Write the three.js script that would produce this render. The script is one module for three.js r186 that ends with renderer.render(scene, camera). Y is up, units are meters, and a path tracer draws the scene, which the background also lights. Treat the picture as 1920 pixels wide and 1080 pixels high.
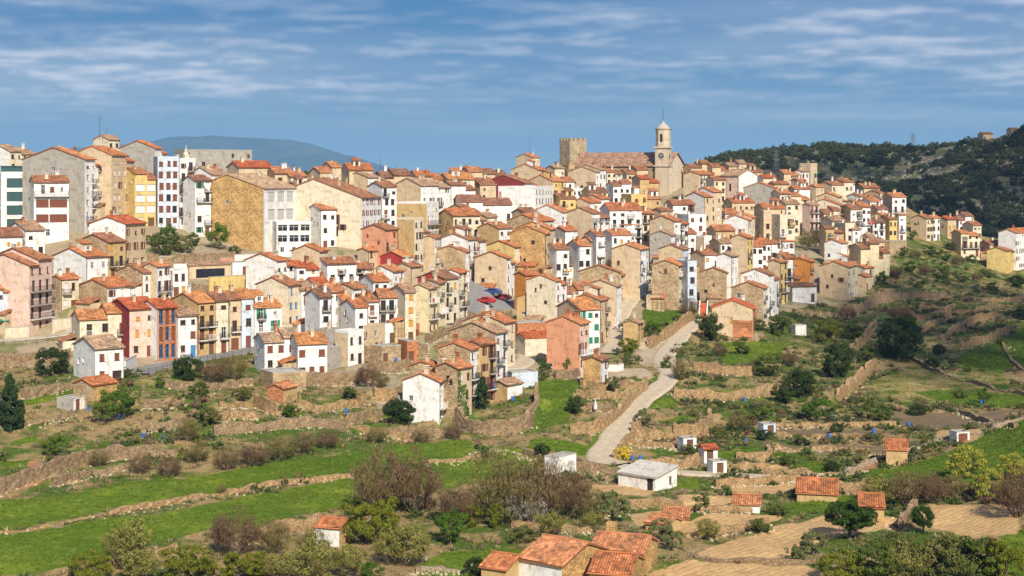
import * as THREE from 'three';
import { MarchingCubes } from 'three/addons/objects/MarchingCubes.js';
import { mergeGeometries } from 'three/addons/utils/BufferGeometryUtils.js';

// ---------- camera, sky, sun, exposure ----------
const scene = new THREE.Scene();
const camera = new THREE.PerspectiveCamera(2 * Math.atan(540 / 2955) * 180 / Math.PI, 1920 / 1080, 1, 30000);
camera.position.set(0, 44, 0);
camera.lookAt(0, 44, -100);
camera.setViewOffset(1920, 1080, 0, 210, 1920, 1080);   // shifted lens: the verticals stay upright
scene.add(camera);
const renderer = new THREE.WebGLRenderer({ antialias: true });
renderer.toneMapping = THREE.LinearToneMapping;
renderer.toneMappingExposure = 1.28;
renderer.shadowMap.enabled = true;
const SUN_AZ = 17 * Math.PI / 180, SUN_EL = 38 * Math.PI / 180;
const sunDir = new THREE.Vector3(Math.sin(SUN_AZ) * Math.cos(SUN_EL), Math.sin(SUN_EL), Math.cos(SUN_AZ) * Math.cos(SUN_EL));
const sun = new THREE.DirectionalLight(new THREE.Color(1.0, 0.93, 0.80), 5);
sun.position.copy(sunDir).multiplyScalar(900).add(new THREE.Vector3(0, 0, -350));
sun.target.position.set(0, 0, -350);
sun.castShadow = true;
Object.assign(sun.shadow.camera, { left: -420, right: 420, top: 420, bottom: -420, near: 10, far: 2200 });
sun.shadow.mapSize.set(4096, 4096);
scene.add(sun, sun.target);

// ---------- small helpers ----------
const clamp=(v,a,b)=>v<a?a:v>b?b:v, smooth=(a,b,v)=>{const t=clamp((v-a)/(b-a),0,1);return t*t*(3-2*t);};
let seed = 7;
const rnd = () => { seed = (seed * 1664525 + 1013904223) >>> 0; return seed / 4294967296; };
const rr = (a, b) => a + (b - a) * rnd();
const pick = a => a[Math.floor(rnd() * a.length)];
function hash2(x, y) { let h = (x * 374761393 + y * 668265263) | 0; h = Math.imul(h ^ (h >>> 13), 1274126177); h ^= h >>> 16; return (h >>> 0) / 4294967296; }
function vnoise(x, y) { const xi = Math.floor(x), yi = Math.floor(y), fx = x - xi, fy = y - yi; const u = fx * fx * (3 - 2 * fx), v = fy * fy * (3 - 2 * fy);
  const a = hash2(xi, yi), b = hash2(xi + 1, yi), c = hash2(xi, yi + 1), d = hash2(xi + 1, yi + 1); return a + (b - a) * u + (c - a) * v + (a - b - c + d) * u * v; }
function fbm(x, y, o = 4) { let s = 0, a = .5, n = 0; for (let i = 0; i < o; i++) { s += a * vnoise(x, y); n += a; a *= .5; x = x * 2.03 + 17.1; y = y * 2.03 + 5.3; } return s / n; }
const used = {};
function numbered(n) { const k = used[n] = (used[n] ?? -1) + 1; return k ? n + '_' + String(k).padStart(3, '0') : n; }
function tag(o, label, category, group, kind) { if (label) o.userData.label = label; if (category) o.userData.category = category; if (group) o.userData.group = group; if (kind) o.userData.kind = kind; return o; }
function shadow(o) { o.traverse(c => { if (c.isMesh) { c.castShadow = true; c.receiveShadow = true; } }); return o; }
function mesh(name, geo, mat, parent) { const m = new THREE.Mesh(geo, mat); m.name = name; m.castShadow = m.receiveShadow = true; if (parent) parent.add(m); return m; }
function thing(name, x, y, z, turn = 0) { const g = new THREE.Group(); g.name = numbered(name); g.position.set(x, y, z); g.rotation.y = turn; scene.add(g); return g; }
function box(w, h, d, x = 0, y = 0, z = 0) { const g = new THREE.BoxGeometry(w, h, d); g.translate(x, y, z); return g; }
function cyl(r0, r1, h, n, x = 0, y = 0, z = 0) { const g = new THREE.CylinderGeometry(r1, r0, h, n); g.translate(x, y + h / 2, z); return g; }
const plain = g => { const q = g.index ? g.toNonIndexed() : g; for (const k of Object.keys(q.attributes)) if (!['position', 'normal', 'uv'].includes(k)) q.deleteAttribute(k); if (!q.attributes.uv) q.setAttribute('uv', new THREE.BufferAttribute(new Float32Array(q.attributes.position.count * 2), 2)); return q; };
const merge = a => mergeGeometries(a.map(plain), false);
// builds a triangle soup from quads; uv in metres
class Soup { constructor() { this.p = []; this.u = []; }
  tri(a, b, c, ua, ub, uc) { this.p.push(...a, ...b, ...c); this.u.push(...ua, ...ub, ...uc); }
  quad(a, b, c, d, ua, ub, uc, ud) { this.tri(a, b, c, ua, ub, uc); this.tri(a, c, d, ua, uc, ud); }
  geo() { const g = new THREE.BufferGeometry(); g.setAttribute('position', new THREE.Float32BufferAttribute(this.p, 3)); g.setAttribute('uv', new THREE.Float32BufferAttribute(this.u, 2)); g.computeVertexNormals(); return g; } }

// ---------- sky: clear spring blue with thin streaked cloud, the same all round ----------
{
  const W = 4096, H = 2048, data = new Float32Array(W * H * 4);
  const zen = [0.010, 0.080, 0.29], mid = [0.050, 0.195, 0.39], hor = [0.36, 0.49, 0.54], cl = [0.84, 0.82, 0.84];
  for (let j = 0; j < H; j++) {
    const el = ((j + .5) / H - .5) * Math.PI, e = Math.max(el, 0) * 180 / Math.PI;
    const t1 = 1 - Math.exp(-e / 3.4), t2 = 1 - Math.exp(-e / 16);
    const base = [0, 1, 2].map(k => { const a = hor[k] + (mid[k] - hor[k]) * t1; return a + (zen[k] - a) * t2; });
    const near = e < 30 && e > .9, r = 1 / Math.sin((e + 1.2) * Math.PI / 180);
    for (let i = 0; i < W; i++) {
      const o = (j * W + i) * 4; let c = base, m = 0;
      if (el > 0 && e > .9) {
        const az = (i / W - .5) * 2 * Math.PI, X = Math.cos(az) * r, Y = Math.sin(az) * r;
        // a cloud sheet seen in perspective
        const wob = fbm(X * .5 + 3, Y * .5, 2) * 1.6, n = fbm(X * 2.0 + wob, Y * 1.7, near ? 5 : 3), n2 = fbm(X * 4.6 + 9, Y * 5.2 + wob, near ? 4 : 2);
        const veil = clamp((fbm(X * .35 + 40, Y * .6 + 11, 3) - .30) * 2.2, 0, 1);
        m = clamp((n * .60 + n2 * .50 - .52) * 4.6, 0, 1) * (.35 + .65 * veil) * smooth(1.4, 3.4, e) * .50 + veil * .18 * smooth(.9, 3, e);
        c = base.map((b, k) => b + (cl[k] - b) * m);
      }
      data[o] = c[0]; data[o + 1] = c[1]; data[o + 2] = c[2]; data[o + 3] = 1;
    }
  }
  const t = new THREE.DataTexture(data, W, H, THREE.RGBAFormat, THREE.FloatType);
  t.mapping = THREE.EquirectangularReflectionMapping; t.magFilter = t.minFilter = THREE.LinearFilter; t.needsUpdate = true;
  scene.background = t; scene.environment = t;
  scene.backgroundIntensity = 1; scene.environmentIntensity = 1;
}
// ---------- surface textures (grain and stain only), uv in metres ----------
function tex(n, fn, srgb = true, size = 1) { const d = new Uint8Array(n * n * 4); for (let j = 0; j < n; j++)for (let i = 0; i < n; i++) { const c = fn(i / n, j / n), o = (j * n + i) * 4; d[o] = clamp(c[0], 0, 1) * 255; d[o + 1] = clamp(c[1], 0, 1) * 255; d[o + 2] = clamp(c[2], 0, 1) * 255; d[o + 3] = 255; }
  const t = new THREE.DataTexture(d, n, n); t.wrapS = t.wrapT = THREE.RepeatWrapping; t.magFilter = THREE.LinearFilter; t.minFilter = THREE.LinearMipmapLinearFilter; t.generateMipmaps = true; if (srgb) t.colorSpace = THREE.SRGBColorSpace; t.repeat.set(1 / size, 1 / size); t.needsUpdate = true; return t; }
// tiling noise: n cells round the edge
function tnoise(u, v, n, s = 0) { const x = u * n, y = v * n, xi = Math.floor(x), yi = Math.floor(y), fx = x - xi, fy = y - yi, a = fx * fx * (3 - 2 * fx), b = fy * fy * (3 - 2 * fy); const h = (i, j) => hash2(((i % n) + n) % n + s * 131, ((j % n) + n) % n + s * 57);
  const p = h(xi, yi), q = h(xi + 1, yi), r = h(xi, yi + 1), t = h(xi + 1, yi + 1); return p + (q - p) * a + (r - p) * b + (p - q - r + t) * a * b; }
const tf = (u, v, n, s) => (tnoise(u, v, n, s) * .5 + tnoise(u, v, n * 2, s + 1) * .28 + tnoise(u, v, n * 4, s + 2) * .22);
function cells(u, v, nx, ny, s) { // squared rubble: distance to joint, id
  const y = v * ny, row = Math.floor(y), off = hash2(row, s) ; let x = u * nx + off, col = Math.floor(x); const fx = x - col, fy = y - row; const wob = .12;
  const e = Math.min(fx, 1 - fx, (fy) * ny / nx * nx / ny, 1 - fy); return [e + (tnoise(u, v, nx * 4, s) - .5) * wob, hash2(((col % nx) + nx) % nx + s * 17, row + s * 3)]; }
const plasterT = tex(512, (u, v) => { const st = tnoise(u, v * .25, 16, 5), a = tf(u, v, 5, 1), b = tf(u, v, 40, 4); const g = .88 + (a - .5) * .12 + (b - .5) * .07 + (tf(u, v * .2, 14, 9) - .5) * .08; const stain = clamp((tf(u, v, 6, 21) - .60) * 2.0, 0, .14); const run = clamp((tnoise(u, v * .5, 60, 71) * .6 + tnoise(u, v * .25, 24, 73) * .5 - .62) * 2.6, 0, 1) * .13, peel = tf(u, v, 9, 77) + (tf(u, v, 50, 79) - .5) * .22 > .69 ? .08 : 0; const d = run + peel; return [g - stain * .40 - d * .8, g - stain * .48 - d, g - stain * .62 - d * 1.25]; }, true, 7);
const plasterB = tex(256, (u, v) => { const g = tf(u, v, 24, 2); return [g, g, g]; }, false, 3);
const stoneT = tex(512, (u, v) => { const [e, id] = cells(u, v, 14, 24, 1); const n = tf(u, v, 30, 3), big = tf(u, v, 4, 12); const j = smooth(.02, .12, e); let g = .66 + id * .18 + (n - .5) * .22 + (big - .5) * .26; g = g * (.82 + .18 * j); return [g * 1.03, g * .98, g * (.84 + id * .12)]; }, true, 5);
const stoneB = tex(512, (u, v) => { const [e, id] = cells(u, v, 14, 24, 1); const g = smooth(.0, .18, e) * (.5 + .5 * id) + (tf(u, v, 30, 3) - .5) * .4; return [g, g, g]; }, false, 5);
const tileT = tex(512, (u, v) => { const nx = 16, ny = 12; const id = hash2(Math.floor(u * nx) + 5, Math.floor(v * ny)), id2 = hash2(Math.floor(u * nx), Math.floor(v * ny) + 77); const big = tf(u, v, 3, 31), n = tf(u, v, 40, 6); let g = .76 + (id - .5) * .22 + (n - .5) * .16 + (big - .5) * .30; const li = clamp((tf(u, v, 7, 41) - .56) * 3.4, 0, .5), pale = id2 > .9 ? .10 : 0; return [g * (1 - li * .35) + pale, g * (1 - li * .15) + pale * 1.1, g * (1 - li * .1) + pale * .9]; }, true, 5.12);
const brickT = tex(256, (u, v) => { const ny = 16, nx = 8, row = Math.floor(v * ny), x = u * nx + (row % 2) * .5, col = Math.floor(x), fx = x - col, fy = v * ny - row; const j = Math.min(smooth(0, .06, Math.min(fx, 1 - fx)), smooth(0, .14, Math.min(fy, 1 - fy))); const g = .6 + hash2(col % nx, row) * .3; return [g * j + (1 - j) * .8, g * j + (1 - j) * .78, g * j + (1 - j) * .74]; }, true, 2.4);
const M = {};
function mat(name, rgb, o = {}) { const m = new THREE.MeshPhysicalMaterial({ color: new THREE.Color().setRGB(...rgb), roughness: .9, metalness: 0, specularIntensity: (o.roughness ?? .9) >= .8 ? .2 : 1, ...o }); m.name = name; return M[name] = m; }
const PL = { map: plasterT, bumpMap: plasterB, bumpScale: .015, roughness: .92 }, ST = { map: stoneT, bumpMap: stoneB, bumpScale: .04, roughness: .95 };
const WALLC = { W: [1.2, 1.17, 1.11], C: [1.05, .92, .68], O: [.80, .55, .26], G: [.58, .53, .46], T: [.92, .71, .46], P: [1.05, .76, .62], SAL: [1.0, .48, .28], Y: [1.0, .74, .30], PY: [1.08, .92, .58], CR: [.62, .08, .07], MR: [.36, .07, .07], B: [.86, .95, 1.06], OR: [.86, .36, .08] };
for (const k in WALLC) mat('w' + k, WALLC[k].map(v => v * .86), PL);
mat('wS', [.86, .69, .48], ST); mat('wL', [.98, .68, .33], ST); mat('wBR', [.80, .33, .16], { map: brickT }); mat('wK', [.78, .66, .50], ST);
mat('tile0', [.74, .27, .115], { map: tileT }); mat('tile1', [.62, .26, .13], { map: tileT }); mat('tile2', [.80, .33, .155], { map: tileT }); mat('tile3', [.54, .24, .13], { map: tileT });
mat('tile4', [.46, .22, .13], { map: tileT }); mat('tile5', [.86, .36, .14], { map: tileT }); mat('tile6', [.64, .38, .23], { map: tileT });
mat('tileR', [.72, .19, .08], { map: tileT }); mat('tileT', [.72, .46, .28], { map: tileT }); mat('tileB', [.52, .24, .15], { map: tileT });
mat('flat', [.60, .56, .50], PL); mat('terrace', [.55, .30, .20], PL);
mat('glass', [.02, .024, .03], { roughness: .12 }); mat('glass2', [.035, .03, .026], { roughness: .25 }); mat('glassG', [.05, .10, .10], { roughness: .08 });
mat('frameW', [.75, .73, .70]); mat('frameB', [.16, .085, .05]); mat('frameD', [.07, .05, .04]);
mat('shB', [.20, .075, .045]); mat('shW', [.70, .66, .66]); mat('shO', [.55, .30, .06]); mat('shG', [.03, .22, .12]); mat('shBl', [.08, .22, .42]); mat('shD', [.06, .04, .035]);
mat('redcloth', [.45, .05, .06]); mat('iron', [.04, .04, .045], { roughness: .6 }); mat('slab', [.62, .55, .46], PL); mat('concrete', [.45, .42, .38], PL); mat('white', [.82, .80, .77]); mat('metal', [.45, .50, .55], { roughness: .5, metalness: .3 });
const TILES = ['tile0', 'tile0', 'tile1', 'tile2', 'tile2', 'tile3', 'tile3', 'tile4', 'tile1', 'tile5', 'tile6', 'tile6'];
const SURVEY=[[-56.8,-0.4,-175],[-28.1,0.1,-173],[0,0.9,-170],[27.6,0.9,-170],[53.6,2.1,-165],[-61.7,0.9,-190],[-51.4,2,-200],[-38.8,2.9,-225],[-17.1,3,-240],[-4.9,2.5,-243],[-68.2,3.5,-210],[-49.6,2.7,-222],[-59.4,10.7,-266],[-69.4,10.3,-268],[-67.3,9.9,-280],[-63.6,9.8,-285],[-50.8,10.8,-300],[-91.1,13.8,-296],[-77.1,8.4,-245],[-69.3,6.2,-238],[-37.9,8.9,-280],[-33.3,5.7,-246],[-75,22.8,-326],[-64.4,23.9,-340],[-91.3,30.8,-355],[-105.1,27.7,-345],[-88.8,22.7,-328],[-102.9,39.3,-400],[-125.9,39.9,-400],[-77.2,30.5,-362],[-80,41.1,-430],[-53.9,26.7,-366],[-45.7,27.9,-375],[-55.5,37.1,-410],[-48.7,41.7,-450],[-35.6,27.5,-376],[-26.1,25.7,-386],[-41.8,42.1,-475],[-18.7,28.2,-425],[-19.4,40.5,-520],[-51.4,18.3,-330],[-34.6,13.5,-320],[-24,14.6,-322],[-4.9,14.2,-360],[-11.8,14.4,-350],[-30.8,21.5,-350],[-17.6,22.6,-372],[-15.1,4.5,-262],[-24.8,8.7,-282],[-9.6,8.3,-285],[-1,10.4,-310],[-2.5,16,-376],[5.5,23.4,-405],[-3,28.8,-440],[7.3,40.4,-540],[25.9,23.9,-425],[16.6,32.1,-490],[32.2,32.2,-500],[13.4,7.9,-305],[29,7.7,-290],[13.8,1.8,-240],[19.2,1.4,-227],[3.6,6.3,-265],[3.3,3.1,-242],[49,9,-345],[23,10.4,-345],[27.6,15.2,-370],[33.4,17.3,-395],[42.4,16,-380],[40.7,22.2,-430],[30.5,20.4,-410],[54,36.8,-560],[28.4,42,-600],[73.9,38.7,-560],[62,24.9,-470],[89.5,31.2,-540],[74.6,21.2,-450],[107.6,29.7,-530],[119.7,22.9,-520],[138.3,26.6,-560],[145.3,33.2,-580],[60.7,11.7,-390],[76.8,12,-420],[95.3,12,-440],[109.6,12.8,-450],[157.7,23.6,-590],[173.7,22,-590],[168.1,12.9,-540],[100.2,7.5,-400],[128.8,7,-405],[99.4,3.8,-330],[73.6,4.6,-315],[55.7,5.8,-305],[52.3,2.3,-262],[85.3,3.2,-268],[31.3,4.4,-272],[35.7,1.8,-240],[68.7,3.9,-228],[74.8,8.5,-228],[51.8,1.9,-222],[59,1.6,-196],[29.2,0.9,-196],[185.2,14.8,-720],[229,17.2,-720],[186.3,44,-860],[109.3,52.6,-850],[151.9,57.4,-880],[179.7,61.7,-900],[225.4,58.3,-900],[253,60.6,-890],[273.6,67.9,-860],[237.9,41.3,-790],[208.5,33.4,-780],[286.5,69.3,-830],[83.4,38.3,-850],[56.6,34.5,-880],[96.5,31.1,-950],[140,44,-940],[195.7,47.3,-980],[250.4,44,-1000],[311.7,54,-980],[25.9,29.6,-850],[127.9,39.3,-700],[95,41.6,-720],[-144,41.2,-560],[-54.5,39.8,-620],[9.5,39.3,-700],[-151.6,24,-800],[-16.2,24,-800],[-259.9,24,-800],[0,2,-100],[-15.6,2,-100],[18.3,2,-100],[0,28.1,-30]];
const FARH=10;
const ROADS=[["road","dirt",3.4,[[43.6,-358],[38.9,-348],[34,-332.5],[30.6,-316.5],[29.5,-300],[29.1,-289],[26.5,-281.5],[21.9,-270],[17.8,-256],[15,-245.5],[13.3,-239.5],[13.7,-235],[16.1,-232]]],["garden_path","dirt",2.4,[[16.1,-232],[19.8,-229.5],[25.4,-227],[34.9,-224.5],[43.1,-219.5],[50.4,-216]]],["lane","dirt",3,[[42.9,-420],[33.8,-396.5],[28.6,-372.5],[25.3,-360],[23.1,-345],[21.2,-329],[19.1,-316.5]]],["street","asphalt",4.6,[[-64.3,-268.5],[-64.2,-281],[-61.3,-287.5],[-57.4,-292.5],[-53.3,-297],[-48.5,-302.5],[-44.7,-307.5]]],["path","pale",2.4,[[-96.8,-292],[-90,-295.5],[-83.9,-299.5],[-85.1,-306.5]]],["street","asphalt",5,[[-9.9,-386.5],[-9,-368],[-9.7,-358],[-11.3,-341.5],[-13.7,-325]]],["lane","dirt",3,[[4.4,-322],[0.2,-291],[-2.9,-290.5]]]];
const AREAS=[
["rough",[[51.9,-341],[71.2,-389.5],[108.3,-444.5],[134.8,-545.5],[174.2,-578.5],[174.4,-528.5],[119.4,-362],[91,-328],[64.4,-276],[46.1,-272.5],[36.3,-290]]],
["town",[[-100.3,-290.5],[-77.5,-276],[-66.8,-280],[-48.5,-298.5],[-32.1,-279],[-17.3,-256],[-9.7,-260.5],[-5.8,-285.5],[4.9,-287.5],[12.6,-285.5],[24.8,-333.5],[33.8,-370],[47.1,-376],[53.2,-341.5],[69.9,-397],[96.4,-431.5],[127.3,-515.5],[143.6,-573.5],[179.4,-855],[65.9,-573],[8.1,-602],[-42.5,-482.5],[-82.4,-435],[-145.7,-422]]],
["town",[[139.4,-556.5],[151.6,-560],[219,-727],[220.8,-741.5],[148.1,-576]]],
["grass",[[-68,-201],[-64.1,-189.5],[-50.9,-198],[-39.6,-209],[-26.8,-220],[-12.5,-230],[-5.5,-237],[-6.2,-246],[-14.8,-243],[-26.6,-231],[-38.6,-223.5],[-51.3,-213.5],[-59.8,-205.5]]],
["grass",[[-63.3,-187],[-58.9,-174],[-53.6,-176],[-46.7,-181.5],[-36.4,-192],[-28.8,-193.5],[-22,-203],[-18.4,-209],[-8,-214.5],[0,-223.5],[2.3,-231],[-4.8,-235.5],[-19.7,-223.5],[-34.7,-209],[-47.2,-196.5],[-63.6,-188]]],
["grass",[[3.7,-277],[9.7,-285.5],[12.9,-289],[10.3,-270.5],[8.6,-255],[3.4,-251],[1.5,-252],[4.6,-263]]],
["grass",[[3.3,-245.5],[11.6,-244.5],[13.7,-253.5],[15.6,-256.5],[12,-239],[8,-236],[1.6,-237]]],
["grass",[[-4.9,-242.5],[0,-240.5],[3.2,-236],[2,-231],[-2.4,-233.5]]],
["grass",[[-11.2,-174.5],[-8.5,-179.5],[-1.8,-182],[1.8,-179],[-0.6,-173.5],[-2.3,-169.5],[-10.4,-170.5]]],
["grassdeep",[[48.3,-223],[78.3,-241],[73.7,-211.5],[67.1,-206.5],[54.5,-217.5]]],
["grass",[[33.4,-205.5],[43.9,-212.5],[50,-211],[52.1,-208],[43.3,-203],[32.8,-202]]],
["grass",[[95.9,-341.5],[119,-378],[133.4,-406.5],[111.1,-338.5],[100.3,-322],[93.5,-329]]],
["dry",[[70.5,-306.5],[81.3,-324.5],[100.3,-322],[96.8,-295],[81,-285],[67.7,-290]]],
["grassdeep",[[74,-295.5],[85.6,-301],[95.7,-291.5],[91.3,-278],[80.6,-283.5]]],
["grass",[[44,-338],[60.7,-345],[52.2,-315],[40.6,-308]]],
["grass",[[-76.7,-249],[-71.2,-256.5],[-69.9,-252],[-75.6,-245.5]]],
["grass",[[-72.5,-218.5],[-67.3,-221],[-66.1,-217],[-70.6,-213]]],
["grass",[[-42,-258.5],[-35.9,-265],[-34.4,-257],[-40.8,-251]]],
["grass",[[-73.2,-230],[-70.1,-234],[-69.2,-231],[-72.4,-227.5]]],
["grass",[[30,-362],[38.3,-359],[35.5,-350],[29.1,-351]]],
["grass",[[44.2,-284],[53.1,-290.5],[52.3,-286],[43.6,-280]]],
["grass",[[19.9,-267],[28,-275.5],[28.4,-271],[20.4,-262.5]]],
["grass",[[23.8,-261],[29.5,-264.5],[29.5,-260.5],[24,-257.5]]],
["grass",[[30.1,-240.5],[44.3,-242.5],[43.4,-237.5],[29.7,-234]]],
["grass",[[22.7,-222],[26.5,-224],[25.7,-216],[22.1,-216]]],
["grass",[[34.5,-170],[43.6,-174],[45.5,-168]]],
["grass",[[58.2,-187],[64.8,-191.5],[55,-162.5],[51.4,-165]]],
["grass",[[42.5,-232.5],[46.3,-234],[45.9,-226],[39.7,-225.5]]],
["soil",[[54.3,-204.5],[63.8,-198],[59.5,-186],[55.3,-183.5],[50.8,-192.5],[52,-201.5]]],
["soil",[[17.2,-175.5],[32.9,-194.5],[41,-202],[49.8,-201.5],[47.4,-194.5],[38.1,-187.5],[31.6,-179.5],[23.5,-178]]],
["soil",[[13.5,-169.5],[19,-175],[30.9,-175.5],[35,-171],[34.3,-169]]],
["soil",[[15,-201],[21.6,-206],[23.6,-203.5],[21,-194],[15.1,-193.5]]],
["soil",[[22.2,-212],[32.8,-210.5],[30.4,-204],[22.4,-206.5]]],
["soil",[[29.8,-220.5],[40.2,-220],[36.8,-213.5],[29.6,-213.5]]],
["soil",[[37.1,-233],[41.9,-233.5],[38.9,-225.5],[35.3,-227]]],
["soil",[[68.1,-252],[72.4,-240],[69.1,-234],[65.1,-243.5]]],
["soil",[[20.2,-193],[25.1,-200.5],[34.7,-201],[31.6,-194.5],[20.9,-187]]],
["soil",[[11.2,-220],[20.1,-220],[18.6,-211],[10,-210.5]]],
["darksoil",[[64.9,-274],[88.9,-276.5],[75.7,-240.5],[64.7,-262]]],
["darksoil",[[42.4,-261],[62.6,-257],[61,-250.5],[41.4,-255]]],
["darksoil",[[39.8,-250],[59.2,-243],[57.4,-239],[38.7,-243.5]]],
["red",[[47.7,-224.5],[58.1,-238.5],[59.1,-235.5],[50,-224]]],
["red",[[-67.7,-220],[-65.9,-220],[-63.3,-210.5],[-65.9,-209.5]]],
["pale",[[10,-294.5],[24.1,-297],[25.8,-287.5],[18,-280],[12.4,-281]]],
["pale",[[26,-333.5],[40.9,-355.5],[28.2,-298],[24.3,-306]]],
["asphalt",[[-9.2,-368.5],[-6.9,-371],[0.8,-373],[0.4,-362],[-6.6,-352.5],[-11.5,-332.5],[-12.9,-333.5],[-10.1,-356]]],
["asphalt",[[-22.3,-268.5],[-19.1,-276],[-18.3,-270.5],[-20.3,-267]]],
["hill",[[72.2,-577],[139.8,-543.5],[229.5,-699],[294.9,-846],[112.7,-900]]]];
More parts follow.
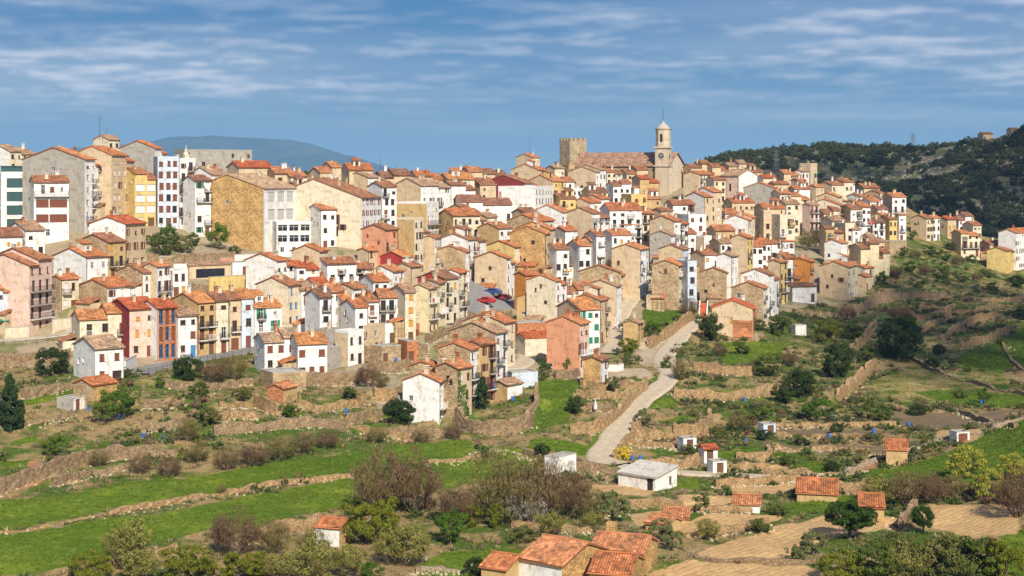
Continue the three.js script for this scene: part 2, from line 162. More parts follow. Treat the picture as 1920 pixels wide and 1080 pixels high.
const WALLS=[
[0.8,"o",[[-62.7,-189],[-56.2,-193],[-47.9,-199.5],[-39.5,-208.5],[-30.6,-215.5],[-22.2,-220]],"long low tumbled stone wall dividing the two green fields"],
[0.6,"o",[[-12.4,-229],[-8.6,-231.5],[-4.4,-235]],"short broken stone line at the far end of the green fields"],
[1.2,"o",[[-49,-174.5],[-44.2,-179],[-39.2,-184]],"stone wall at the lower left corner under the field"],
[2,"o",[[-30.6,-187.5],[-28.5,-191.5],[-23.9,-196]],"ochre stone terrace wall below the lower green field"],
[2.4,"s",[[-67.8,-204.5],[-63.6,-213.5],[-57.4,-226],[-49,-230]],"long bare stone terrace wall above the upper green field, left end"],
[2,"s",[[-45.3,-239],[-36.3,-244],[-27,-249],[-21.5,-259]],"long stone terrace wall left of the dark hedge bush"],
[1,"s",[[-77.9,-235],[-72.5,-238],[-67.3,-242.5]],"low stone wall beneath the tall conifer"],
[1.8,"s",[[-77.4,-249],[-74.6,-253.5],[-71.6,-258]],"stone wall between the conifer and the small stone barn"],
[3,"s",[[-91.9,-277],[-84.5,-280.5],[-79.9,-285]],"high retaining wall under the railed path at the left edge"],
[1.5,"s",[[-56.3,-239.5],[-53.5,-239.5],[-50.5,-241.5]],"short stone wall below the blue barrels, right part"],
[1.5,"s",[[-58.1,-248],[-55.4,-248],[-52.1,-250.5]],"short stone wall above the blue barrels"],
[1.6,"o",[[-45.7,-243.5],[-43.4,-246.5],[-40.4,-247.5]],"ochre stone wall among the middle left terraces"],
[1.4,"o",[[-46.4,-249.5],[-44.5,-250.5],[-43.2,-253]],"small ochre wall beneath the purple bare shrubs"],
[2,"o",[[-34.1,-253.5],[-28.2,-260],[-24.9,-265]],"ochre terrace wall beside the little orange-roofed hut"],
[2.6,"o",[[-41.4,-255],[-37.4,-251],[-34.1,-253.5]],"stone wall left of the little orange-roofed hut"],
[3.6,"s",[[-9.5,-256],[-4.7,-251],[1.3,-252],[3.7,-258],[4.1,-265]],"curved high stone retaining wall around the conifer garden"],
[3,"o",[[-23.6,-268],[-20.6,-270],[-19.3,-274.5]],"ochre retaining wall beside the grey yard left of the white gable"],
[1.2,"s",[[2,-236.5],[5.5,-232.5],[7.8,-231]],"stone wall beside the ruined white stub"],
[1.8,"s",[[7.7,-229],[11.5,-227.5],[15.4,-226]],"stone wall running to the long white hut"],
[2.4,"o",[[9.2,-251],[12.8,-251.5],[16.6,-258],[21.5,-274],[23.8,-279.5]],"stone wall along the left side of the dirt track"],
[1.5,"o",[[15.3,-236],[17.5,-244.5],[20.9,-255],[23.7,-263]],"low stone wall along the right side of the dirt track"],
[1.8,"o",[[17.6,-228.5],[21.9,-231],[26.9,-234],[29.7,-237.5]],"garden wall behind the long white hut"],
[3.2,"o",[[25.9,-253],[28.7,-252.5],[31.9,-256.5],[33,-263.5]],"tall square-cornered stone wall right of the track"],
[2.4,"o",[[19.1,-251.5],[22.9,-250.5],[25.9,-253]],"stone wall below the grassy plot right of the track"],
[2.6,"o",[[28.3,-276.5],[33.7,-277],[40.8,-280.5],[50.9,-289.5]],"long ochre wall across the slope right of the track bend"],
[2,"o",[[34.6,-300.5],[42.4,-298.5],[52.7,-310]],"stone terrace wall above the right of the track bend"],
[2.6,"o",[[28.3,-328],[35.2,-344.5],[41.3,-359]],"stone wall along the left of the upper dirt track"],
[3,"o",[[72,-336.5],[79.2,-355.5],[88.6,-384]],"steep diagonal wall left of the great dark evergreen"],
[3,"o",[[58.6,-284],[66.4,-303],[74.9,-325.5]],"steep diagonal wall below the great dark evergreen"],
[3.6,"s",[[81.9,-398],[91.5,-414.5],[101.1,-433],[106.1,-440.5]],"high stone wall below the beige gable house"],
[2.6,"s",[[106.1,-440.5],[113.2,-440],[121.9,-442]],"straight stone terrace wall right of the beige gable house"],
[2,"o",[[96.2,-374],[106.3,-396.5],[114.6,-412]],"first stepped wall of the right terraces"],
[2,"o",[[99.6,-365.5],[111.4,-392],[128.1,-416]],"second stepped wall of the right terraces"],
[2.2,"o",[[101.6,-357.5],[112,-372],[121.4,-385]],"third stepped wall of the right terraces"],
[1.4,"o",[[109.4,-425.5],[119.2,-419.5],[134.3,-436]],"long upper wall of the right terraces"],
[0.9,"o",[[39.6,-243.5],[49.1,-242],[57.7,-236]],"garden plot wall third from the top"],
[0.9,"o",[[42.5,-254],[52.9,-252],[61.6,-245.5]],"garden plot wall second from the top"],
[0.9,"o",[[42.5,-261.5],[53.1,-261.5],[63.5,-260.5]],"topmost garden plot wall"],
[0.9,"o",[[36.1,-227],[43.4,-225],[50.3,-225]],"garden plot wall above the garden path"],
[1,"o",[[20.7,-202.5],[25.2,-201.5],[30.8,-202]],"wall at the top of the triangular ploughed plot"],
[1.4,"o",[[10.1,-198],[12.9,-201],[16.2,-206.5],[22.3,-205.5]],"wall round the ploughed plot behind the olive tree"],
[1.2,"s",[[19.7,-176.5],[26.1,-175.5],[33.2,-175],[40.2,-174.5]],"long dry wall across the ploughed fields near the bottom"],
[1.8,"o",[[44.5,-215],[47.2,-214],[50.1,-213]],"ochre wall right of the tile-roofed garden barn"],
[0.8,"p",[[47.6,-224],[53.3,-231.5],[58.3,-236],[65.1,-240.5],[71.8,-238.5],[77.6,-237.5]],"pale boundary wall at the foot of the green slope"],
[0.9,"s",[[64.2,-279],[71.2,-277],[77.5,-272.5],[73.6,-230]],"dark dry wall below the dry grass slope"],
[0.9,"s",[[84.9,-339],[86.8,-320.5],[91,-305.5],[95.2,-291.5]],"thin wall slanting down the right slope"],
[0.7,"p",[[-10.5,-172],[-5.8,-172.5],[0,-173.5]],"pale low wall along the small meadow at the bottom"],
[1,"o",[[0,-192],[5.1,-190],[9.7,-189]],"low wall beneath the bare trees left of the chimney barn"],
[0.8,"p",[[-6,-237.5],[-2.8,-240],[2,-235]],"pale stone ring beside the field end"],
[1.4,"o",[[-27.1,-250],[-20.2,-248.5],[-13.3,-245.5]],"broken ochre wall behind the tall bare tree"],
[1.6,"s",[[-58,-259.5],[-52.4,-258],[-44.4,-268]],"stone wall below the lower street"],
[2.6,"s",[[-37.2,-274.5],[-29.8,-275.5],[-24.7,-280.5]],"rough bank wall under the joined white houses"],
[2.2,"o",[[-35.9,-286.5],[-30.7,-292.5],[-27.2,-298]],"ochre wall in the yard below the concrete sheds"],
[2.4,"s",[[-14.7,-300.5],[-11.4,-305],[-7.4,-312]],"stone wall beside the shaded gap left of the lower tip"],
[1.8,"s",[[-9.1,-335],[-4.7,-347.5],[-0.2,-357.5]],"parapet wall in front of the parked red car"],
[2.2,"o",[[2.6,-308],[7.3,-307.5],[13.8,-314]],"stone wall below the low shed with green door"],
[2,"s",[[7.7,-283.5],[10.6,-285.5],[13.1,-293]],"stone wall right of the dark parked car"],
[2,"o",[[12.2,-278],[16.8,-275.5],[22.8,-281]],"yard wall below the ochre stone cabin"],
[1.6,"s",[[70.6,-393.5],[76.1,-394.5],[81.9,-398]],"grey wall below the long low white shed"],
[1.8,"o",[[33.5,-236],[38.4,-236.5],[39.2,-241.5]],"cornered garden wall with blue barrel"],
[1.2,"o",[[28.1,-218.5],[34.3,-220.5],[40.4,-221]],"wall along the lower side of the garden path"],
[3.6,"s",[[-30.1,-296.5],[-25.7,-298],[-20.9,-296.5],[-16.3,-300.5]],"high rough wall under the small brick house"],
[2.6,"s",[[-26.2,-286.5],[-21.3,-285.5],[-18.2,-290]],"second rough wall below the small brick house"],
[2.2,"s",[[-16.7,-308.5],[-13.8,-314.5],[-10.7,-323]],"wall along the lower side of the bending street"],
[2.2,"s",[[-78.7,-340],[-72.9,-342],[-68.1,-347],[-62,-352.5]],"stone wall under the terrace garden trees"],
[2.4,"s",[[-96.5,-344.5],[-93.6,-341.5],[-90.1,-335]],"stone wall of the steep lane at upper left"],
[2.6,"s",[[47.7,-193],[49.5,-197.5],[51.7,-202]],"dark upright wall end beside the slender pine"],
[3,"s",[[-69.7,-321],[-66.7,-323],[-62.9,-327]],"stone retaining wall under the terrace pavilion"],
[1.6,"s",[[12.4,-262],[15.1,-262.5],[16.9,-265.5]],"stone bed wall by the closed parasol"],
[1.2,"o",[[29.9,-229.5],[34.2,-230],[37.7,-232]],"low wall behind the white box hut"],
[1,"o",[[18.3,-246],[22.3,-244],[27.1,-243]],"low bed wall near the yellow bush"],
[1,"o",[[21.6,-187.5],[26.4,-190.5],[31.4,-193.5]],"grassy bank wall across the ploughed strip"],
[1.6,"s",[[-22.8,-249.5],[-16.8,-248],[-9.3,-249.5]],"bank wall behind the field end"],
[1.4,"s",[[-61.4,-211],[-57.9,-219.5],[-52.9,-223.5]],"lower bank wall above the upper green field"],
[1.8,"o",[[11.1,-272.5],[15.6,-270.5],[20.4,-273.5]],"stone terrace wall left of the track below the cabin"],
[1.6,"o",[[99.1,-418.5],[103.3,-401.5],[120.5,-429]],"broken wall beside the bare thicket"],
[1.4,"o",[[125.6,-442],[134.8,-442.5],[149.2,-457]],"upper right edge terrace wall"],
[1.4,"o",[[112.4,-361],[105.9,-331],[105.6,-323.5]],"terrace wall at the right edge"]];
const TREES=[
["conifer",-74.8,-235,8.6,1,"tall conifer at the left edge"],
["cypress",-73.5,-235.5,5,1,"slim dark cypress beside the tall conifer"],
["ever",-77.6,-266.5,4.6,1.25,"round dark bush left of the white corner house"],
["green",-62.1,-240,5,1,"left of two leafy trees below the small stone barn"],
["green",-59.5,-241.5,5.2,1.1,"right of two leafy trees below the small stone barn"],
["green",-65,-223.5,3.2,1.4,"low green bush at the far left terraces"],
["ever",-53.8,-261.5,4.2,1.1,"bright green bush under the lower street"],
["bare",-49.5,-262,4,1.2,"brown bare shrub beside the green bush under the street"],
["bare",-46.7,-265.5,4.2,1.2,"purple-brown bare shrub below the ochre houses"],
["green",-57.5,-257.5,2,1,"small green bush below the white corner house terrace"],
["scrub",-43.7,-255.5,2.6,1.3,"green shrub beneath the purple bare shrubs"],
["scrub",-50.3,-254.5,2.6,1.4,"olive shrub on the left middle terraces"],
["green",-35.5,-250,2.6,1.3,"dark green shrub left of the orange hut"],
["scrub",-46.5,-242,3,1.2,"leafy shrub beside the ochre terrace wall"],
["bare",-48.2,-234.5,3.4,1.1,"thin bare shrub right of the blue barrels"],
["scrub",-27,-262,2.4,1.3,"low shrub right of the little orange hut"],
["bare",-25,-274,4.2,1.1,"bare shrub left of the ochre retaining wall"],
["bare",-22.5,-271.5,2.6,1.1,"small bare shrub beside the grey yard"],
["ever",-17.8,-252.5,4.2,1.2,"dense hedge-like bush under the white blank gable"],
["ever",-19.8,-260,2.4,1.2,"small dense bush behind the hedge bush"],
["bare",-58.2,-222,2.2,1.4,"bank shrub first from the left"],
["bare",-52,-220,2.6,1.5,"bank shrub second from the left"],
["bare",-47.5,-218.5,2.6,1.5,"bank shrub third from the left"],
["bare",-44.9,-225.5,2.8,1.4,"bank shrub fourth from the left"],
["bare",-40.4,-222.5,3.2,1.4,"bank shrub fifth from the left"],
["bare",-36.7,-225,3.4,1.4,"bank shrub sixth from the left"],
["bare",-33.8,-228,3.4,1.4,"bank shrub seventh from the left"],
["bare",-30.9,-231.5,3,1.5,"bank shrub eighth from the left"],
["bare",-27.6,-234.5,2.6,1.5,"bank shrub ninth from the left"],
["bare",-20.8,-241.5,2.4,1.5,"bare bank shrub left of the field end"],
["bare",-14,-243,2.2,1.6,"bare bank shrub below the hedge bush"],
["bare",-9.2,-246.5,2.2,1.6,"bare bank shrub at the far field end"],
["bare",-38.6,-209.5,1.6,0.9,"lone small shrub standing on the field wall"],
["bare",-16.7,-199,8.2,1.05,"left stem group of the big bare tree in the field"],
["bare",-12.6,-201.5,8,1,"right stem group of the big bare tree in the field"],
["olivet",-16.3,-186.5,5.6,1.25,"dense yellow-green bush before the big bare tree"],
["pale",-11.2,-174.5,5.4,1.1,"pale budding tree right of the yellow-green bush"],
["pale",-13.4,-175.5,4.6,1,"grey-green bare tree between bush and pale tree"],
["green",-7.1,-183.5,4.6,1,"leafy small tree by the bottom meadow"],
["olivet",-5,-193,3.2,0.9,"upright green bush left of the bare grove"],
["olivet",-1.8,-192,3,0.8,"narrow green bush in front of the bare grove"],
["bare",-0.7,-194,9,1.1,"tallest bare tree of the central grove"],
["bare",3.3,-194,7.6,1.1,"second bare tree of the central grove"],
["bare",6.5,-196,7,1,"rightmost bare tree of the central grove"],
["barepale",2,-192.5,5,1,"white-stemmed bare tree before the central grove"],
["pale",4.5,-186.5,3.6,1.1,"pale budding shrub behind the foreground barn"],
["pale",-3.4,-200.5,3,1.2,"bare bush left of the central grove"],
["olive",12.5,-194.5,3.6,1.3,"grey-green olive tree by the ploughed plot"],
["pale",-43.4,-177.5,6,1.1,"hazy green tree in the lower left field"],
["bare",-31.9,-181.5,5.2,1.25,"dark bare bushy tree left of the ochre terrace wall"],
["bare",-27.6,-182,4,1,"thin bare tree beside the ochre terrace wall"],
["olivet",-46.1,-172.5,4,1.3,"bottom edge bush first from the left"],
["pale",-40.6,-172,4.2,1.3,"bottom edge bush second from the left"],
["olivet",-35.5,-172,4.4,1.4,"bottom edge bush third from the left"],
["olivet",-29.8,-171,3.4,1.3,"bottom edge bush fourth from the left"],
["pale",-21.2,-170.5,5.4,1.3,"bottom edge bush fifth from the left, pale and wide"],
["pale",-17.7,-171.5,4,1.1,"bottom edge bush sixth from the left"],
["ever",-4,-170.5,2.3,1,"round dark bush on the bottom meadow"],
["green",-15.5,-169.5,2.4,1.3,"bright low bush at the bottom edge"],
["pale",-24.7,-170,4,1.2,"bottom edge bush beside the wide pale one"],
["ever",4.6,-234,2,1.05,"round dark bush beside the ruined white stub"],
["ever",10.5,-260,3,1,"dark bush in the terrace left of the track"],
["olive",17.8,-274.5,2.7,1.1,"bush in the yard below the ochre cabin"],
["conifer",-4.8,-262,5.6,1.1,"young conifer beside the orange porch"],
["green",5.6,-286.5,2.6,0.9,"small tree beside the dark parked car"],
["green",10,-287.5,2.6,0.7,"slim tree right of the dark parked car"],
["olivet",25.4,-340.5,3.4,1.1,"upper of two round bushes beside the lane"],
["olivet",23.5,-319,3.2,1.3,"lower of two round bushes beside the lane"],
["green",29.6,-334,4,1.1,"green bush between lane and track"],
["bare",40.3,-358.5,5,1,"greenish bare thicket below the red stairs"],
["ever",42.8,-339,5.8,0.9,"dark cypress-like bush at the track top"],
["bare",30.1,-286.5,4,0.7,"small bare tree at the track bend"],
["olive",21.2,-254.5,3,1.1,"bush at the right side of the lower track"],
["forsythia",16.8,-237,2,1.2,"yellow flowering bush at the track end"],
["bare",37.3,-259,3,1.3,"purple bare bush right of the square wall"],
["scrub",41.2,-264.5,2.8,1.3,"green shrub behind the purple bare bush"],
["scrub",32.8,-251.5,2.4,1.2,"shrub beside the square wall"],
["ever",62.6,-302.5,6.6,1,"round dark evergreen on the right slope"],
["ever",52.3,-285,5.2,1.1,"dark evergreen left of the round one"],
["ever",48,-279,3.6,1.2,"low dark evergreen at the slope foot"],
["green",50.8,-265.5,4.6,1.35,"bright green tree at the foot of the right slope"],
["ever",81.7,-333.5,9.5,1.05,"great dark evergreen on the right slope"],
["bare",96.9,-393.5,5,1.3,"bare thicket above the great evergreen"],
["olivet",69.5,-348,6,1,"olive green tree in the right hollow"],
["scrub",59.3,-350.5,5,1,"shaggy bush beside the brick house slope"],
["bare",83,-389.5,4,1.2,"bare shrub below the high stone wall"],
["scrub",76.3,-352.5,4,1.2,"shrub beside the steep diagonal wall"],
["green",105.1,-447.5,4.4,1,"round leafy tree right of the beige gable house"],
["cypress",81.1,-433.5,5,1.2,"dark cypress against the orange house"],
["bare",88.8,-475.5,6.4,0.8,"left bare tree beside the cream block"],
["bare",93.2,-481.5,6,0.8,"right bare tree beside the cream block"],
["scrub",96.9,-477,3,1.2,"shrub behind the white house on the flank"],
["scrub",48.8,-300.5,4.6,1.3,"bright green bush right of the track bend"],
["scrub",61.5,-265.5,3.4,1.5,"wide shrub on the garden edge"],
["ever",70.2,-273,2.2,1.4,"round dark hedge bush by the brown plot"],
["green",85.5,-285,3.2,1,"lone green bush on the right meadow"],
["ever",86.8,-325.5,2.6,1.1,"dark bush at the thin slanting wall"],
["ever",92.9,-343,2.4,1.2,"dark bush right of the great evergreen"],
["yellow",61.9,-214,4.4,1.3,"yellow-green willow-like bush on the green slope"],
["yellow",61.4,-202.5,3.8,1.1,"green-yellow small tree below the willow-like bush"],
["bare",62.2,-194,6.2,1,"bare tree at the right edge of the ploughed field"],
["pale",48.4,-206.5,4.2,1.3,"leafless thicket left tree"],
["bare",51.6,-206,4.6,1.3,"leafless thicket middle tree"],
["bare",54.7,-205,4,1.2,"leafless thicket right tree"],
["bare",58.1,-207,2.8,1.3,"low bare bush right of the leafless thicket"],
["yellow",66.3,-208.5,3.4,1.2,"yellowish bush above the right edge bare tree"],
["pine",40,-187,4.6,1.5,"dark round pine in front of the ploughed field"],
["olive",34.4,-180,2.8,1.1,"small crooked tree left of the round pine"],
["pine",49.2,-188.5,3.4,0.9,"slender pine beside the dark wall end"],
["olivet",35,-167,4,1.4,"bottom right bush first from the left"],
["scrub",38.4,-167,4.6,1.3,"bottom right bush second from the left"],
["pale",41.6,-166,4.6,1.3,"bottom right bush third from the left"],
["scrub",45.1,-166,5.4,1.3,"bottom right bush fourth from the left"],
["scrub",48.3,-165,5.2,1.3,"bottom right bush fifth from the left"],
["olivet",51.2,-163.5,4.4,1.2,"bottom right bush sixth from the left"],
["scrub",43,-176.5,3.4,1.3,"bush behind the bottom right thicket"],
["olive",32.1,-177.5,1.9,1.4,"grey shrub at the edge of the ploughed field"],
["ever",46,-226,1.8,1.3,"small round green bush in the garden plots"],
["pale",23.3,-187,2.8,1.3,"hazy shrub by the triangular ploughed plot"],
["olive",24.3,-201.5,2.5,1.1,"small olive tree above the tile shelter"],
["olive",18.4,-180.5,2.4,1,"olive shrub left of the hazy shrub"],
["ever",13.2,-174,2.6,1.35,"dark green bush in front of the chimney barn"],
["ever",7.9,-168.5,1.8,1.3,"dark bush below the big foreground barn"],
["green",-66.2,-355,6,1.1,"leafy green tree below the ochre stone gable"],
["scrub",-73.7,-348,4.4,1,"bush in the terrace garden, middle"],
["scrub",-76.5,-343.5,4,1.2,"bush in the terrace garden, left"],
["olive",-71,-347.5,2.6,1,"bush in the terrace garden, right"],
["bare",25.8,-400.5,4.6,1,"left bare tree in the gap below the white balconies"],
["bare",30.1,-396.5,5.4,0.9,"right bare tree in the gap below the white balconies"],
["olivet",7.3,-358.5,4.6,0.9,"yellow-green tree beside the cream gable"],
["scrub",26.6,-238.5,1.8,1.5,"low shrub among garden walls"],
["ever",39.8,-250,1.8,1.4,"dark shrub beside the white garden hut"],
["scrub",45.3,-248,1.7,1.5,"shrub between garden plots"],
["ever",52.7,-255.5,2,1.2,"dark small tree between garden plots"],
["scrub",40.9,-232.5,1.6,1.6,"leafy garden row bush"],
["scrub",56.8,-247,1.6,1.4,"shrub near the tiny ochre hut"],
["ever",158.8,-558.5,3.4,0.8,"dark ivy-like bush below the spur houses"],
["green",137.7,-541,3.6,1,"green bush at the foot of the spur"],
["ever",155.4,-486,4,1.2,"dark bush below the right edge white house"],
["scrub",-79.4,-350,3,1.2,"shrub behind the terrace garden, first"],
["green",-76.4,-351.5,5,1,"green tree behind the terrace garden"],
["scrub",-71.8,-355,3,1.2,"shrub left of the leafy green tree"],
["scrub",-62.2,-353.5,2,1.4,"low green hedge below the huge ochre gable"],
["bare",-22.4,-179,3.4,1.2,"thin grey bare bush near the tiny hut"],
["olivet",-28,-172.5,3,1.3,"yellowish bush at the bottom edge left of centre"],
["bare",-6.6,-194,5,1.1,"bare bush between field end and grove"],
["bare",8.7,-197,4.4,1.1,"low bare bush right of the grove"],
["pale",9.6,-189.5,3,1.1,"pale shrub before the chimney barn"],
["scrub",1.2,-184,2.2,1.4,"green shrub behind the big barn"],
["olive",17.5,-184.5,2.6,1.2,"olive bush right of the chimney barn"],
["scrub",30,-190.5,1.8,1.6,"green bank shrub across the ploughed strip"],
["scrub",34,-201,1.6,1.6,"green hedge shrub below the garden barn"],
["ever",76.7,-354,3,1.2,"dark shrub beside the diagonal wall"],
["scrub",47.2,-324.5,3,1.3,"shrub on the grass below the brick house"],
["bare",42.1,-319,2.6,1.3,"bare shrub below the dark cypress-like bush"],
["scrub",54.9,-352.5,3,1.2,"shrub at the corner of the brick house"],
["scrub",71.6,-320.5,3,1.3,"shrub on the ridge between the walls"],
["bare",54.7,-311,3,1.2,"bare shrub above the slope foot"],
["green",112.4,-361,2.4,1.3,"green bush on the right terraces"],
["ever",131.2,-406,3.4,1.2,"dark bush at the right edge of the terraces"],
["scrub",83,-292,2,1.4,"low shrub on the dry grass slope"],
["scrub",29.2,-298,2,1.2,"weedy bush at the inner track bend"],
["scrub",125.1,-506.5,3,1.4,"first green shrub from the left on the slope below the spur houses"],
["bare",129.3,-505.5,3,1.4,"second bare brown shrub from the left on the slope below the spur houses"],
["scrub",138.5,-523.5,3.4,1.4,"fourth green shrub from the left on the slope below the spur houses"],
["scrub",142.9,-521.5,3.6,1.4,"sixth green shrub from the left on the slope below the spur houses"],
["bare",146.4,-517.5,3.4,1.4,"fourth bare brown shrub from the left on the slope below the spur houses"],
["scrub",155.2,-532,3,1.4,"ninth green shrub from the left on the slope below the spur houses"],
["scrub",119.8,-474.5,3.4,1.4,"second green shrub from the left on the slope below the spur houses"],
["bare",124.4,-474.5,3.6,1.4,"third bare brown shrub from the left on the slope below the spur houses"],
["scrub",129.1,-474,3.8,1.4,"fifth green shrub from the left on the slope below the spur houses"],
["scrub",134.3,-472.5,3.4,1.4,"eighth green shrub from the left on the slope below the spur houses"],
["bare",142.7,-483.5,3,1.4,"fifth bare brown shrub from the left on the slope below the spur houses"],
["scrub",151,-544,3,1.4,"seventh green shrub from the left on the slope below the spur houses"],
["scrub",151.6,-503.5,3,1.4,"tenth green shrub from the left on the slope below the spur houses"],
["bare",112.3,-461,3,1.4,"first bare brown shrub from the left on the slope below the spur houses"],
["scrub",142.2,-466,2.6,1.4,"eleventh green shrub from the left on the slope below the spur houses"],
["scrub",116.8,-451,2.4,1.4,"third green shrub from the left on the slope below the spur houses"]];
const BARRELS=[[-66,-245.5],[-60.2,-241.5],[-51.8,-234],[-55,-235.5],[-26.7,-254],[0.1,-263.5],[13.7,-283],[14.2,-281.5],[18.1,-237],[19.2,-236],[36.5,-246],[50.7,-252],[58.2,-253.5],[65.3,-259.5],[-21.3,-290],[85,-285.5],[41.2,-279],[54.4,-268]];
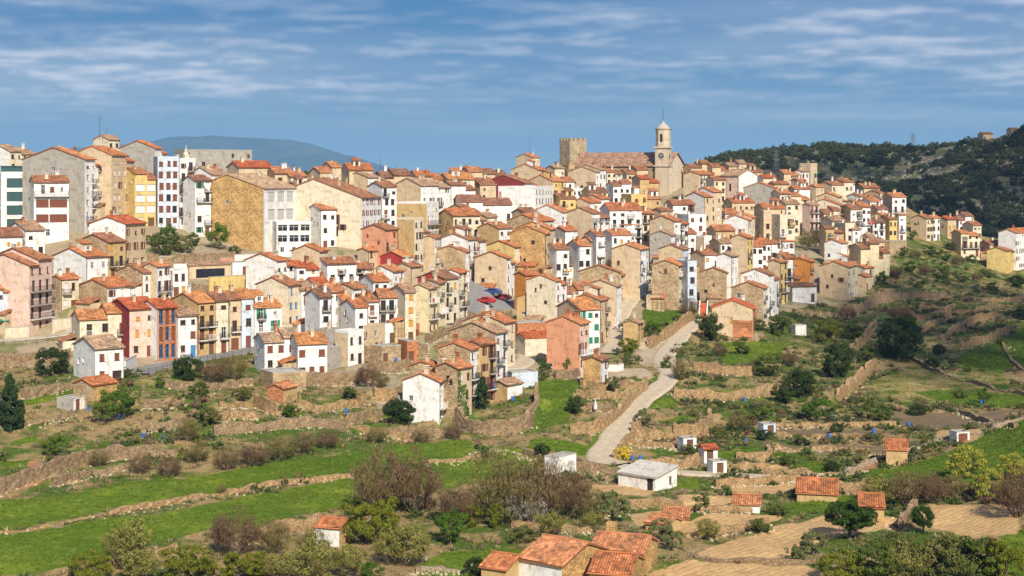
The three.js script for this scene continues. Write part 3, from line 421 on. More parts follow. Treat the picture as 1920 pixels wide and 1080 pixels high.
const HOUSES=[
[-127.7,39.3,-401.7,58.7,8.3,8.5,11,"W","C","","the only cream house with white gable on the upper left ridge"],
[-114.6,31.5,-363.5,22,6.8,8,13,"W","W","flat glassbay front D8","white house with three wide glazed bays under a dark glass roof"],
[-103.7,28.7,-353.2,24,7.5,7,14,"W","W","strip front D7","white block with long brown shuttered bands beside the glazed house"],
[-102.7,30.8,-362.6,73.2,9.9,16.2,17,"G","W","bal cols2","tall house with big grey gable and white balcony front"],
[-95.1,31.9,-366.8,73.3,10.1,10.3,17,"T","T","whiteshut cols3 nobal","tall tan block with pale shutters next to the grey gable"],
[-109.6,41.9,-426.2,58,4.3,5.5,12,"C","C","nobal","first cream house from the left on the upper left ridge"],
[-93.9,38.1,-401.4,73.8,6.3,10,13,"G","W","","second white house with grey gable from the left on the upper left ridge"],
[-87.1,32.2,-368.3,39.5,5.5,6.5,12.5,"Y","Y","whiteshut cols2 nobal wide","orange-yellow block with closed white shutters under the tan block"],
[-81.5,32.1,-371.1,20,4.8,8,16,"B","B","flat brownshut cols3 nobal front D8","pale blue flat-roofed block with rows of brown shutters"],
[-78.1,31.7,-372.3,37.9,4,6.5,16,"W","W","flat bal cols2 finial","narrow white balcony block beside the pale blue block"],
[-73.4,30,-367.4,37.4,4.2,6.5,13,"W","W","bal cols2","fourth white house from the left on the upper left ridge"],
[-71.4,29.9,-371.2,50,5.1,8.6,14.5,"W","W","ochshut bal cols2","white house with yellow shutters against the ochre stone gable"],
[-63,26.3,-371.7,69,15.6,19,15,"L","W","gallery rt","huge ochre stone gable house with white glazed gallery front"],
[-50.8,25.6,-363.1,18,7.9,6,7.5,"W","W","flat wide cols3 nobal front D6","white annex with roof terrace below the glazed gallery"],
[-51,28.7,-380.1,33.8,4.9,6.5,12.5,"C","C","rb bal cols2","second cream house from the left on the upper left ridge"],
[-81.4,40.7,-429.8,34.8,19.8,6.5,10,"G","G","flat few","long flat grey building on the skyline before the blue mountain"],
[-45,26.7,-373.4,32.9,4.2,6.5,9.5,"W","W","","seventh white house from the left on the upper left ridge"],
[-45.3,26.4,-379.9,74,12.7,24.3,12.5,"C","W","arc cols2","long cream building with arcaded side wall and wooden shutters"],
[-32.5,27.9,-394.5,37,4.2,6.7,13.5,"W","W","bal cols2","eighth white house from the left on the upper left ridge"],
[-40.1,34.7,-431.2,55,7.2,8,9,"T","W","","first white house with tan gable from the left on the upper left ridge"],
[-24.7,30,-434,52,12.5,9.9,11.5,"T","W","bal cols3","second white house with tan gable from the left on the upper left ridge"],
[-24.1,26,-403.5,70,7.7,8.3,11,"O","W","flat bal cols2","the only white house with ochre gable on the upper left ridge"],
[-15.1,30.5,-442.2,28.2,7.6,6.5,11,"W","W","","ninth white house from the left on the upper left ridge"],
[-8.1,28.6,-436.9,12,14.6,9,8.5,"C","W","rb few front D9","white house under a wide ribbed red-brown roof"],
[0.5,32.9,-489.7,66,15.9,14.5,9,"MR","W","","white house with maroon upper gable near the skyline"],
[4,27.7,-449.2,70,15.5,11.1,13,"W","W","flat cols3","tall white blank-sided house in front of the maroon gable"],
[-67.9,37.3,-408.5,30.8,9.3,8.4,9,"T","T","rr few","second tan house from the left on the upper left ridge"],
[-59.7,35.7,-404.8,22.6,4.6,8.5,9,"T","T","few","third tan house from the left on the upper left ridge"],
[-56,34.9,-403.5,34,4.6,6.5,9,"T","C","few","first cream house with tan gable from the left on the upper left ridge"],
[-49.4,36.1,-416.9,32.9,6.2,6.5,9,"T","T","few","fourth tan house from the left on the upper left ridge"],
[-42.6,36.7,-433.7,21,6.8,8.5,9,"T","T","few","fifth tan house from the left on the upper left ridge"],
[-33.6,35.6,-441,21,8.3,8.5,8,"T","T","few","sixth tan house from the left on the upper left ridge"],
[-25.1,36,-455.9,19,7.9,8.7,8,"T","T","few","seventh tan house from the left on the upper left ridge"],
[-16.4,35.1,-464.5,22,8.3,8.4,8,"T","C","few","third cream house with tan gable from the left on the upper left ridge"],
[-50.5,34.6,-406.1,46,4.2,3.2,8,"T","C","few","second cream house with tan gable from the left on the upper left ridge"],
[-14.4,36,-473.3,18,9.1,8.2,8,"T","T","few","first tan house from the left on the skyline left of the castle"],
[-6.8,36.8,-499.2,19,7.9,8.3,8,"G","T","few","the only tan house with grey gable on the skyline left of the castle"],
[5.5,37.1,-520.9,58,4.8,10.7,9,"T","T","few","third tan house from the left on the skyline left of the castle"],
[6.3,42.3,-625,48,4.5,8.5,9.1,"T","C","few","small roof-top lantern house with windows left of the castle"],
[14.6,37.7,-528.2,35,4.2,4.8,9,"T","C","few","second cream house with tan gable from the left on the skyline left of the castle"],
[18.7,37.2,-529.4,23.9,2.2,6.5,10,"O","O","flat few","the only ochre house on the skyline left of the castle"],
[24.3,33.4,-510.6,60,7.2,10.1,12,"T","W","cols2 nobal","the only white house with tan gable on the skyline left of the castle"],
[33,35.4,-529.6,22.6,5.6,6.5,10,"C","C","bal","the only cream house on the skyline left of the castle"],
[10.9,32.5,-494.6,50,6.4,9.9,10,"T","Y","bal cols2","the only yellow house with tan gable on the skyline left of the castle"],
[17.1,33.3,-502.1,24,3,6.5,9,"W","W","nobal","first white house from the left on the skyline left of the castle"],
[20.1,32.6,-499.7,23.8,6.2,6.5,7,"W","W","flat few","second white house from the left on the skyline left of the castle"],
[-8.9,33.6,-468.4,26,5.2,8.3,8,"T","T","few","second tan house from the left on the skyline left of the castle"],
[43,36.9,-558.6,16,8,8.2,8,"T","T","few","fourth tan house from the left on the skyline left of the castle"],
[45.9,35.1,-541.9,21.4,7.3,6.5,8,"T","O","rr few","the only ochre house with tan gable on the skyline left of the castle"],
[11.8,25.8,-435.2,60,9.1,9.2,8.5,"W","W","","second white house from the left in the crowd below the castle"],
[5,24.3,-418.2,60,9.1,9.2,8,"S","C","bal cols2","the only cream house with stone gable in the crowd below the castle"],
[5.1,17.9,-391.8,70,7.9,9.3,12,"L","T","few","the only tan house with ochre stone gable in the crowd below the castle"],
[13.7,21.6,-405.7,40,4.2,4.7,8.5,"G","W","bal cols2","the only white house with grey gable in the crowd below the castle"],
[11,17.2,-388.2,24.4,3.6,6.5,9,"W","W","bal cols2","first white house from the left in the crowd below the castle"],
[-0.8,18.6,-392.7,60,9.4,8.7,8,"Y","C","bal cols2","the only cream house with yellow gable in the crowd below the castle"],
[-4.1,15.1,-375.7,70,5.9,8.1,9.5,"T","W","bal cols2","big tan blank gable house beside the parked cars"],
[19.9,21.5,-412.7,56,8.7,7.6,13,"T","W","bal cols2","fourth white house with tan gable from the left in the crowd below the castle"],
[29.2,22.6,-423,15,9,8,12.5,"W","W","bal cols4 front D8","wide white four-storey house with rows of balconies mid town"],
[22.8,27.5,-457.7,50,9.5,6.4,9,"T","W","few","third white house with tan gable from the left in the crowd below the castle"],
[34,32,-503,16,5.9,6.6,9,"W","W","","ninth white house from the left in the crowd below the castle"],
[34.8,25.4,-449.7,16,4.7,8.4,13,"Y","Y","flat bal cols2","yellow flat-roofed block below the church tower"],
[16.7,17.9,-391.7,23.6,3.4,6.5,9,"W","W","cols2 nobal","third white house from the left in the crowd below the castle"],
[19.6,18.8,-396.9,23.1,2.2,6.5,9,"W","W","cols2","fourth white house from the left in the crowd below the castle"],
[20.8,18.3,-395,22.9,2.4,6.5,11,"W","W","bal cols2","fifth white house from the left in the crowd below the castle"],
[-8.3,24.7,-411,45,6.2,6.4,8,"T","C","few","first cream house with tan gable from the left in the crowd below the castle"],
[-4.4,22.8,-403.8,50,5.3,7,8,"O","W","","the only white house with ochre gable in the crowd below the castle"],
[-13.8,24.9,-407.2,31,7.8,8.6,9,"O","C","bal","the only cream house with ochre gable in the crowd below the castle"],
[-12.8,27.1,-428.4,45,6.6,7.2,8,"O","O","few","first ochre house from the left in the crowd below the castle"],
[27,20,-407.6,22.4,5.6,6.5,9,"W","W","bal cols3","eighth white house from the left in the crowd below the castle"],
[23.3,23.3,-423.3,21,4.7,8.5,8,"W","W","","sixth white house from the left in the crowd below the castle"],
[3.6,26,-428.1,31,4.2,7,8,"T","W","few","second white house with tan gable from the left in the crowd below the castle"],
[25.8,31,-492.6,16,6.1,7.8,8,"T","C","","second cream house with tan gable from the left in the crowd below the castle"],
[9.7,29.5,-460.5,22,4.2,8,8,"T","O","","the only ochre house with tan gable in the crowd below the castle"],
[14.8,28.6,-457,24.3,5.1,6.5,9,"Y","Y","bal","first yellow house from the left in the crowd below the castle"],
[30.7,22.2,-422.8,16,5.3,6.3,9,"W","W","bal cols2","tenth white house from the left in the crowd below the castle"],
[35.9,22.8,-432.7,21.3,3.6,6.5,11,"T","C","bal cols2","third cream house with tan gable from the left in the crowd below the castle"],
[41.1,27.3,-472.4,21.1,4.9,6.5,10,"O","O","few","second ochre house from the left in the crowd below the castle"],
[64.9,34.1,-548.1,55,10.6,6.2,10.5,"T","C","bal cols2","first cream house with tan gable from the left around the church"],
[69.5,32.2,-537.3,18.7,4.4,6.5,10.5,"C","C","cols2","first cream house from the left around the church"],
[66.9,39.1,-571.3,19.5,7.5,6.5,8,"T","T","few","second tan house from the left around the church"],
[73.9,39.4,-569.6,18.7,6.4,6.5,8,"T","T","few","third tan house from the left around the church"],
[80.3,39.6,-570.7,18.2,7,6.5,8,"T","T","few","fourth tan house from the left around the church"],
[85.7,37.5,-562.9,18,5.2,6.5,8,"T","T","few","sixth tan house from the left around the church"],
[77.6,31.2,-537.8,-45,7.2,10.5,13,"W","P","chapel","pale hall with tall arched windows and white gable beside church"],
[90,35.4,-556.5,16,5.1,4.8,8,"W","C","rr few","second cream house with white gable from the left around the church"],
[83.8,29.1,-528.3,65,7.9,10.4,11,"G","T","few","the only tan house with grey gable around the church"],
[71.6,26.8,-497.3,18,7.8,6.5,9,"T","T","","fifth tan house from the left around the church"],
[77.7,23.4,-475.7,16,7,6.8,11,"T","T","bal","seventh tan house from the left around the church"],
[49.4,25.7,-464.7,16,6.9,6.8,10,"T","W","bal cols3","first white house with tan gable from the left around the church"],
[57,25,-468.8,40,7.6,7.6,13,"W","T","cols3 nobal","tan house with tall narrow windows below the pale hall"],
[42.3,19.6,-424.4,55,7.9,7.5,12.5,"T","W","bal cols2","second white house with tan gable from the left around the church"],
[50.9,22.8,-445.5,19.6,5.3,6.5,10,"W","W","flat few","first white house from the left around the church"],
[57.7,19.6,-435.3,16,5.7,6.3,9.5,"T","O","cols2 nobal","tan house with two tall brown doors mid right"],
[61.2,14.7,-419,60,4.2,4.5,13,"T","Y","bal cols2","the only yellow house with tan gable around the church"],
[64.1,19.8,-444.3,62,5.8,7.2,12,"W","C","bal cols2","first cream house with white gable from the left around the church"],
[64.3,23.1,-455.5,18,4.2,4.9,7,"W","W","few","fourth white house from the left around the church"],
[72.8,19.9,-446.3,16,5.3,4.2,14,"T","T","flat few","eighth tan house from the left around the church"],
[75.9,17.8,-443.3,18,4.6,6.5,15,"C","C","flat bal cols2","cream flat-roofed block with terrace beside the bare trees"],
[42.7,24.2,-446.9,33,4.2,4.1,10,"T","T","bal","first tan house from the left around the church"],
[56.5,25.8,-474.2,19.2,3.9,6.5,9,"W","W","bal cols2","second white house from the left around the church"],
[87.9,25.2,-501.8,18,4.9,6.5,10,"C","C","bal cols2","third cream house from the left around the church"],
[93.1,33.2,-550.3,16,5.7,5.1,8,"T","T","few","ninth tan house from the left around the church"],
[101.3,34.5,-557,32,4.3,3.2,8,"T","C","few","second cream house with tan gable from the left around the church"],
[99.1,37,-566.6,18,6.4,6.5,8,"T","T","few","tenth tan house from the left around the church"],
[65,24.8,-474.5,16,4.3,6,8,"W","W","","third white house from the left around the church"],
[28.2,15.3,-375.6,68,7.3,6.9,11.5,"T","W","bal cols2","fourth white house with tan gable from the left above the dirt tracks"],
[41,16.1,-399.4,62,4.3,6.4,9.5,"T","B","cols2 bal","the only pale blue house with tan gable above the dirt tracks"],
[47.5,19.6,-427.5,19.6,2.4,6.5,9,"W","W","","first white house from the left above the dirt tracks"],
[49.7,15.8,-409,32,4.2,5.7,8,"T","W","bal","sixth white house with tan gable from the left above the dirt tracks"],
[50.9,12.7,-372.8,60,4.3,3.8,12.5,"W","W","cols2","second white house from the left above the dirt tracks"],
[53.1,20.2,-434.1,42,4.2,3.2,7,"T","W","flat few","seventh white house with tan gable from the left above the dirt tracks"],
[39.7,18.6,-415.5,69,4.3,5.8,10,"G","W","cols2","the only white house with grey gable above the dirt tracks"],
[36.4,13,-366.4,72,7.2,6.3,10.5,"S","C","bal cols2","stone gable house at the top of the track past bare shrubs"],
[47.9,12.9,-372.5,72,4.2,6.3,8.5,"S","T","few","second tan house with stone gable from the left above the dirt tracks"],
[40.4,13,-365.9,19.6,2.3,6.5,11,"B","B","flat cols2","pale blue narrow house with green awning above the red stairs"],
[21,14.2,-370.7,74,6,9.6,7.5,"S","C","cols2","first cream house with stone gable from the left above the dirt tracks"],
[20.2,10.7,-351.2,72,4.4,7.3,9,"T","W","bal cols2","second white house with tan gable from the left above the dirt tracks"],
[7.6,10.4,-344.6,62,5.5,7.1,11,"C","W","brownshut cols2 nobal","cream gable house with brown shutters behind the brick sheds"],
[3.4,12.5,-360.9,41,4.2,3.9,9,"OR","OR","few","the only orange house above the dirt tracks"],
[3.8,11,-346.8,72,4.4,4.4,6.5,"O","Y","few","the only yellow house with ochre gable above the dirt tracks"],
[13.8,11.7,-359.1,24,5.8,6.5,6,"C","W","few","second white house with cream gable from the left above the dirt tracks"],
[16.3,9.1,-332.9,68,5.6,6.7,9,"S","T","bal cols2","first tan house with stone gable from the left above the dirt tracks"],
[13.1,8.1,-311.3,31,4.5,8.5,10,"T","W","greenshut cols3","white house with green doors beside the salmon house"],
[10.4,7.9,-292.9,63,4.3,6.7,9,"SAL","P","bal cols2","salmon pink gable house at the foot of the town"],
[4.9,9.2,-307.3,25.5,7.1,4,3.6,"C","C","rr few greendoor","low shed with red tile roof and green door before the salmon house"],
[3.4,10.6,-322.3,25.8,7,4,3.6,"BR","BR","flat few","low brick shed with flat grey roof left of the salmon house"],
[14.8,6.7,-278.6,69,4.3,3.2,5,"L","W","few","small ochre stone cabin with white end near the track"],
[25.6,8.7,-332.5,70,4.2,3.2,4.5,"O","O","few","the only ochre house above the dirt tracks"],
[33.1,13.1,-363.6,70,4.4,3.2,3.5,"T","T","flat few","the only tan house above the dirt tracks"],
[49.2,8.4,-349.6,79,11.7,8.8,6.8,"T","BR","rr brickgable","gabled house half bare red brick beside the dark cypress"],
[59.1,10.9,-374.9,64,8.7,6.6,10,"W","W","bal cols3","fifth white house from the left above the dirt tracks"],
[54.2,9.7,-359.6,70,5.1,7.2,9,"S","C","bal cols2","rough grey stone gable house above the brick house"],
[68.6,11.4,-406.8,54,4.3,3.5,10.5,"T","Y","bal cols2","the only yellow house with tan gable above the dirt tracks"],
[72.4,12.3,-419.4,18,2.2,6.5,10,"T","W","bal cols2","ninth white house with tan gable from the left above the dirt tracks"],
[65.6,16.5,-431.1,18,3.5,6.5,8.5,"W","W","cols2","third white house from the left above the dirt tracks"],
[69.1,17.4,-437.1,18,3.1,6.5,8,"W","W","cols2","fourth white house from the left above the dirt tracks"],
[73.1,18.3,-442.7,18,4,6.5,7,"W","W","cols2","sixth white house from the left above the dirt tracks"],
[76.3,17.4,-441.9,27,4.2,4.4,8.5,"W","W","cols2","seventh white house from the left above the dirt tracks"],
[28,15.7,-376.6,44,4.2,3.2,8,"T","W","bal cols2","third white house with tan gable from the left above the dirt tracks"],
[56.7,18,-428.6,18.5,3.5,6.5,8,"T","W","few","eighth white house with tan gable from the left above the dirt tracks"],
[61.2,15.2,-420.2,50,4.3,3.2,9,"T","C","bal cols2","the only cream house with tan gable above the dirt tracks"],
[45.1,20.3,-428.5,20,2.9,6.5,9,"T","W","bal cols2","fifth white house with tan gable from the left above the dirt tracks"],
[107.7,37.2,-572.7,47,4.3,4.7,11,"T","T","flat few","tall ruined-looking stone house on the right skyline of town"],
[104.4,36.7,-567.6,44,4.2,3.2,9,"W","W","cols2","first white house from the left on the right flank of town"],
[114.9,32.5,-559.3,35,10.8,6.6,8.5,"T","C","few","second cream house with tan gable from the left on the right flank of town"],
[118.6,32.7,-564,42,5.1,6.2,8.5,"C","W","cols2","the only white house with cream gable on the right flank of town"],
[98.2,30.7,-538.7,16,6,4.9,9,"T","W","few","first white house with tan gable from the left on the right flank of town"],
[88.9,28.2,-521.2,18,4.1,6.5,10,"C","C","cols2","first cream house from the left on the right flank of town"],
[94.7,28.5,-525.1,18,6.5,6.5,9,"C","C","cols2","second cream house from the left on the right flank of town"],
[102.2,22.7,-509.8,69,15.9,10.3,12,"C","C","bal cols2","long cream gable house on the right flank"],
[107.8,28.1,-531.7,60,9,7,9,"T","C","cols2","third cream house with tan gable from the left on the right flank of town"],
[119.6,28,-545.2,35,4.3,6.1,9,"W","W","cols2","fourth white house from the left on the right flank of town"],
[113.6,25.4,-523.6,40,4.2,3.2,10,"T","W","bal cols2","third white house with tan gable from the left on the right flank of town"],
[128.5,27.8,-558.1,51,4.2,6.3,10,"S","T","few","the only tan house with stone gable on the right flank of town"],
[121.7,25.5,-535.7,18,3.7,6.5,10,"W","W","bal cols2","sixth white house from the left on the right flank of town"],
[128.7,26.1,-548.8,18,4.4,6.5,10,"W","W","bal cols2","seventh white house from the left on the right flank of town"],
[130.1,23,-536.3,16,5.3,6.5,14,"T","W","bal cols2","last tall white balcony house at the right end of town"],
[107.8,21.6,-501.2,18,4,6.5,12,"T","W","bal cols2","second white house with tan gable from the left on the right flank of town"],
[113,22.1,-510.1,18,3.3,6.5,12,"W","W","bal cols2","fifth white house from the left on the right flank of town"],
[130.3,23.1,-537.8,18,4.3,6.5,11,"W","W","bal cols2","eighth white house from the left on the right flank of town"],
[117.5,21.5,-513.5,16,4.6,8.1,7.5,"G","W","bal cols2","the only white house with grey gable on the right flank of town"],
[123,22.4,-525.6,45,4.3,4.5,8.5,"T","W","cols2","fifth white house with tan gable from the left on the right flank of town"],
[123.9,20.9,-519.6,18,3,6.5,9,"Y","Y","cols2","narrow yellow house beside the grey-gabled white house"],
[94.7,23.9,-499.5,34,4.2,3.3,11,"P","P","bal cols2","the only pink house on the right flank of town"],
[95.6,19.5,-471.1,16,6,3.8,9,"T","O","bal cols2","the only ochre house with tan gable on the right flank of town"],
[93.8,15.8,-456.3,53,4.3,5.2,9,"W","W","bal cols2","second white house from the left on the right flank of town"],
[99.9,18.5,-474,18,2.9,6.5,11,"C","C","flat cols2","fifth cream house from the left on the right flank of town"],
[101.9,18.1,-474,18,2.5,6.5,10,"W","W","cols2","third white house from the left on the right flank of town"],
[99.8,21.2,-490,16,4.4,7.1,9,"C","C","few","third cream house from the left on the right flank of town"],
[123.3,23.9,-531.2,18,3.9,6.5,9,"T","W","bal cols2","fourth white house with tan gable from the left on the right flank of town"],
[106.1,32.3,-550.2,39,4.3,3.6,8,"T","T","few","second tan house from the left on the right flank of town"],
[127.8,31.8,-568.2,16,6.4,7.9,8,"T","T","few","third tan house from the left on the right flank of town"],
[130.8,22,-535,18,2.7,6.5,9,"W","W","bal cols2","ninth white house from the left on the right flank of town"],
[100.2,23.2,-501.5,18,5.7,6.5,9,"T","C","few","first cream house with tan gable from the left on the right flank of town"],
[143.6,21.3,-551.8,42,4.3,6.3,8,"T","C","cols2","first cream house with tan gable from the left on the right spur"],
[147.9,21.4,-554.1,38,4.2,3.2,8,"C","W","cols2","the only white house with cream gable on the right spur"],
[154.9,21.7,-561.8,31,4.2,5.1,7,"T","T","few rr","first tan house from the left on the right spur"],
[161.2,21.4,-565.7,16,5.8,6,7,"W","W","cols3","first white house from the left on the right spur"],
[163.4,18.7,-560.1,18,3.5,6.5,8,"C","C","cols2","the only cream house on the right spur"],
[156.5,16.4,-543.9,16,7.3,6.1,8,"T","C","bal","second cream house with tan gable from the left on the right spur"],
[166.9,14.5,-547.5,16,6.3,6.6,6,"T","T","few","second tan house from the left on the right spur"],
[166.6,11.5,-536,59,14.9,6.4,7.5,"Y","Y","cols2","yellow house with plain gable near the right edge"],
[174.5,11.7,-545,49,15.7,6.3,13,"W","W","","tall white house cut by the right edge"],
[77.9,11.7,-424.3,62,4.3,5.9,9.5,"OR","OR","bal cols2","orange gable house with a dark cypress against its wall"],
[89.3,10.1,-430.8,66,12.5,7.6,9.5,"T","C","cols2 nobal","large beige blank gable house above the right terraces"],
[103,15.5,-461,18,6,6.5,7.5,"PY","PY","few nowin","pale yellow blank house behind the beige gable house"],
[106.7,15.2,-463,18,5.7,6.5,5,"PY","PY","few nowin","low pale yellow annex with thin tile roof"],
[100,12.6,-447.1,41,4.2,3.2,5.5,"C","C","few","the only cream house above the right terraces"],
[99,11.8,-443.7,53,4.3,3.2,4,"T","T","few","first tan house from the left above the right terraces"],
[75.6,11.2,-412.5,18,7,4,4,"W","W","shed few","long low white shed below the orange house"],
[113.9,19.8,-497.4,16,5.6,5.5,5,"T","T","few","second tan house from the left above the right terraces"],
[122.9,19.2,-507.1,40,9,3.2,4,"S","S","flat few","the only stone house above the right terraces"],
[-30,21.5,-357.8,60,5.1,6.4,10.5,"SAL","SAL","bal cols2","bright salmon orange house with balcony left of the tall stone wall"],
[-23.4,21,-362.9,64,4.2,4.5,13,"O","C","flat bal cols2","tall house with high ochre stone side next to salmon house"],
[-25.4,17.9,-347.3,60,4.2,5.9,8.5,"CR","W","cols2","crimson gable house with white front"],
[-13.1,19.4,-379.2,65,4.6,7.9,9.5,"W","W","bal cols2","fifteenth white house from the left left of the car park"],
[-14.1,17.1,-366.6,72,2.9,8,9.5,"S","W","bal cols2","the only white house with stone gable left of the car park"],
[-36.4,18.3,-341.2,32.7,11.1,6.5,7,"W","W","bal cols5","long white house under one wide orange roof"],
[-26.6,15.9,-335.3,60,4.2,6,8,"W","W","cols2","thirteenth white house from the left left of the car park"],
[-32.5,12.6,-317.5,59,4.3,4.5,9,"T","W","brownshut cols2","first white house with tan gable from the left left of the car park"],
[-24.4,11.8,-312.3,15,5,6.6,8.5,"G","W","bal cols3","the only white house with grey gable left of the car park"],
[-21.4,11.5,-309.9,29.9,2.3,6.5,10,"C","C","ochshut cols2","second cream house from the left left of the car park"],
[-17.7,12.2,-315.3,68,4.3,4.1,9.5,"PY","PY","bal cols2","pale yellow gable house at the street bend"],
[-16.1,12.9,-320.5,72,4,3.9,9.5,"G","PY","bal cols2","the only pale yellow house with grey gable left of the car park"],
[-15.4,13.4,-328.5,58,5.3,6.7,9.5,"CR","C","bal cols2","cream house with dark red gable beside the street bend"],
[-12.1,13.5,-337.7,67,4.4,3.5,10,"W","C","bal cols2","the only cream house with white gable left of the car park"],
[-37,10.1,-300.9,32.9,2.5,6.5,11,"W","W","bal cols2","sixth white house from the left left of the car park"],
[-35.4,11.1,-308.5,32.5,2.9,6.5,10.5,"W","W","arch cols2","white house with orange arched windows"],
[-32.8,10.8,-305.8,32,2.2,6.5,9,"W","W","brownshut cols1","ninth white house from the left left of the car park"],
[-28.5,10.9,-306.5,31.3,2.6,6.5,9,"W","W","bal cols2","eleventh white house from the left left of the car park"],
[-50.9,17,-331.6,60,5.9,8.2,9.5,"W","W","cols3","first white house from the left left of the car park"],
[-46.1,11.7,-311,64,4.3,7.4,11,"C","C","blueshut cols2","beige gable house with blue shutters above the lower white houses"],
[-45.1,17.9,-336.2,33.8,5.5,6.5,7,"W","W","ochshut cols2 rr","second white house from the left left of the car park"],
[-43.8,19.4,-341.1,72,4.4,6.6,8.5,"T","C","cols2","the only cream house with tan gable left of the car park"],
[-42.2,12.1,-314,33.6,2.9,6.5,9.5,"W","W","bal cols2","third white house from the left left of the car park"],
[-39.5,11.5,-310.8,33.2,2.2,6.5,9,"W","W","bal cols2","fourth white house from the left left of the car park"],
[-30.2,10.3,-301.5,31.7,2.7,6.5,9,"W","W","bal cols2","tenth white house from the left left of the car park"],
[-18.8,20.7,-367.3,72,3.9,3.2,9,"T","W","bal cols2","second white house with tan gable from the left left of the car park"],
[-22.6,16.5,-342.4,61,4.3,4.1,8,"T","T","few","second tan house from the left left of the car park"],
[-32.1,22.3,-355.8,48,4.3,3.5,5,"T","T","few","first tan house from the left left of the car park"],
[-21.7,21.9,-367.7,58,4.3,3.2,9,"W","W","bal cols2","fourteenth white house from the left left of the car park"],
[-40.2,13.8,-323.6,33.1,3.4,6.5,8,"W","W","rr cols2","fifth white house from the left left of the car park"],
[-28.8,15.2,-330.2,31,3.7,6.5,7,"W","W","cols2","twelfth white house from the left left of the car park"],
[-13,22.7,-394.8,62,4.3,4,8,"O","O","few","the only ochre house left of the car park"],
[-8.6,19.3,-383.6,66,4.3,3.2,9,"T","W","bal cols2","third white house with tan gable from the left left of the car park"],
[-107.7,22.9,-333.8,31.2,6.1,8.6,8.5,"W","W","ochshut cols3","first white house from the left stacked at the left edge"],
[-104.3,24.1,-337.9,42,4.3,9.4,8.5,"W","W","cols2","second white house from the left stacked at the left edge"],
[-84.5,24.4,-337.8,73.8,8.5,8.6,9.5,"W","T","darkwin cols2 rr nobal","white gable house with tan front and dark windows, bright red roof"],
[-86,22.4,-330.6,55,4.7,9.2,8,"S","O","bal cols1","rough stone house with a green balcony door"],
[-89.3,21,-326.9,55,6.1,10.2,6.5,"W","W","cols2","third white house from the left stacked at the left edge"],
[-88.7,17.3,-312.7,51,4.2,3.2,6.5,"S","C","bal cols2","the only cream house with stone gable stacked at the left edge"],
[-80.2,16.7,-316,56.4,10,8.5,5.5,"S","W","cols3","first white house with stone gable from the left stacked at the left edge"],
[-75.6,17.8,-317.7,59,4.2,7.4,7,"S","W","cols2","second white house with stone gable from the left stacked at the left edge"],
[-71.5,18,-317.6,62.7,4.3,3.3,8,"T","W","bal cols2","the only white house with tan gable stacked at the left edge"],
[-95.4,14.1,-302.7,73,7.4,11.2,13,"P","P","bal cols2","pinkish four-storey block with corner balconies at the left edge"],
[-98.9,14.3,-300.1,44.5,6.6,6.5,8.5,"B","B","few greenawn","pale blue house with green awning at the left edge"],
[-65,22.3,-335,37.6,9.6,4,3,"T","T","hip open","terrace pavilion with brown tiled hipped roof"],
[-76.4,11.3,-292.7,27,9.1,7,6.6,"C","C","bal cols2 front D7","cream house with mottled red roof on the lower street"],
[-70.9,10.6,-293.9,40,5.6,9.4,9,"MR","P","ochshut cols2 rr","pink house with mustard shutters on the lower street"],
[-65.8,10.3,-293.3,42,4.2,6.5,9.5,"W","BR","rr timber","red-brown house with tall blue-framed glazing on the lower street"],
[-62.2,10.4,-295.3,38,3.9,6.5,7.8,"W","W","bluedoor cols2","white house with blue door between brown and ochre houses"],
[-60.6,10.6,-299.2,46,4.2,9.1,9.8,"O","O","cols2 bal","ochre gable house with stone ground floor on the lower street"],
[-56.6,10.7,-300.4,36.6,2.7,6.5,9.8,"C","C","bal cols2 greenwin","second cream house from the left along the lower street at the left"],
[-54.6,11,-302.8,36.1,2.3,6.5,9.6,"W","T","bal cols2","the only tan house with white gable along the lower street at the left"],
[-52.6,11.2,-305.4,35.7,2.7,6.5,9.5,"B","B","bal cols2","the only pale blue house along the lower street at the left"],
[-49,11.2,-307.3,35.3,5.7,6.5,7.6,"W","W","bal cols2","third white house from the left along the lower street at the left"],
[-42.4,9.2,-282.9,24,6,7,5.5,"W","W","rt brownshut cols3 nobal front D7","left of the two joined white houses below the lower street"],
[-36,8.5,-278.7,19,5.2,7,6.3,"W","W","brownshut cols3 nobal front D7","right of the two joined white houses below the lower street"],
[-69.2,9.7,-263.6,38,4.9,9,6,"W","W","rt brownshut cols2 nobal","white house with tan roof and walled terrace below the lower street"],
[-65.8,7.4,-248.8,54.9,4.9,4.5,4,"S","L","nowin","small stone barn with red roof below the white corner house"],
[-14.2,3.8,-257.2,72,3.7,6.3,7,"W","W","bal cols2","white blank gable house with stone quoins at the lower tip"],
[-12,4.1,-260.4,65,4.2,4.5,7.5,"S","W","bal cols2","first white house with stone gable from the left at the lower tip of the town"],
[-14.6,4.7,-265.1,72,3,4.5,7.5,"S","T","few","first tan house with stone gable from the left at the lower tip of the town"],
[-9.6,3.9,-258,58,4.2,4.4,9,"S","T","ivy cols2","stone house with ivy-hung front near the lower tip"],
[-8.9,4.8,-264.1,68,4.3,6,10.5,"S","W","bal cols2","second white house with stone gable from the left at the lower tip of the town"],
[-5.3,5.3,-266.2,53,4.2,3.2,10.5,"T","O","bal cols2","the only ochre house with tan gable at the lower tip of the town"],
[-5.8,6.3,-272.6,62,4.4,9.1,11,"S","W","bal cols2","third white house with stone gable from the left at the lower tip of the town"],
[-4.3,8.5,-294,65,4.9,8.5,8.5,"T","C","cols2","second cream house with tan gable from the left at the lower tip of the town"],
[-20.8,11.6,-310.1,46,4.2,3.2,3.4,"T","BR","flat cols2","small bare red brick house with grey roof"],
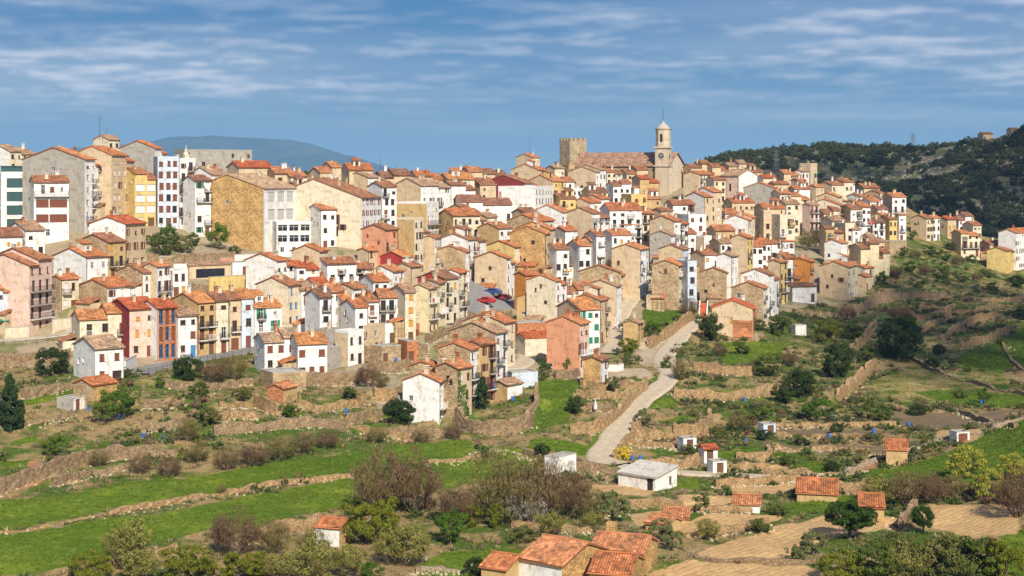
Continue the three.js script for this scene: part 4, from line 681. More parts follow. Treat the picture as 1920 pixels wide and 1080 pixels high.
[-34.5,9.6,-294.7,54,4.2,3.2,5.5,"G","G","flat few","first grey house from the left at the lower tip of the town"],
[-29.9,9.3,-290.2,52,4.2,3.2,6,"T","W","flat cols2","the only white house with tan gable at the lower tip of the town"],
[-32.8,9.2,-289.2,66,4.2,3.6,3.6,"G","G","flat few","second grey house from the left at the lower tip of the town"],
[-26.7,10.3,-300.6,63,4.2,3.2,5,"T","T","flat few","the only tan house at the lower tip of the town"],
[-24.5,11.4,-308,35,3,4,4,"W","W","flat few front D4","first white house from the left at the lower tip of the town"],
[-23.4,9.3,-291.8,40,4.3,3.7,3.4,"S","S","flat few","low stone shed in the yard below the brick house"],
[-8.2,10.2,-304.7,54,4.2,3.2,4,"T","C","few","first cream house with tan gable from the left at the lower tip of the town"],
[-19.4,9.4,-293.8,29.8,2.2,4,4,"BR","BR","flat cols1","the only brick house at the lower tip of the town"],
[-38.8,8.1,-267,30,5.9,5.9,3,"S","S","flat nowin","low stone hut with flat grey roof below the joined white houses"],
[-37.6,7,-257.6,66,4.2,3.2,2.6,"BR","O","nowin","little hut with orange roof among the left terraces"],
[-0.9,5.8,-267.7,53,4.2,3.5,3,"O","W","nowin","garden porch with bright orange roof beside the conifer"],
[1.4,6.9,-275.9,26,5,4,3,"B","B","flat nowin","blue-grey metal shed near the parked dark car"],
[29.6,1.2,-227.8,18.7,2.2,2,1.7,"W","W","flat few D2","white box hut beside the garden path"],
[67.5,3.9,-237.8,18,2.2,2,1.6,"W","W","flat few D2","long white tank hut on the brown plot below the green slope"],
[41.1,2.1,-254.3,18,2.2,2,2,"W","B","flat few D2","pale upright garden hut with blue door among the plots"],
[26.8,1.7,-241.3,19.8,2.2,2,2.3,"W","W","flat few D2","tall narrow white hut beside the square stone wall"],
[-68.6,7.3,-246.6,68,4.2,3.2,2.2,"G","W","flat few","junk shack with dark flat roof beside the small stone barn"],
[64.4,8.4,-353.9,18,2.7,2,2.2,"W","W","flat few D2","white garden cabin on the slope below the low shed"],
[-69.6,19.3,-323.6,38.1,3.3,6.5,5,"W","W","flat cols2","white terrace house left of the pavilion"],
[-59.5,22.4,-341.4,36.1,4.3,4,3,"W","W","flat few","low white terrace building under the huge ochre gable"],
[29.2,1.5,-234.8,19.1,2.2,2,2,"W","W","few rr D2","tiny white hut with red roof by the yellow bush"],
[18.8,1,-218.5,-42,6.4,5,1.9,"W","W","shed few grayroof D5","long white hut with grey sheet roof where the track ends"],
[5.7,0.5,-168.8,-38,5.7,9,3,"L","W","barn D9 greendoor","big foreground barn with orange ribbed tile roof and white eave wall"],
[-0.7,0.5,-167.4,-30,3,5,2.4,"O","O","barn D5 nowin","small lean-to with tile roof left of the big foreground barn"],
[12.3,0.8,-172.8,-20,5.9,6,2.8,"L","L","barn D6 nowin","foreground barn with square chimney stack behind the dark bush"],
[11,0.5,-165.5,-16,4.3,7,2.6,"L","L","barn D7 nowin","lowest foreground barn roof cut by the bottom edge"],
[40.9,0.8,-211,-12,5.2,7,1.4,"O","O","barn D7 nowin","tile-roofed garden barn beside the long stone wall"],
[45.9,0.8,-201.7,-10,3,6,1.4,"O","O","barn D6 nowin","half hidden tile roof hut behind the leafless thicket"],
[20.5,0.9,-196.2,-10,3,4,1,"O","O","barn nowin D4","low tile shelter beside the ploughed garden plot"],
[18.4,0.9,-190.8,-35,3,3.5,1.3,"O","O","barn nowin","narrow orange roof shelter with white end wall"],
[30.4,0.8,-203.8,-12,3.4,4,1.2,"W","W","barn D4 nowin","small white hut with long low tile roof"],
[56.4,2.1,-231.3,-12,3,5,2.2,"O","O","barn nowin","tiny ochre hut with tile roof at the edge of the green slope"],
[-21,0.7,-186.2,-20,3,3.5,2.2,"O","W","barn nowin","tiny tile-roofed hut hidden by the yellow-green bush"],
[6.9,1.3,-224.4,-40,2.2,4.5,3,"W","W","flat nowin","ruined white stub of a hut beside the stone wall"]];
const PLAIN=[[3,"wW",[[-70.8,-329.5],[-68.2,-331.5],[-65.5,-335]],"white stepped garden wall of the terrace"],[3,"wY",[[-62.7,-326],[-59.7,-329],[-56.6,-333]],"pale yellow garden wall above the lower street"],[2.2,"wC",[[-95,-295],[-93.3,-296.5],[-91.4,-298]],"cream yard wall beside the pinkish block"],[2.4,"wC",[[-87.5,-300],[-86.2,-301.5],[-84.9,-303]],"cream wall right of the pinkish block"],[2.2,"wW",[[-67.7,-275.5],[-67.7,-279.5],[-67.8,-284]],"white terrace wall joined to the white corner house"],[1.6,"wW",[[17.8,-292.5],[18.9,-291.5],[20.7,-294]],"low white wall beside the ochre stone cabin"],[1,"wW",[[-61.6,-350],[-59.4,-352.5],[-57.2,-356.5]],"white garden parapet below the huge ochre gable"],[1.2,"wSAL",[[-64.5,-348],[-63.2,-349],[-61.8,-351]],"short terracotta parapet in the terrace garden"]];
const STAIR=[[43.8,-361.5],[46.1,-376.5]];const PARASOL=[13.8,-260.5];
const FARMS=[[260.8,65.1,-868,6.5,3.4,5,"T"],[273.3,67.3,-860,5,2.8,4.5,"T"]];
const CARS=[[-5.8,-357.5,-0.6108652381980153,[0.45,0.02,0.03],"","red car parked nearest in the street by the tan gable"],[-4.5,-367.5,-0.4363323129985824,[0.02,0.05,0.22],"","dark blue car parked against the tan gable"],[-2.2,-369,-0.3490658503988659,[0.28,0.02,0.04],"","dark red car parked beside the blue one"],[8.5,-293,0.13962634015954636,[0.02,0.025,0.04],"","dark car parked by the small tree near the salmon house"]];
const PEOPLE=[[22.6,-344.5,3.490658503988659,"person in pale top walking up the lane, left of the pair",[0.6,0.62,0.68],1],[23.4,-344,3.490658503988659,"person in dark top walking up the lane, right of the pair",[0.05,0.06,0.1],-1]];
const PYLONS=[[134,-800,17,"lattice pylon on the near shoulder of the far hill"],[230.3,-905,10,"smaller lattice pylon on the far hill skyline"]];
const MASTS=[[-98.1,52.6,-375,6,"tall thin mast above the tan block at upper left"],[6.5,51.5,-585,7,"thin mast above the lantern house near the castle"],[-36.8,44,-440,5,"thin mast on the roofs right of the blue mountain"]];
const RAILS=[[[[-62.9,-266.5],[-60.5,-271],[-58.5,-283.5],[-55,-290],[-50.8,-294.5],[-48.2,-298]],"iron railing along the lower street"],[[[-94.7,-287],[-89.5,-290.5],[-83,-295.5]],"iron railing along the left path"]];
// ---- ground height: thin-plate surface through survey points, then terraces and the track cut into it
function solveTPS(P,lam){const n=P.length,N=n+3,A=[];const U=r2=>r2<1e-9?0:r2*Math.log(r2)*.5;
for(let i=0;i<N;i++){A.push(new Float64Array(N+1));}
for(let i=0;i<n;i++){for(let j=0;j<n;j++){const dx=(P[i][0]-P[j][0])/100,dz=(P[i][2]-P[j][2])/100;A[i][j]=U(dx*dx+dz*dz)+(i===j?lam:0);}
A[i][n]=A[n][i]=1;A[i][n+1]=A[n+1][i]=P[i][0]/100;A[i][n+2]=A[n+2][i]=P[i][2]/100;A[i][N]=P[i][1];}
for(let c=0;c<N;c++){let p=c;for(let r=c+1;r<N;r++)if(Math.abs(A[r][c])>Math.abs(A[p][c]))p=r;[A[c],A[p]]=[A[p],A[c]];
for(let r=c+1;r<N;r++){const f=A[r][c]/A[c][c];if(f)for(let k=c;k<=N;k++)A[r][k]-=f*A[c][k];}}
const w=new Float64Array(N);for(let r=N-1;r>=0;r--){let s=A[r][N];for(let k=r+1;k<N;k++)s-=A[r][k]*w[k];w[r]=s/A[r][r];}
return (x,z)=>{let s=w[n]+w[n+1]*x/100+w[n+2]*z/100;for(let i=0;i<n;i++){const dx=(x-P[i][0])/100,dz=(z-P[i][2])/100;s+=w[i]*U(dx*dx+dz*dz);}return s;};}
const tps=solveTPS(SURVEY,0.004);
function hBase(x,z){ // limited to the surveyed land; beyond it levels out
  const cx=clamp(x,-230+z*.12,250-z*.12), cz=clamp(z,-960,20);
  const out=Math.hypot(x-cx,z-cz); const h=tps(cx,cz);
  return out>0?h+(FARH-h)*smooth(0,700,out):h;}
// ---------- land ----------
let hillTop;
const segDist = (px, pz, a, b) => { const dx = b[0] - a[0], dz = b[1] - a[1], L = dx * dx + dz * dz, t = clamp(((px - a[0]) * dx + (pz - a[1]) * dz) / L, 0, 1); return [Math.hypot(px - a[0] - dx * t, pz - a[1] - dz * t), t, dx, dz]; };
const bb = (pts, m) => [Math.min(...pts.map(p => p[0])) - m, Math.max(...pts.map(p => p[0])) + m, Math.min(...pts.map(p => p[1])) - m, Math.max(...pts.map(p => p[1])) + m];
// smoothed polylines
function spline(pts, step) { const c = new THREE.CatmullRomCurve3(pts.map(p => new THREE.Vector3(p[0], 0, p[1])), false, 'centripetal'); const n = Math.max(2, Math.round(c.getLength() / step)); return c.getSpacedPoints(n).map(v => [v.x, v.z]); }
const roads = ROADS.map(([name, kind, w, pts]) => { const line = spline(pts, 1.5); const hs = line.map(p => hBase(p[0], p[1])); const sm = hs.map((h, i) => { let s = 0, n = 0; for (let k = -4; k <= 4; k++)if (hs[i + k] !== undefined) { s += hs[i + k]; n++; } return s / n; }); return { name, kind, w, line, h: sm, box: bb(line, 8) }; });
const walls = WALLS.map(([h, kind, pts, label]) => { const line = spline(pts, 1); // uphill side
  const m = line[Math.floor(line.length / 2)], a = line[0], b = line[line.length - 1]; let nx = -(b[1] - a[1]), nz = b[0] - a[0]; const L = Math.hypot(nx, nz); nx /= L; nz /= L; if (hBase(m[0] + nx * 6, m[1] + nz * 6) < hBase(m[0] - nx * 6, m[1] - nz * 6)) { nx = -nx; nz = -nz; }
  const ret = h >= 1.2; return { h, kind, label, line, nx, nz, step: ret ? h * .62 : 0, box: bb(line, 9) }; });
function near(line, x, z) { let best = 1e9, bi = 0, bt = 0; for (let i = 0; i < line.length - 1; i++) { const [d, t] = segDist(x, z, line[i], line[i + 1]); if (d < best) { best = d; bi = i; bt = t; } } return [best, bi, bt]; }
function hGround(x, z) {
  let h = hBase(x, z);
  if (z < -660 || z > -140) return h;
  for (const w of walls) if (w.step && x > w.box[0] && x < w.box[1] && z > w.box[2] && z < w.box[3]) {
    const [d, i, t] = near(w.line, x, z); if (d > 7) continue; const a = w.line[i], b = w.line[i + 1]; const end = (i === 0 && t <= 0) || (i === w.line.length - 2 && t >= 1);
    const side = (x - a[0]) * w.nx + (z - a[1]) * w.nz; const f = (1 - d / 7) * (end ? .5 : 1); h += (side > 0.15 ? .5 : -.5) * w.step * f; }
  let add = (fbm(x * .16, z * .16, 3) - .5) * .9 + (fbm(x * .9 + 50, z * .9, 2) - .5) * .28;
  for (const r of roads) if (x > r.box[0] && x < r.box[1] && z > r.box[2] && z < r.box[3]) { const [d, i, t] = near(r.line, x, z); const k = 1 - smooth(r.w * .5 + 1, r.w * .5 + 3, d); if (k > 0) { const rh = r.h[i] + (r.h[i + 1] - r.h[i]) * t; h += (rh - .2 - h) * k; add *= 1 - k; } }
  return h + add;
}
// ground cover classes rastered over the near land
const GX0 = -170, GX1 = 240, GZ0 = -680, GZ1 = -145, TN = 2048;
const cls = new Uint8Array(TN * TN); const CL = { scrub: 0, town: 1, grass: 2, grassdeep: 3, soil: 4, darksoil: 5, red: 6, pale: 7, asphalt: 8, dry: 9, hill: 10, rough: 11 };
function raster(poly, c, arr, n, x0, x1, z0, z1, rag) { const P = poly.map(p => [(p[0] - x0) / (x1 - x0) * n, (p[1] - z0) / (z1 - z0) * n]); const y0 = Math.max(0, Math.floor(Math.min(...P.map(p => p[1]))) - 8), y1 = Math.min(n - 1, Math.ceil(Math.max(...P.map(p => p[1]))) + 8), xa = Math.max(0, Math.floor(Math.min(...P.map(p => p[0]))) - 8), xb = Math.min(n - 1, Math.ceil(Math.max(...P.map(p => p[0]))) + 8);
  for (let j = y0; j <= y1; j++)for (let i = xa; i <= xb; i++) { const x = i + (fbm(i * .04, j * .04, 3) - .5) * rag, y = j + (fbm(i * .04 + 90, j * .04, 3) - .5) * rag; let ins = false; for (let a = 0, b = P.length - 1; a < P.length; b = a++) { if ((P[a][1] > y) !== (P[b][1] > y) && x < (P[b][0] - P[a][0]) * (y - P[a][1]) / (P[b][1] - P[a][1]) + P[a][0]) ins = !ins; } if (ins) arr[j * n + i] = c; } }
for (const [c, poly] of AREAS) raster(poly, CL[c], cls, TN, GX0, GX1, GZ0, GZ1, c === 'asphalt' ? 2 : c.startsWith('soil') ? 6 : c.startsWith('grass') ? 9 : 22);
// linear colours
const mix3 = (a, b, t) => [a[0] + (b[0] - a[0]) * t, a[1] + (b[1] - a[1]) * t, a[2] + (b[2] - a[2]) * t];
const EARTH = [.30, .195, .088], DRY = [.31, .235, .098], GREEN = [.098, .148, .014], GREEN2 = [.058, .104, .010], BRUSH = [.13, .115, .05], STONE = [.38, .31, .21];
function groundColour(c, x, z) {
  const f = fbm(x * 1.7, z * 1.7, 3), m = fbm(x * .35 + 7, z * .35, 3), L = fbm(x * .07 + 3, z * .07 + 9, 3), g = hash2(Math.floor(x * 6), Math.floor(z * 6));
  let k = .82 + g * .28 + (f - .5) * .4, col;
  switch (c) {
    case 1: col = mix3([.38, .295, .19], [.27, .21, .13], m); if (m > .62) col = mix3(col, GREEN, .5); break;
    case 2: col = mix3(GREEN, [.18, .215, .022], clamp((m - .45) * 2.2, 0, .8)); col = mix3(col, GREEN2, clamp((L - .45) * 3, 0, .8)); if (f > .70) col = mix3(col, DRY, .25); k = .85 + g * .3 + (f - .5) * .3; break;
    case 3: col = mix3(GREEN, GREEN2, clamp((m - .3) * 1.6, 0, 1)); if (f > .7) col = mix3(col, DRY, .3); break;
    case 4: col = mix3([.56, .36, .165], [.47, .295, .135], m); k *= .92 + .14 * Math.sin((x * .7 + z * .75) * 7 + f * 3); break;
    case 5: col = mix3([.22, .145, .085], [.15, .105, .065], m); if (f > .62) col = mix3(col, GREEN, .4); break;
    case 6: col = mix3([.40, .20, .10], [.30, .16, .08], m); break;
    case 7: col = mix3([.46, .36, .24], [.36, .27, .165], m); if (m > .66) col = mix3(col, GREEN, .4); break;
    case 8: col = mix3([.27, .26, .25], [.21, .20, .19], m); k = .95 + g * .1; break;
    case 9: col = mix3(DRY, GREEN2, clamp((m - .38) * 3, 0, 1)); break;
    case 11: col = mix3([.30, .21, .095], DRY, clamp((f - .4) * 2, 0, 1)); col = mix3(col, GREEN2, clamp((m * .7 + L * .5 - .48) * 5, 0, .95)); if (f > .60) col = mix3(col, BRUSH, .55); if (f < .26) col = mix3(col, STONE, .45); break;
    default: col = mix3(EARTH, DRY, clamp((f - .35) * 2, 0, 1)); const gg = clamp((m * .6 + L * .6 - .53) * 5, 0, .95); col = mix3(col, GREEN2, gg); if (f > .60 && L < .5) col = mix3(col, BRUSH, .55); if (f < .28) col = mix3(col, STONE, .5);
  }
  return [col[0] * k, col[1] * k, col[2] * k];
}
const toS = v => { v = clamp(v, 0, 1); return 255 * (v <= .0031308 ? 12.92 * v : 1.055 * Math.pow(v, 1 / 2.4) - .055); };
function groundTex(n, m, x0, x1, z0, z1, fn) { const d = new Uint8Array(n * m * 4); for (let j = 0; j < m; j++)for (let i = 0; i < n; i++) { const x = x0 + (i + .5) / n * (x1 - x0), z = z0 + (j + .5) / m * (z1 - z0), c = fn(i, j, x, z), o = (j * n + i) * 4; d[o] = toS(c[0]); d[o + 1] = toS(c[1]); d[o + 2] = toS(c[2]); d[o + 3] = 255; } const t = new THREE.DataTexture(d, n, m); t.colorSpace = THREE.SRGBColorSpace; t.magFilter = THREE.LinearFilter; t.minFilter = THREE.LinearMipmapLinearFilter; t.generateMipmaps = true; t.needsUpdate = true; return t; }
const groundMap = groundTex(TN, TN, GX0, GX1, GZ0, GZ1, (i, j, x, z) => groundColour(cls[j * TN + i], x, z));
const classAt = (x, z) => { const i = Math.floor((x - GX0) / (GX1 - GX0) * TN), j = Math.floor((z - GZ0) / (GZ1 - GZ0) * TN); return i < 0 || j < 0 || i >= TN || j >= TN ? 10 : cls[j * TN + i]; };
const axis = (a, b, s) => { const n = Math.ceil((b - a) / s), r = []; for (let i = 0; i <= n; i++)r.push(a + (b - a) * i / n); return r; };
function sheet(name, xs, zs, hf, uvf, m) { const nx = xs.length, nz = zs.length, p = new Float32Array(nx * nz * 3), u = new Float32Array(nx * nz * 2), idx = []; for (let j = 0; j < nz; j++)for (let i = 0; i < nx; i++) { const o = j * nx + i; p[o * 3] = xs[i]; p[o * 3 + 1] = hf(xs[i], zs[j]); p[o * 3 + 2] = zs[j]; const q = uvf(xs[i], zs[j]); u[o * 2] = q[0]; u[o * 2 + 1] = q[1]; if (i < nx - 1 && j < nz - 1) { idx.push(o, o + nx, o + 1, o + 1, o + nx, o + nx + 1); } } const g = new THREE.BufferGeometry(); g.setAttribute('position', new THREE.BufferAttribute(p, 3)); g.setAttribute('uv', new THREE.BufferAttribute(u, 2)); g.setIndex(idx); g.computeVertexNormals(); const o = mesh(name, g, m, scene); tag(o, null, null, null, 'structure'); return o; }
const gm = new THREE.MeshPhysicalMaterial({ map: groundMap, roughness: 1, specularIntensity: .1 }); gm.name = 'land';
{
  const xs = [...axis(GX0, -120, 3), ...axis(-119, 150, .9), ...axis(152, GX1, 3)], zs = [...axis(GZ0, -470, 3), ...axis(-469, -150, .9), GZ1];
  tag(sheet('ground', xs, zs, hGround, (x, z) => [(x - GX0) / (GX1 - GX0), (z - GZ0) / (GZ1 - GZ0)], gm), 'terraced hillside and valley floor of earth, grass and ploughed plots', 'ground');
  // the hill behind, stepped with old terraces
  const HX0 = -430, HX1 = 560, HZ0 = -1150, HZ1 = -680;
  const hillH = (x, z) => { const h = hBase(x, z); const k = smooth(-690, -720, z) * smooth(60, 120, x); const s = 3.2, t = h / s + (fbm(x * .02, z * .02, 2) - .5) * 1.2, fl = Math.floor(t), fr = t - fl; const st = (fl + smooth(.55, 1, fr)) * s - (t * s - h); return h + (st - h) * k * .55 + (fbm(x * .05, z * .05, 4) - .5) * 6 * k; };
  const hm = groundTex(2048, 1024, HX0, HX1, HZ0, HZ1, (i, j, x, z) => { const f = fbm(x * .5, z * .5, 3), m = fbm(x * .05, z * .05, 4), g = hash2(i, j); let c = mix3([.15, .125, .075], [.20, .17, .105], f); c = mix3(c, [.10, .105, .045], clamp((m - .42) * 4, 0, .9)); if (f > .66) c = mix3(c, [.36, .31, .23], .6); const k = .8 + g * .4; return [c[0] * k, c[1] * k, c[2] * k]; });
  const hmm = new THREE.MeshPhysicalMaterial({ map: hm, roughness: 1, specularIntensity: .1 }); hmm.name = 'hill_land';
  tag(sheet('hill', axis(HX0, HX1, 5), axis(HZ0, HZ1, 3), hillH, (x, z) => [(x - HX0) / (HX1 - HX0), (z - HZ0) / (HZ1 - HZ0)], hmm), 'scrubby hillside with old terraces behind the town on the right', 'hill');
  hillTop = hillH;
  // the rest of the land out to the horizon (lies a little lower than the two sheets above)
  const far = (x, z) => { const inside = x > GX0 && x < GX1 && z > GZ0 && z < GZ1 || x > HX0 && x < HX1 && z > HZ0 && z < HZ1; return hBase(x, z) - (inside ? 30 : .3) - (Math.hypot(x, z) > 1500 ? 6 : 0); };
  const ax = [-13000, -9000, -6000, -4000, -2500, -1600, -1000, -700, -500, ...axis(-430, 560, 30), 700, 1000, 1600, 2500, 4000, 6000, 9000], az = [-13600, -9000, -6000, -4000, -2500, -1700, -1400, ...axis(-1150, 0, 30), 60, 150, 300];
  tag(sheet('far_ground', ax, az, far, (x, z) => [x / 40, z / 40], mat('farland', [.16, .16, .08])), 'distant rolling land beyond the town', 'land');
}
// ---------- houses ----------
const pool = {}; const pooled = (k, f) => pool[k] ??= f();
// a wall in the xy plane: outline minus openings, with reveals going back
function wallGeo(out, holes, back) {
  const sh = new THREE.Shape(out.map(p => new THREE.Vector2(...p)));
  for (const h of holes) { const p = new THREE.Path(); if (h.arch) { p.moveTo(h.x, h.y); p.lineTo(h.x + h.w, h.y); p.lineTo(h.x + h.w, h.y + h.h - h.w / 2); p.absarc(h.x + h.w / 2, h.y + h.h - h.w / 2, h.w / 2, 0, Math.PI, false); p.lineTo(h.x, h.y); } else { p.moveTo(h.x, h.y); p.lineTo(h.x, h.y + h.h); p.lineTo(h.x + h.w, h.y + h.h); p.lineTo(h.x + h.w, h.y); p.lineTo(h.x, h.y); } sh.holes.push(p); }
  const g = plain(new THREE.ShapeGeometry(sh, 6)); const parts = [g];
  const S = new Soup(); for (const h of holes) { const z = -back, a = h.x, b = h.x + h.w, c = h.y, d = h.y + h.h; const q = (p, r) => S.quad([p[0], p[1], 0], [r[0], r[1], 0], [r[0], r[1], z], [p[0], p[1], z], [p[0], p[1]], [r[0], r[1]], [r[0] + .2, r[1]], [p[0] + .2, p[1]]);
    if (h.arch) { const r = h.w / 2, cy = d - r; q([a, c], [b, c]); q([b, c], [b, cy]); for (let k = 0; k < 6; k++) { const t0 = Math.PI * k / 6, t1 = Math.PI * (k + 1) / 6; q([a + r + Math.cos(t0) * r, cy + Math.sin(t0) * r], [a + r + Math.cos(t1) * r, cy + Math.sin(t1) * r]); } q([a, cy], [a, c]); }
    else { q([a, c], [b, c]); q([b, c], [b, d]); q([b, d], [a, d]); q([a, d], [a, c]); } }
  if (holes.length) parts.push(plain(S.geo()));
  return mergeGeometries(parts, false);
}
const uvShift = (g, u, v) => { const a = g.attributes.uv; for (let i = 0; i < a.count; i++)a.setXY(i, a.getX(i) + u, a.getY(i) + v); return g; };
const q5 = v => Math.round(v * 10) / 10;
// window kinds; origin at the middle of the sill, opening w x h, face at z = 0
function frameGeo(w, h, arch) { return pooled(`f${w},${h},${arch}`, () => { const t = .07, z = -.17; const a = [box(t, h, .08, -w / 2 + t / 2, h / 2, z), box(t, h, .08, w / 2 - t / 2, h / 2, z), box(w - 2 * t, t, .08, 0, t / 2, z), box(w - 2 * t, t, .08, 0, h - t / 2, z), box(.06, h - 2 * t, .07, 0, h / 2, z)]; if (h > 1.2) a.push(box(w - 2 * t, .05, .06, 0, h * .68, z)); a.push(box(w + .16, .07, .30, 0, -.035, -.06)); return merge(a); }); }
function paneGeo(w, h) { return pooled(`p${w},${h}`, () => plain(box(w - .02, h - .02, .02, 0, h / 2, -.2))); }
function shutterGeo(w, h) { return pooled(`s${w},${h}`, () => { const a = []; for (const s of [-1, 1]) { a.push(box(w / 2 - .03, h - .02, .03, s * w / 4, h / 2, -.16)); const n = Math.max(3, Math.round(h / .28)); for (let k = 0; k < n; k++)a.push(box(w / 2 - .12, .05, .03, s * w / 4, h * (k + .5) / n, -.135)); } a.push(box(w + .16, .07, .30, 0, -.035, -.06)); return merge(a); }); }
function balconyGeo(w, d) { return pooled(`b${w},${d}`, () => merge([box(w, .14, d, 0, -.07, d / 2), box(w * .9, .08, d * .5, 0, -.18, d * .25)])); }
function railGeo(w, d) { return pooled(`r${w},${d}`, () => { const a = [box(w, .05, .05, 0, .98, d - .05), box(w, .04, .04, 0, .12, d - .05)]; for (const s of [-1, 1]) { a.push(box(.05, .05, d, s * (w / 2 - .03), .98, d / 2), box(.04, .04, d, s * (w / 2 - .03), .12, d / 2), box(.05, 1, .05, s * (w / 2 - .03), .5, d - .05)); for (let z = .15; z < d - .1; z += .2)a.push(box(.025, .9, .025, s * (w / 2 - .03), .52, z)); } for (let x = -w / 2 + .18; x < w / 2 - .1; x += .18)a.push(box(.025, .9, .025, x, .52, d - .05)); return merge(a); }); }
const GL = ['glass', 'glass', 'glass2'], FR = ['frameB', 'frameB', 'frameW', 'frameD'];
function addWindow(parent, h, x, y, z, ry, st, small) { // h: {w,h,type}
  let m; const w = q5(h.w), hh = q5(h.h);
  if (st.shut && rnd() < st.shutP && h.type !== 'door') { m = mesh('window', shutterGeo(w, hh), M[st.shut], parent); }
  else if (h.type === 'door' || h.type === 'garage') { m = mesh('door', shutterGeo(w, hh), M[h.mat || pick(['shB', 'shD', 'frameB'])], parent); }
  else { m = mesh('window', frameGeo(w, hh), M[st.frame], parent); mesh('pane', paneGeo(w, hh), M[st.pane || pick(GL)], m); }
  m.position.set(x, y, z); m.rotation.y = ry;
  if (m.name === 'window' && m.children.length && st.open && rnd() < .6 && hh > 1) for (const s of [-1, 1]) { const q = mesh('shutter', pooled(`os${w},${hh}`, () => plain(box(w / 2 - .02, hh, .05))), M[st.open], m); q.position.set(s * (w * .75 + .01), hh / 2, .04); }
  return m;
}
// one ribbed slope: from eave line (x0..x1, y0, z0) up to (y1, z1)
function slope(S, x0, x1, y0, z0, y1, z1, pitch, sag, u0) {
  const n = Math.max(2, Math.round((x1 - x0) / pitch)), prof = [[0, 0], [.28, .8], [.5, 1], [.72, .8]], amp = pitch < .3 ? .10 : .075, L = Math.hypot(y1 - y0, z1 - z0), ny = (z0 - z1) / L, nz = (y1 - y0) / L * 1, rows = sag ? 3 : 1, xs = [];
  for (let i = 0; i < n; i++)for (const [a, b] of prof) xs.push([x0 + (i + a) * (x1 - x0) / n, b * amp]); xs.push([x1, 0]);
  const sgn = z0 > z1 ? 1 : -1; const pt = (i, k) => { const t = k / rows, e = xs[i][1] + (sag ? (vnoise(xs[i][0] * .35 + u0 * 9, k * 1.7 + u0) - .5) * sag : 0); return [xs[i][0], y0 + (y1 - y0) * t + Math.abs(ny) * e, z0 + (z1 - z0) * t + sgn * nz * e]; };
  for (let k = 0; k < rows; k++)for (let i = 0; i < xs.length - 1; i++) { const a = pt(i, k), b = pt(i + 1, k), c = pt(i + 1, k + 1), d = pt(i, k + 1), ua = [xs[i][0] + u0, L * k / rows], ub = [xs[i + 1][0] + u0, L * k / rows], uc = [xs[i + 1][0] + u0, L * (k + 1) / rows], ud = [xs[i][0] + u0, L * (k + 1) / rows]; if (sgn > 0) S.quad(a, b, c, d, ua, ub, uc, ud); else S.quad(b, a, d, c, ub, ua, ud, uc); }
  // eave edge and underside
  const th = .16; const A = [x0, y0, z0], B = [x1, y0, z0], A2 = [x0, y0 - th, z0], B2 = [x1, y0 - th, z0], C2 = [x1, y1 - th, z1], D2 = [x0, y1 - th, z1], U = [u0, 0]; S.quad(A2, B2, B, A, U, U, U, U); S.quad(A2, D2, C2, B2, U, U, U, U); S.quad(A, [x0, y1, z1], D2, A2, U, U, U, U); S.quad(B2, C2, [x1, y1, z1], B, U, U, U, U);
}
function chimney(parent, x, y, z, s = 1) { const g = pooled('chim' + s, () => merge([box(.55 * s, 1.3, .5 * s, 0, .35, 0), box(.72 * s, .1, .66 * s, 0, 1.02, 0), box(.10, .22, .4 * s, -.2 * s, 1.18, 0), box(.10, .22, .4 * s, .2 * s, 1.18, 0), box(.74 * s, .07, .68 * s, 0, 1.32, 0)])); const m = mesh('chimney', g, M[pick(['wW', 'wT', 'wC', 'wBR'])], parent); m.position.set(x, y, z); return m; }
const SHUT = { brownshut: ['shB', .8], whiteshut: ['shW', .85], ochshut: ['shO', .8], greenshut: ['shG', .7], blueshut: ['shBl', .7], darkwin: ['shD', .6] };
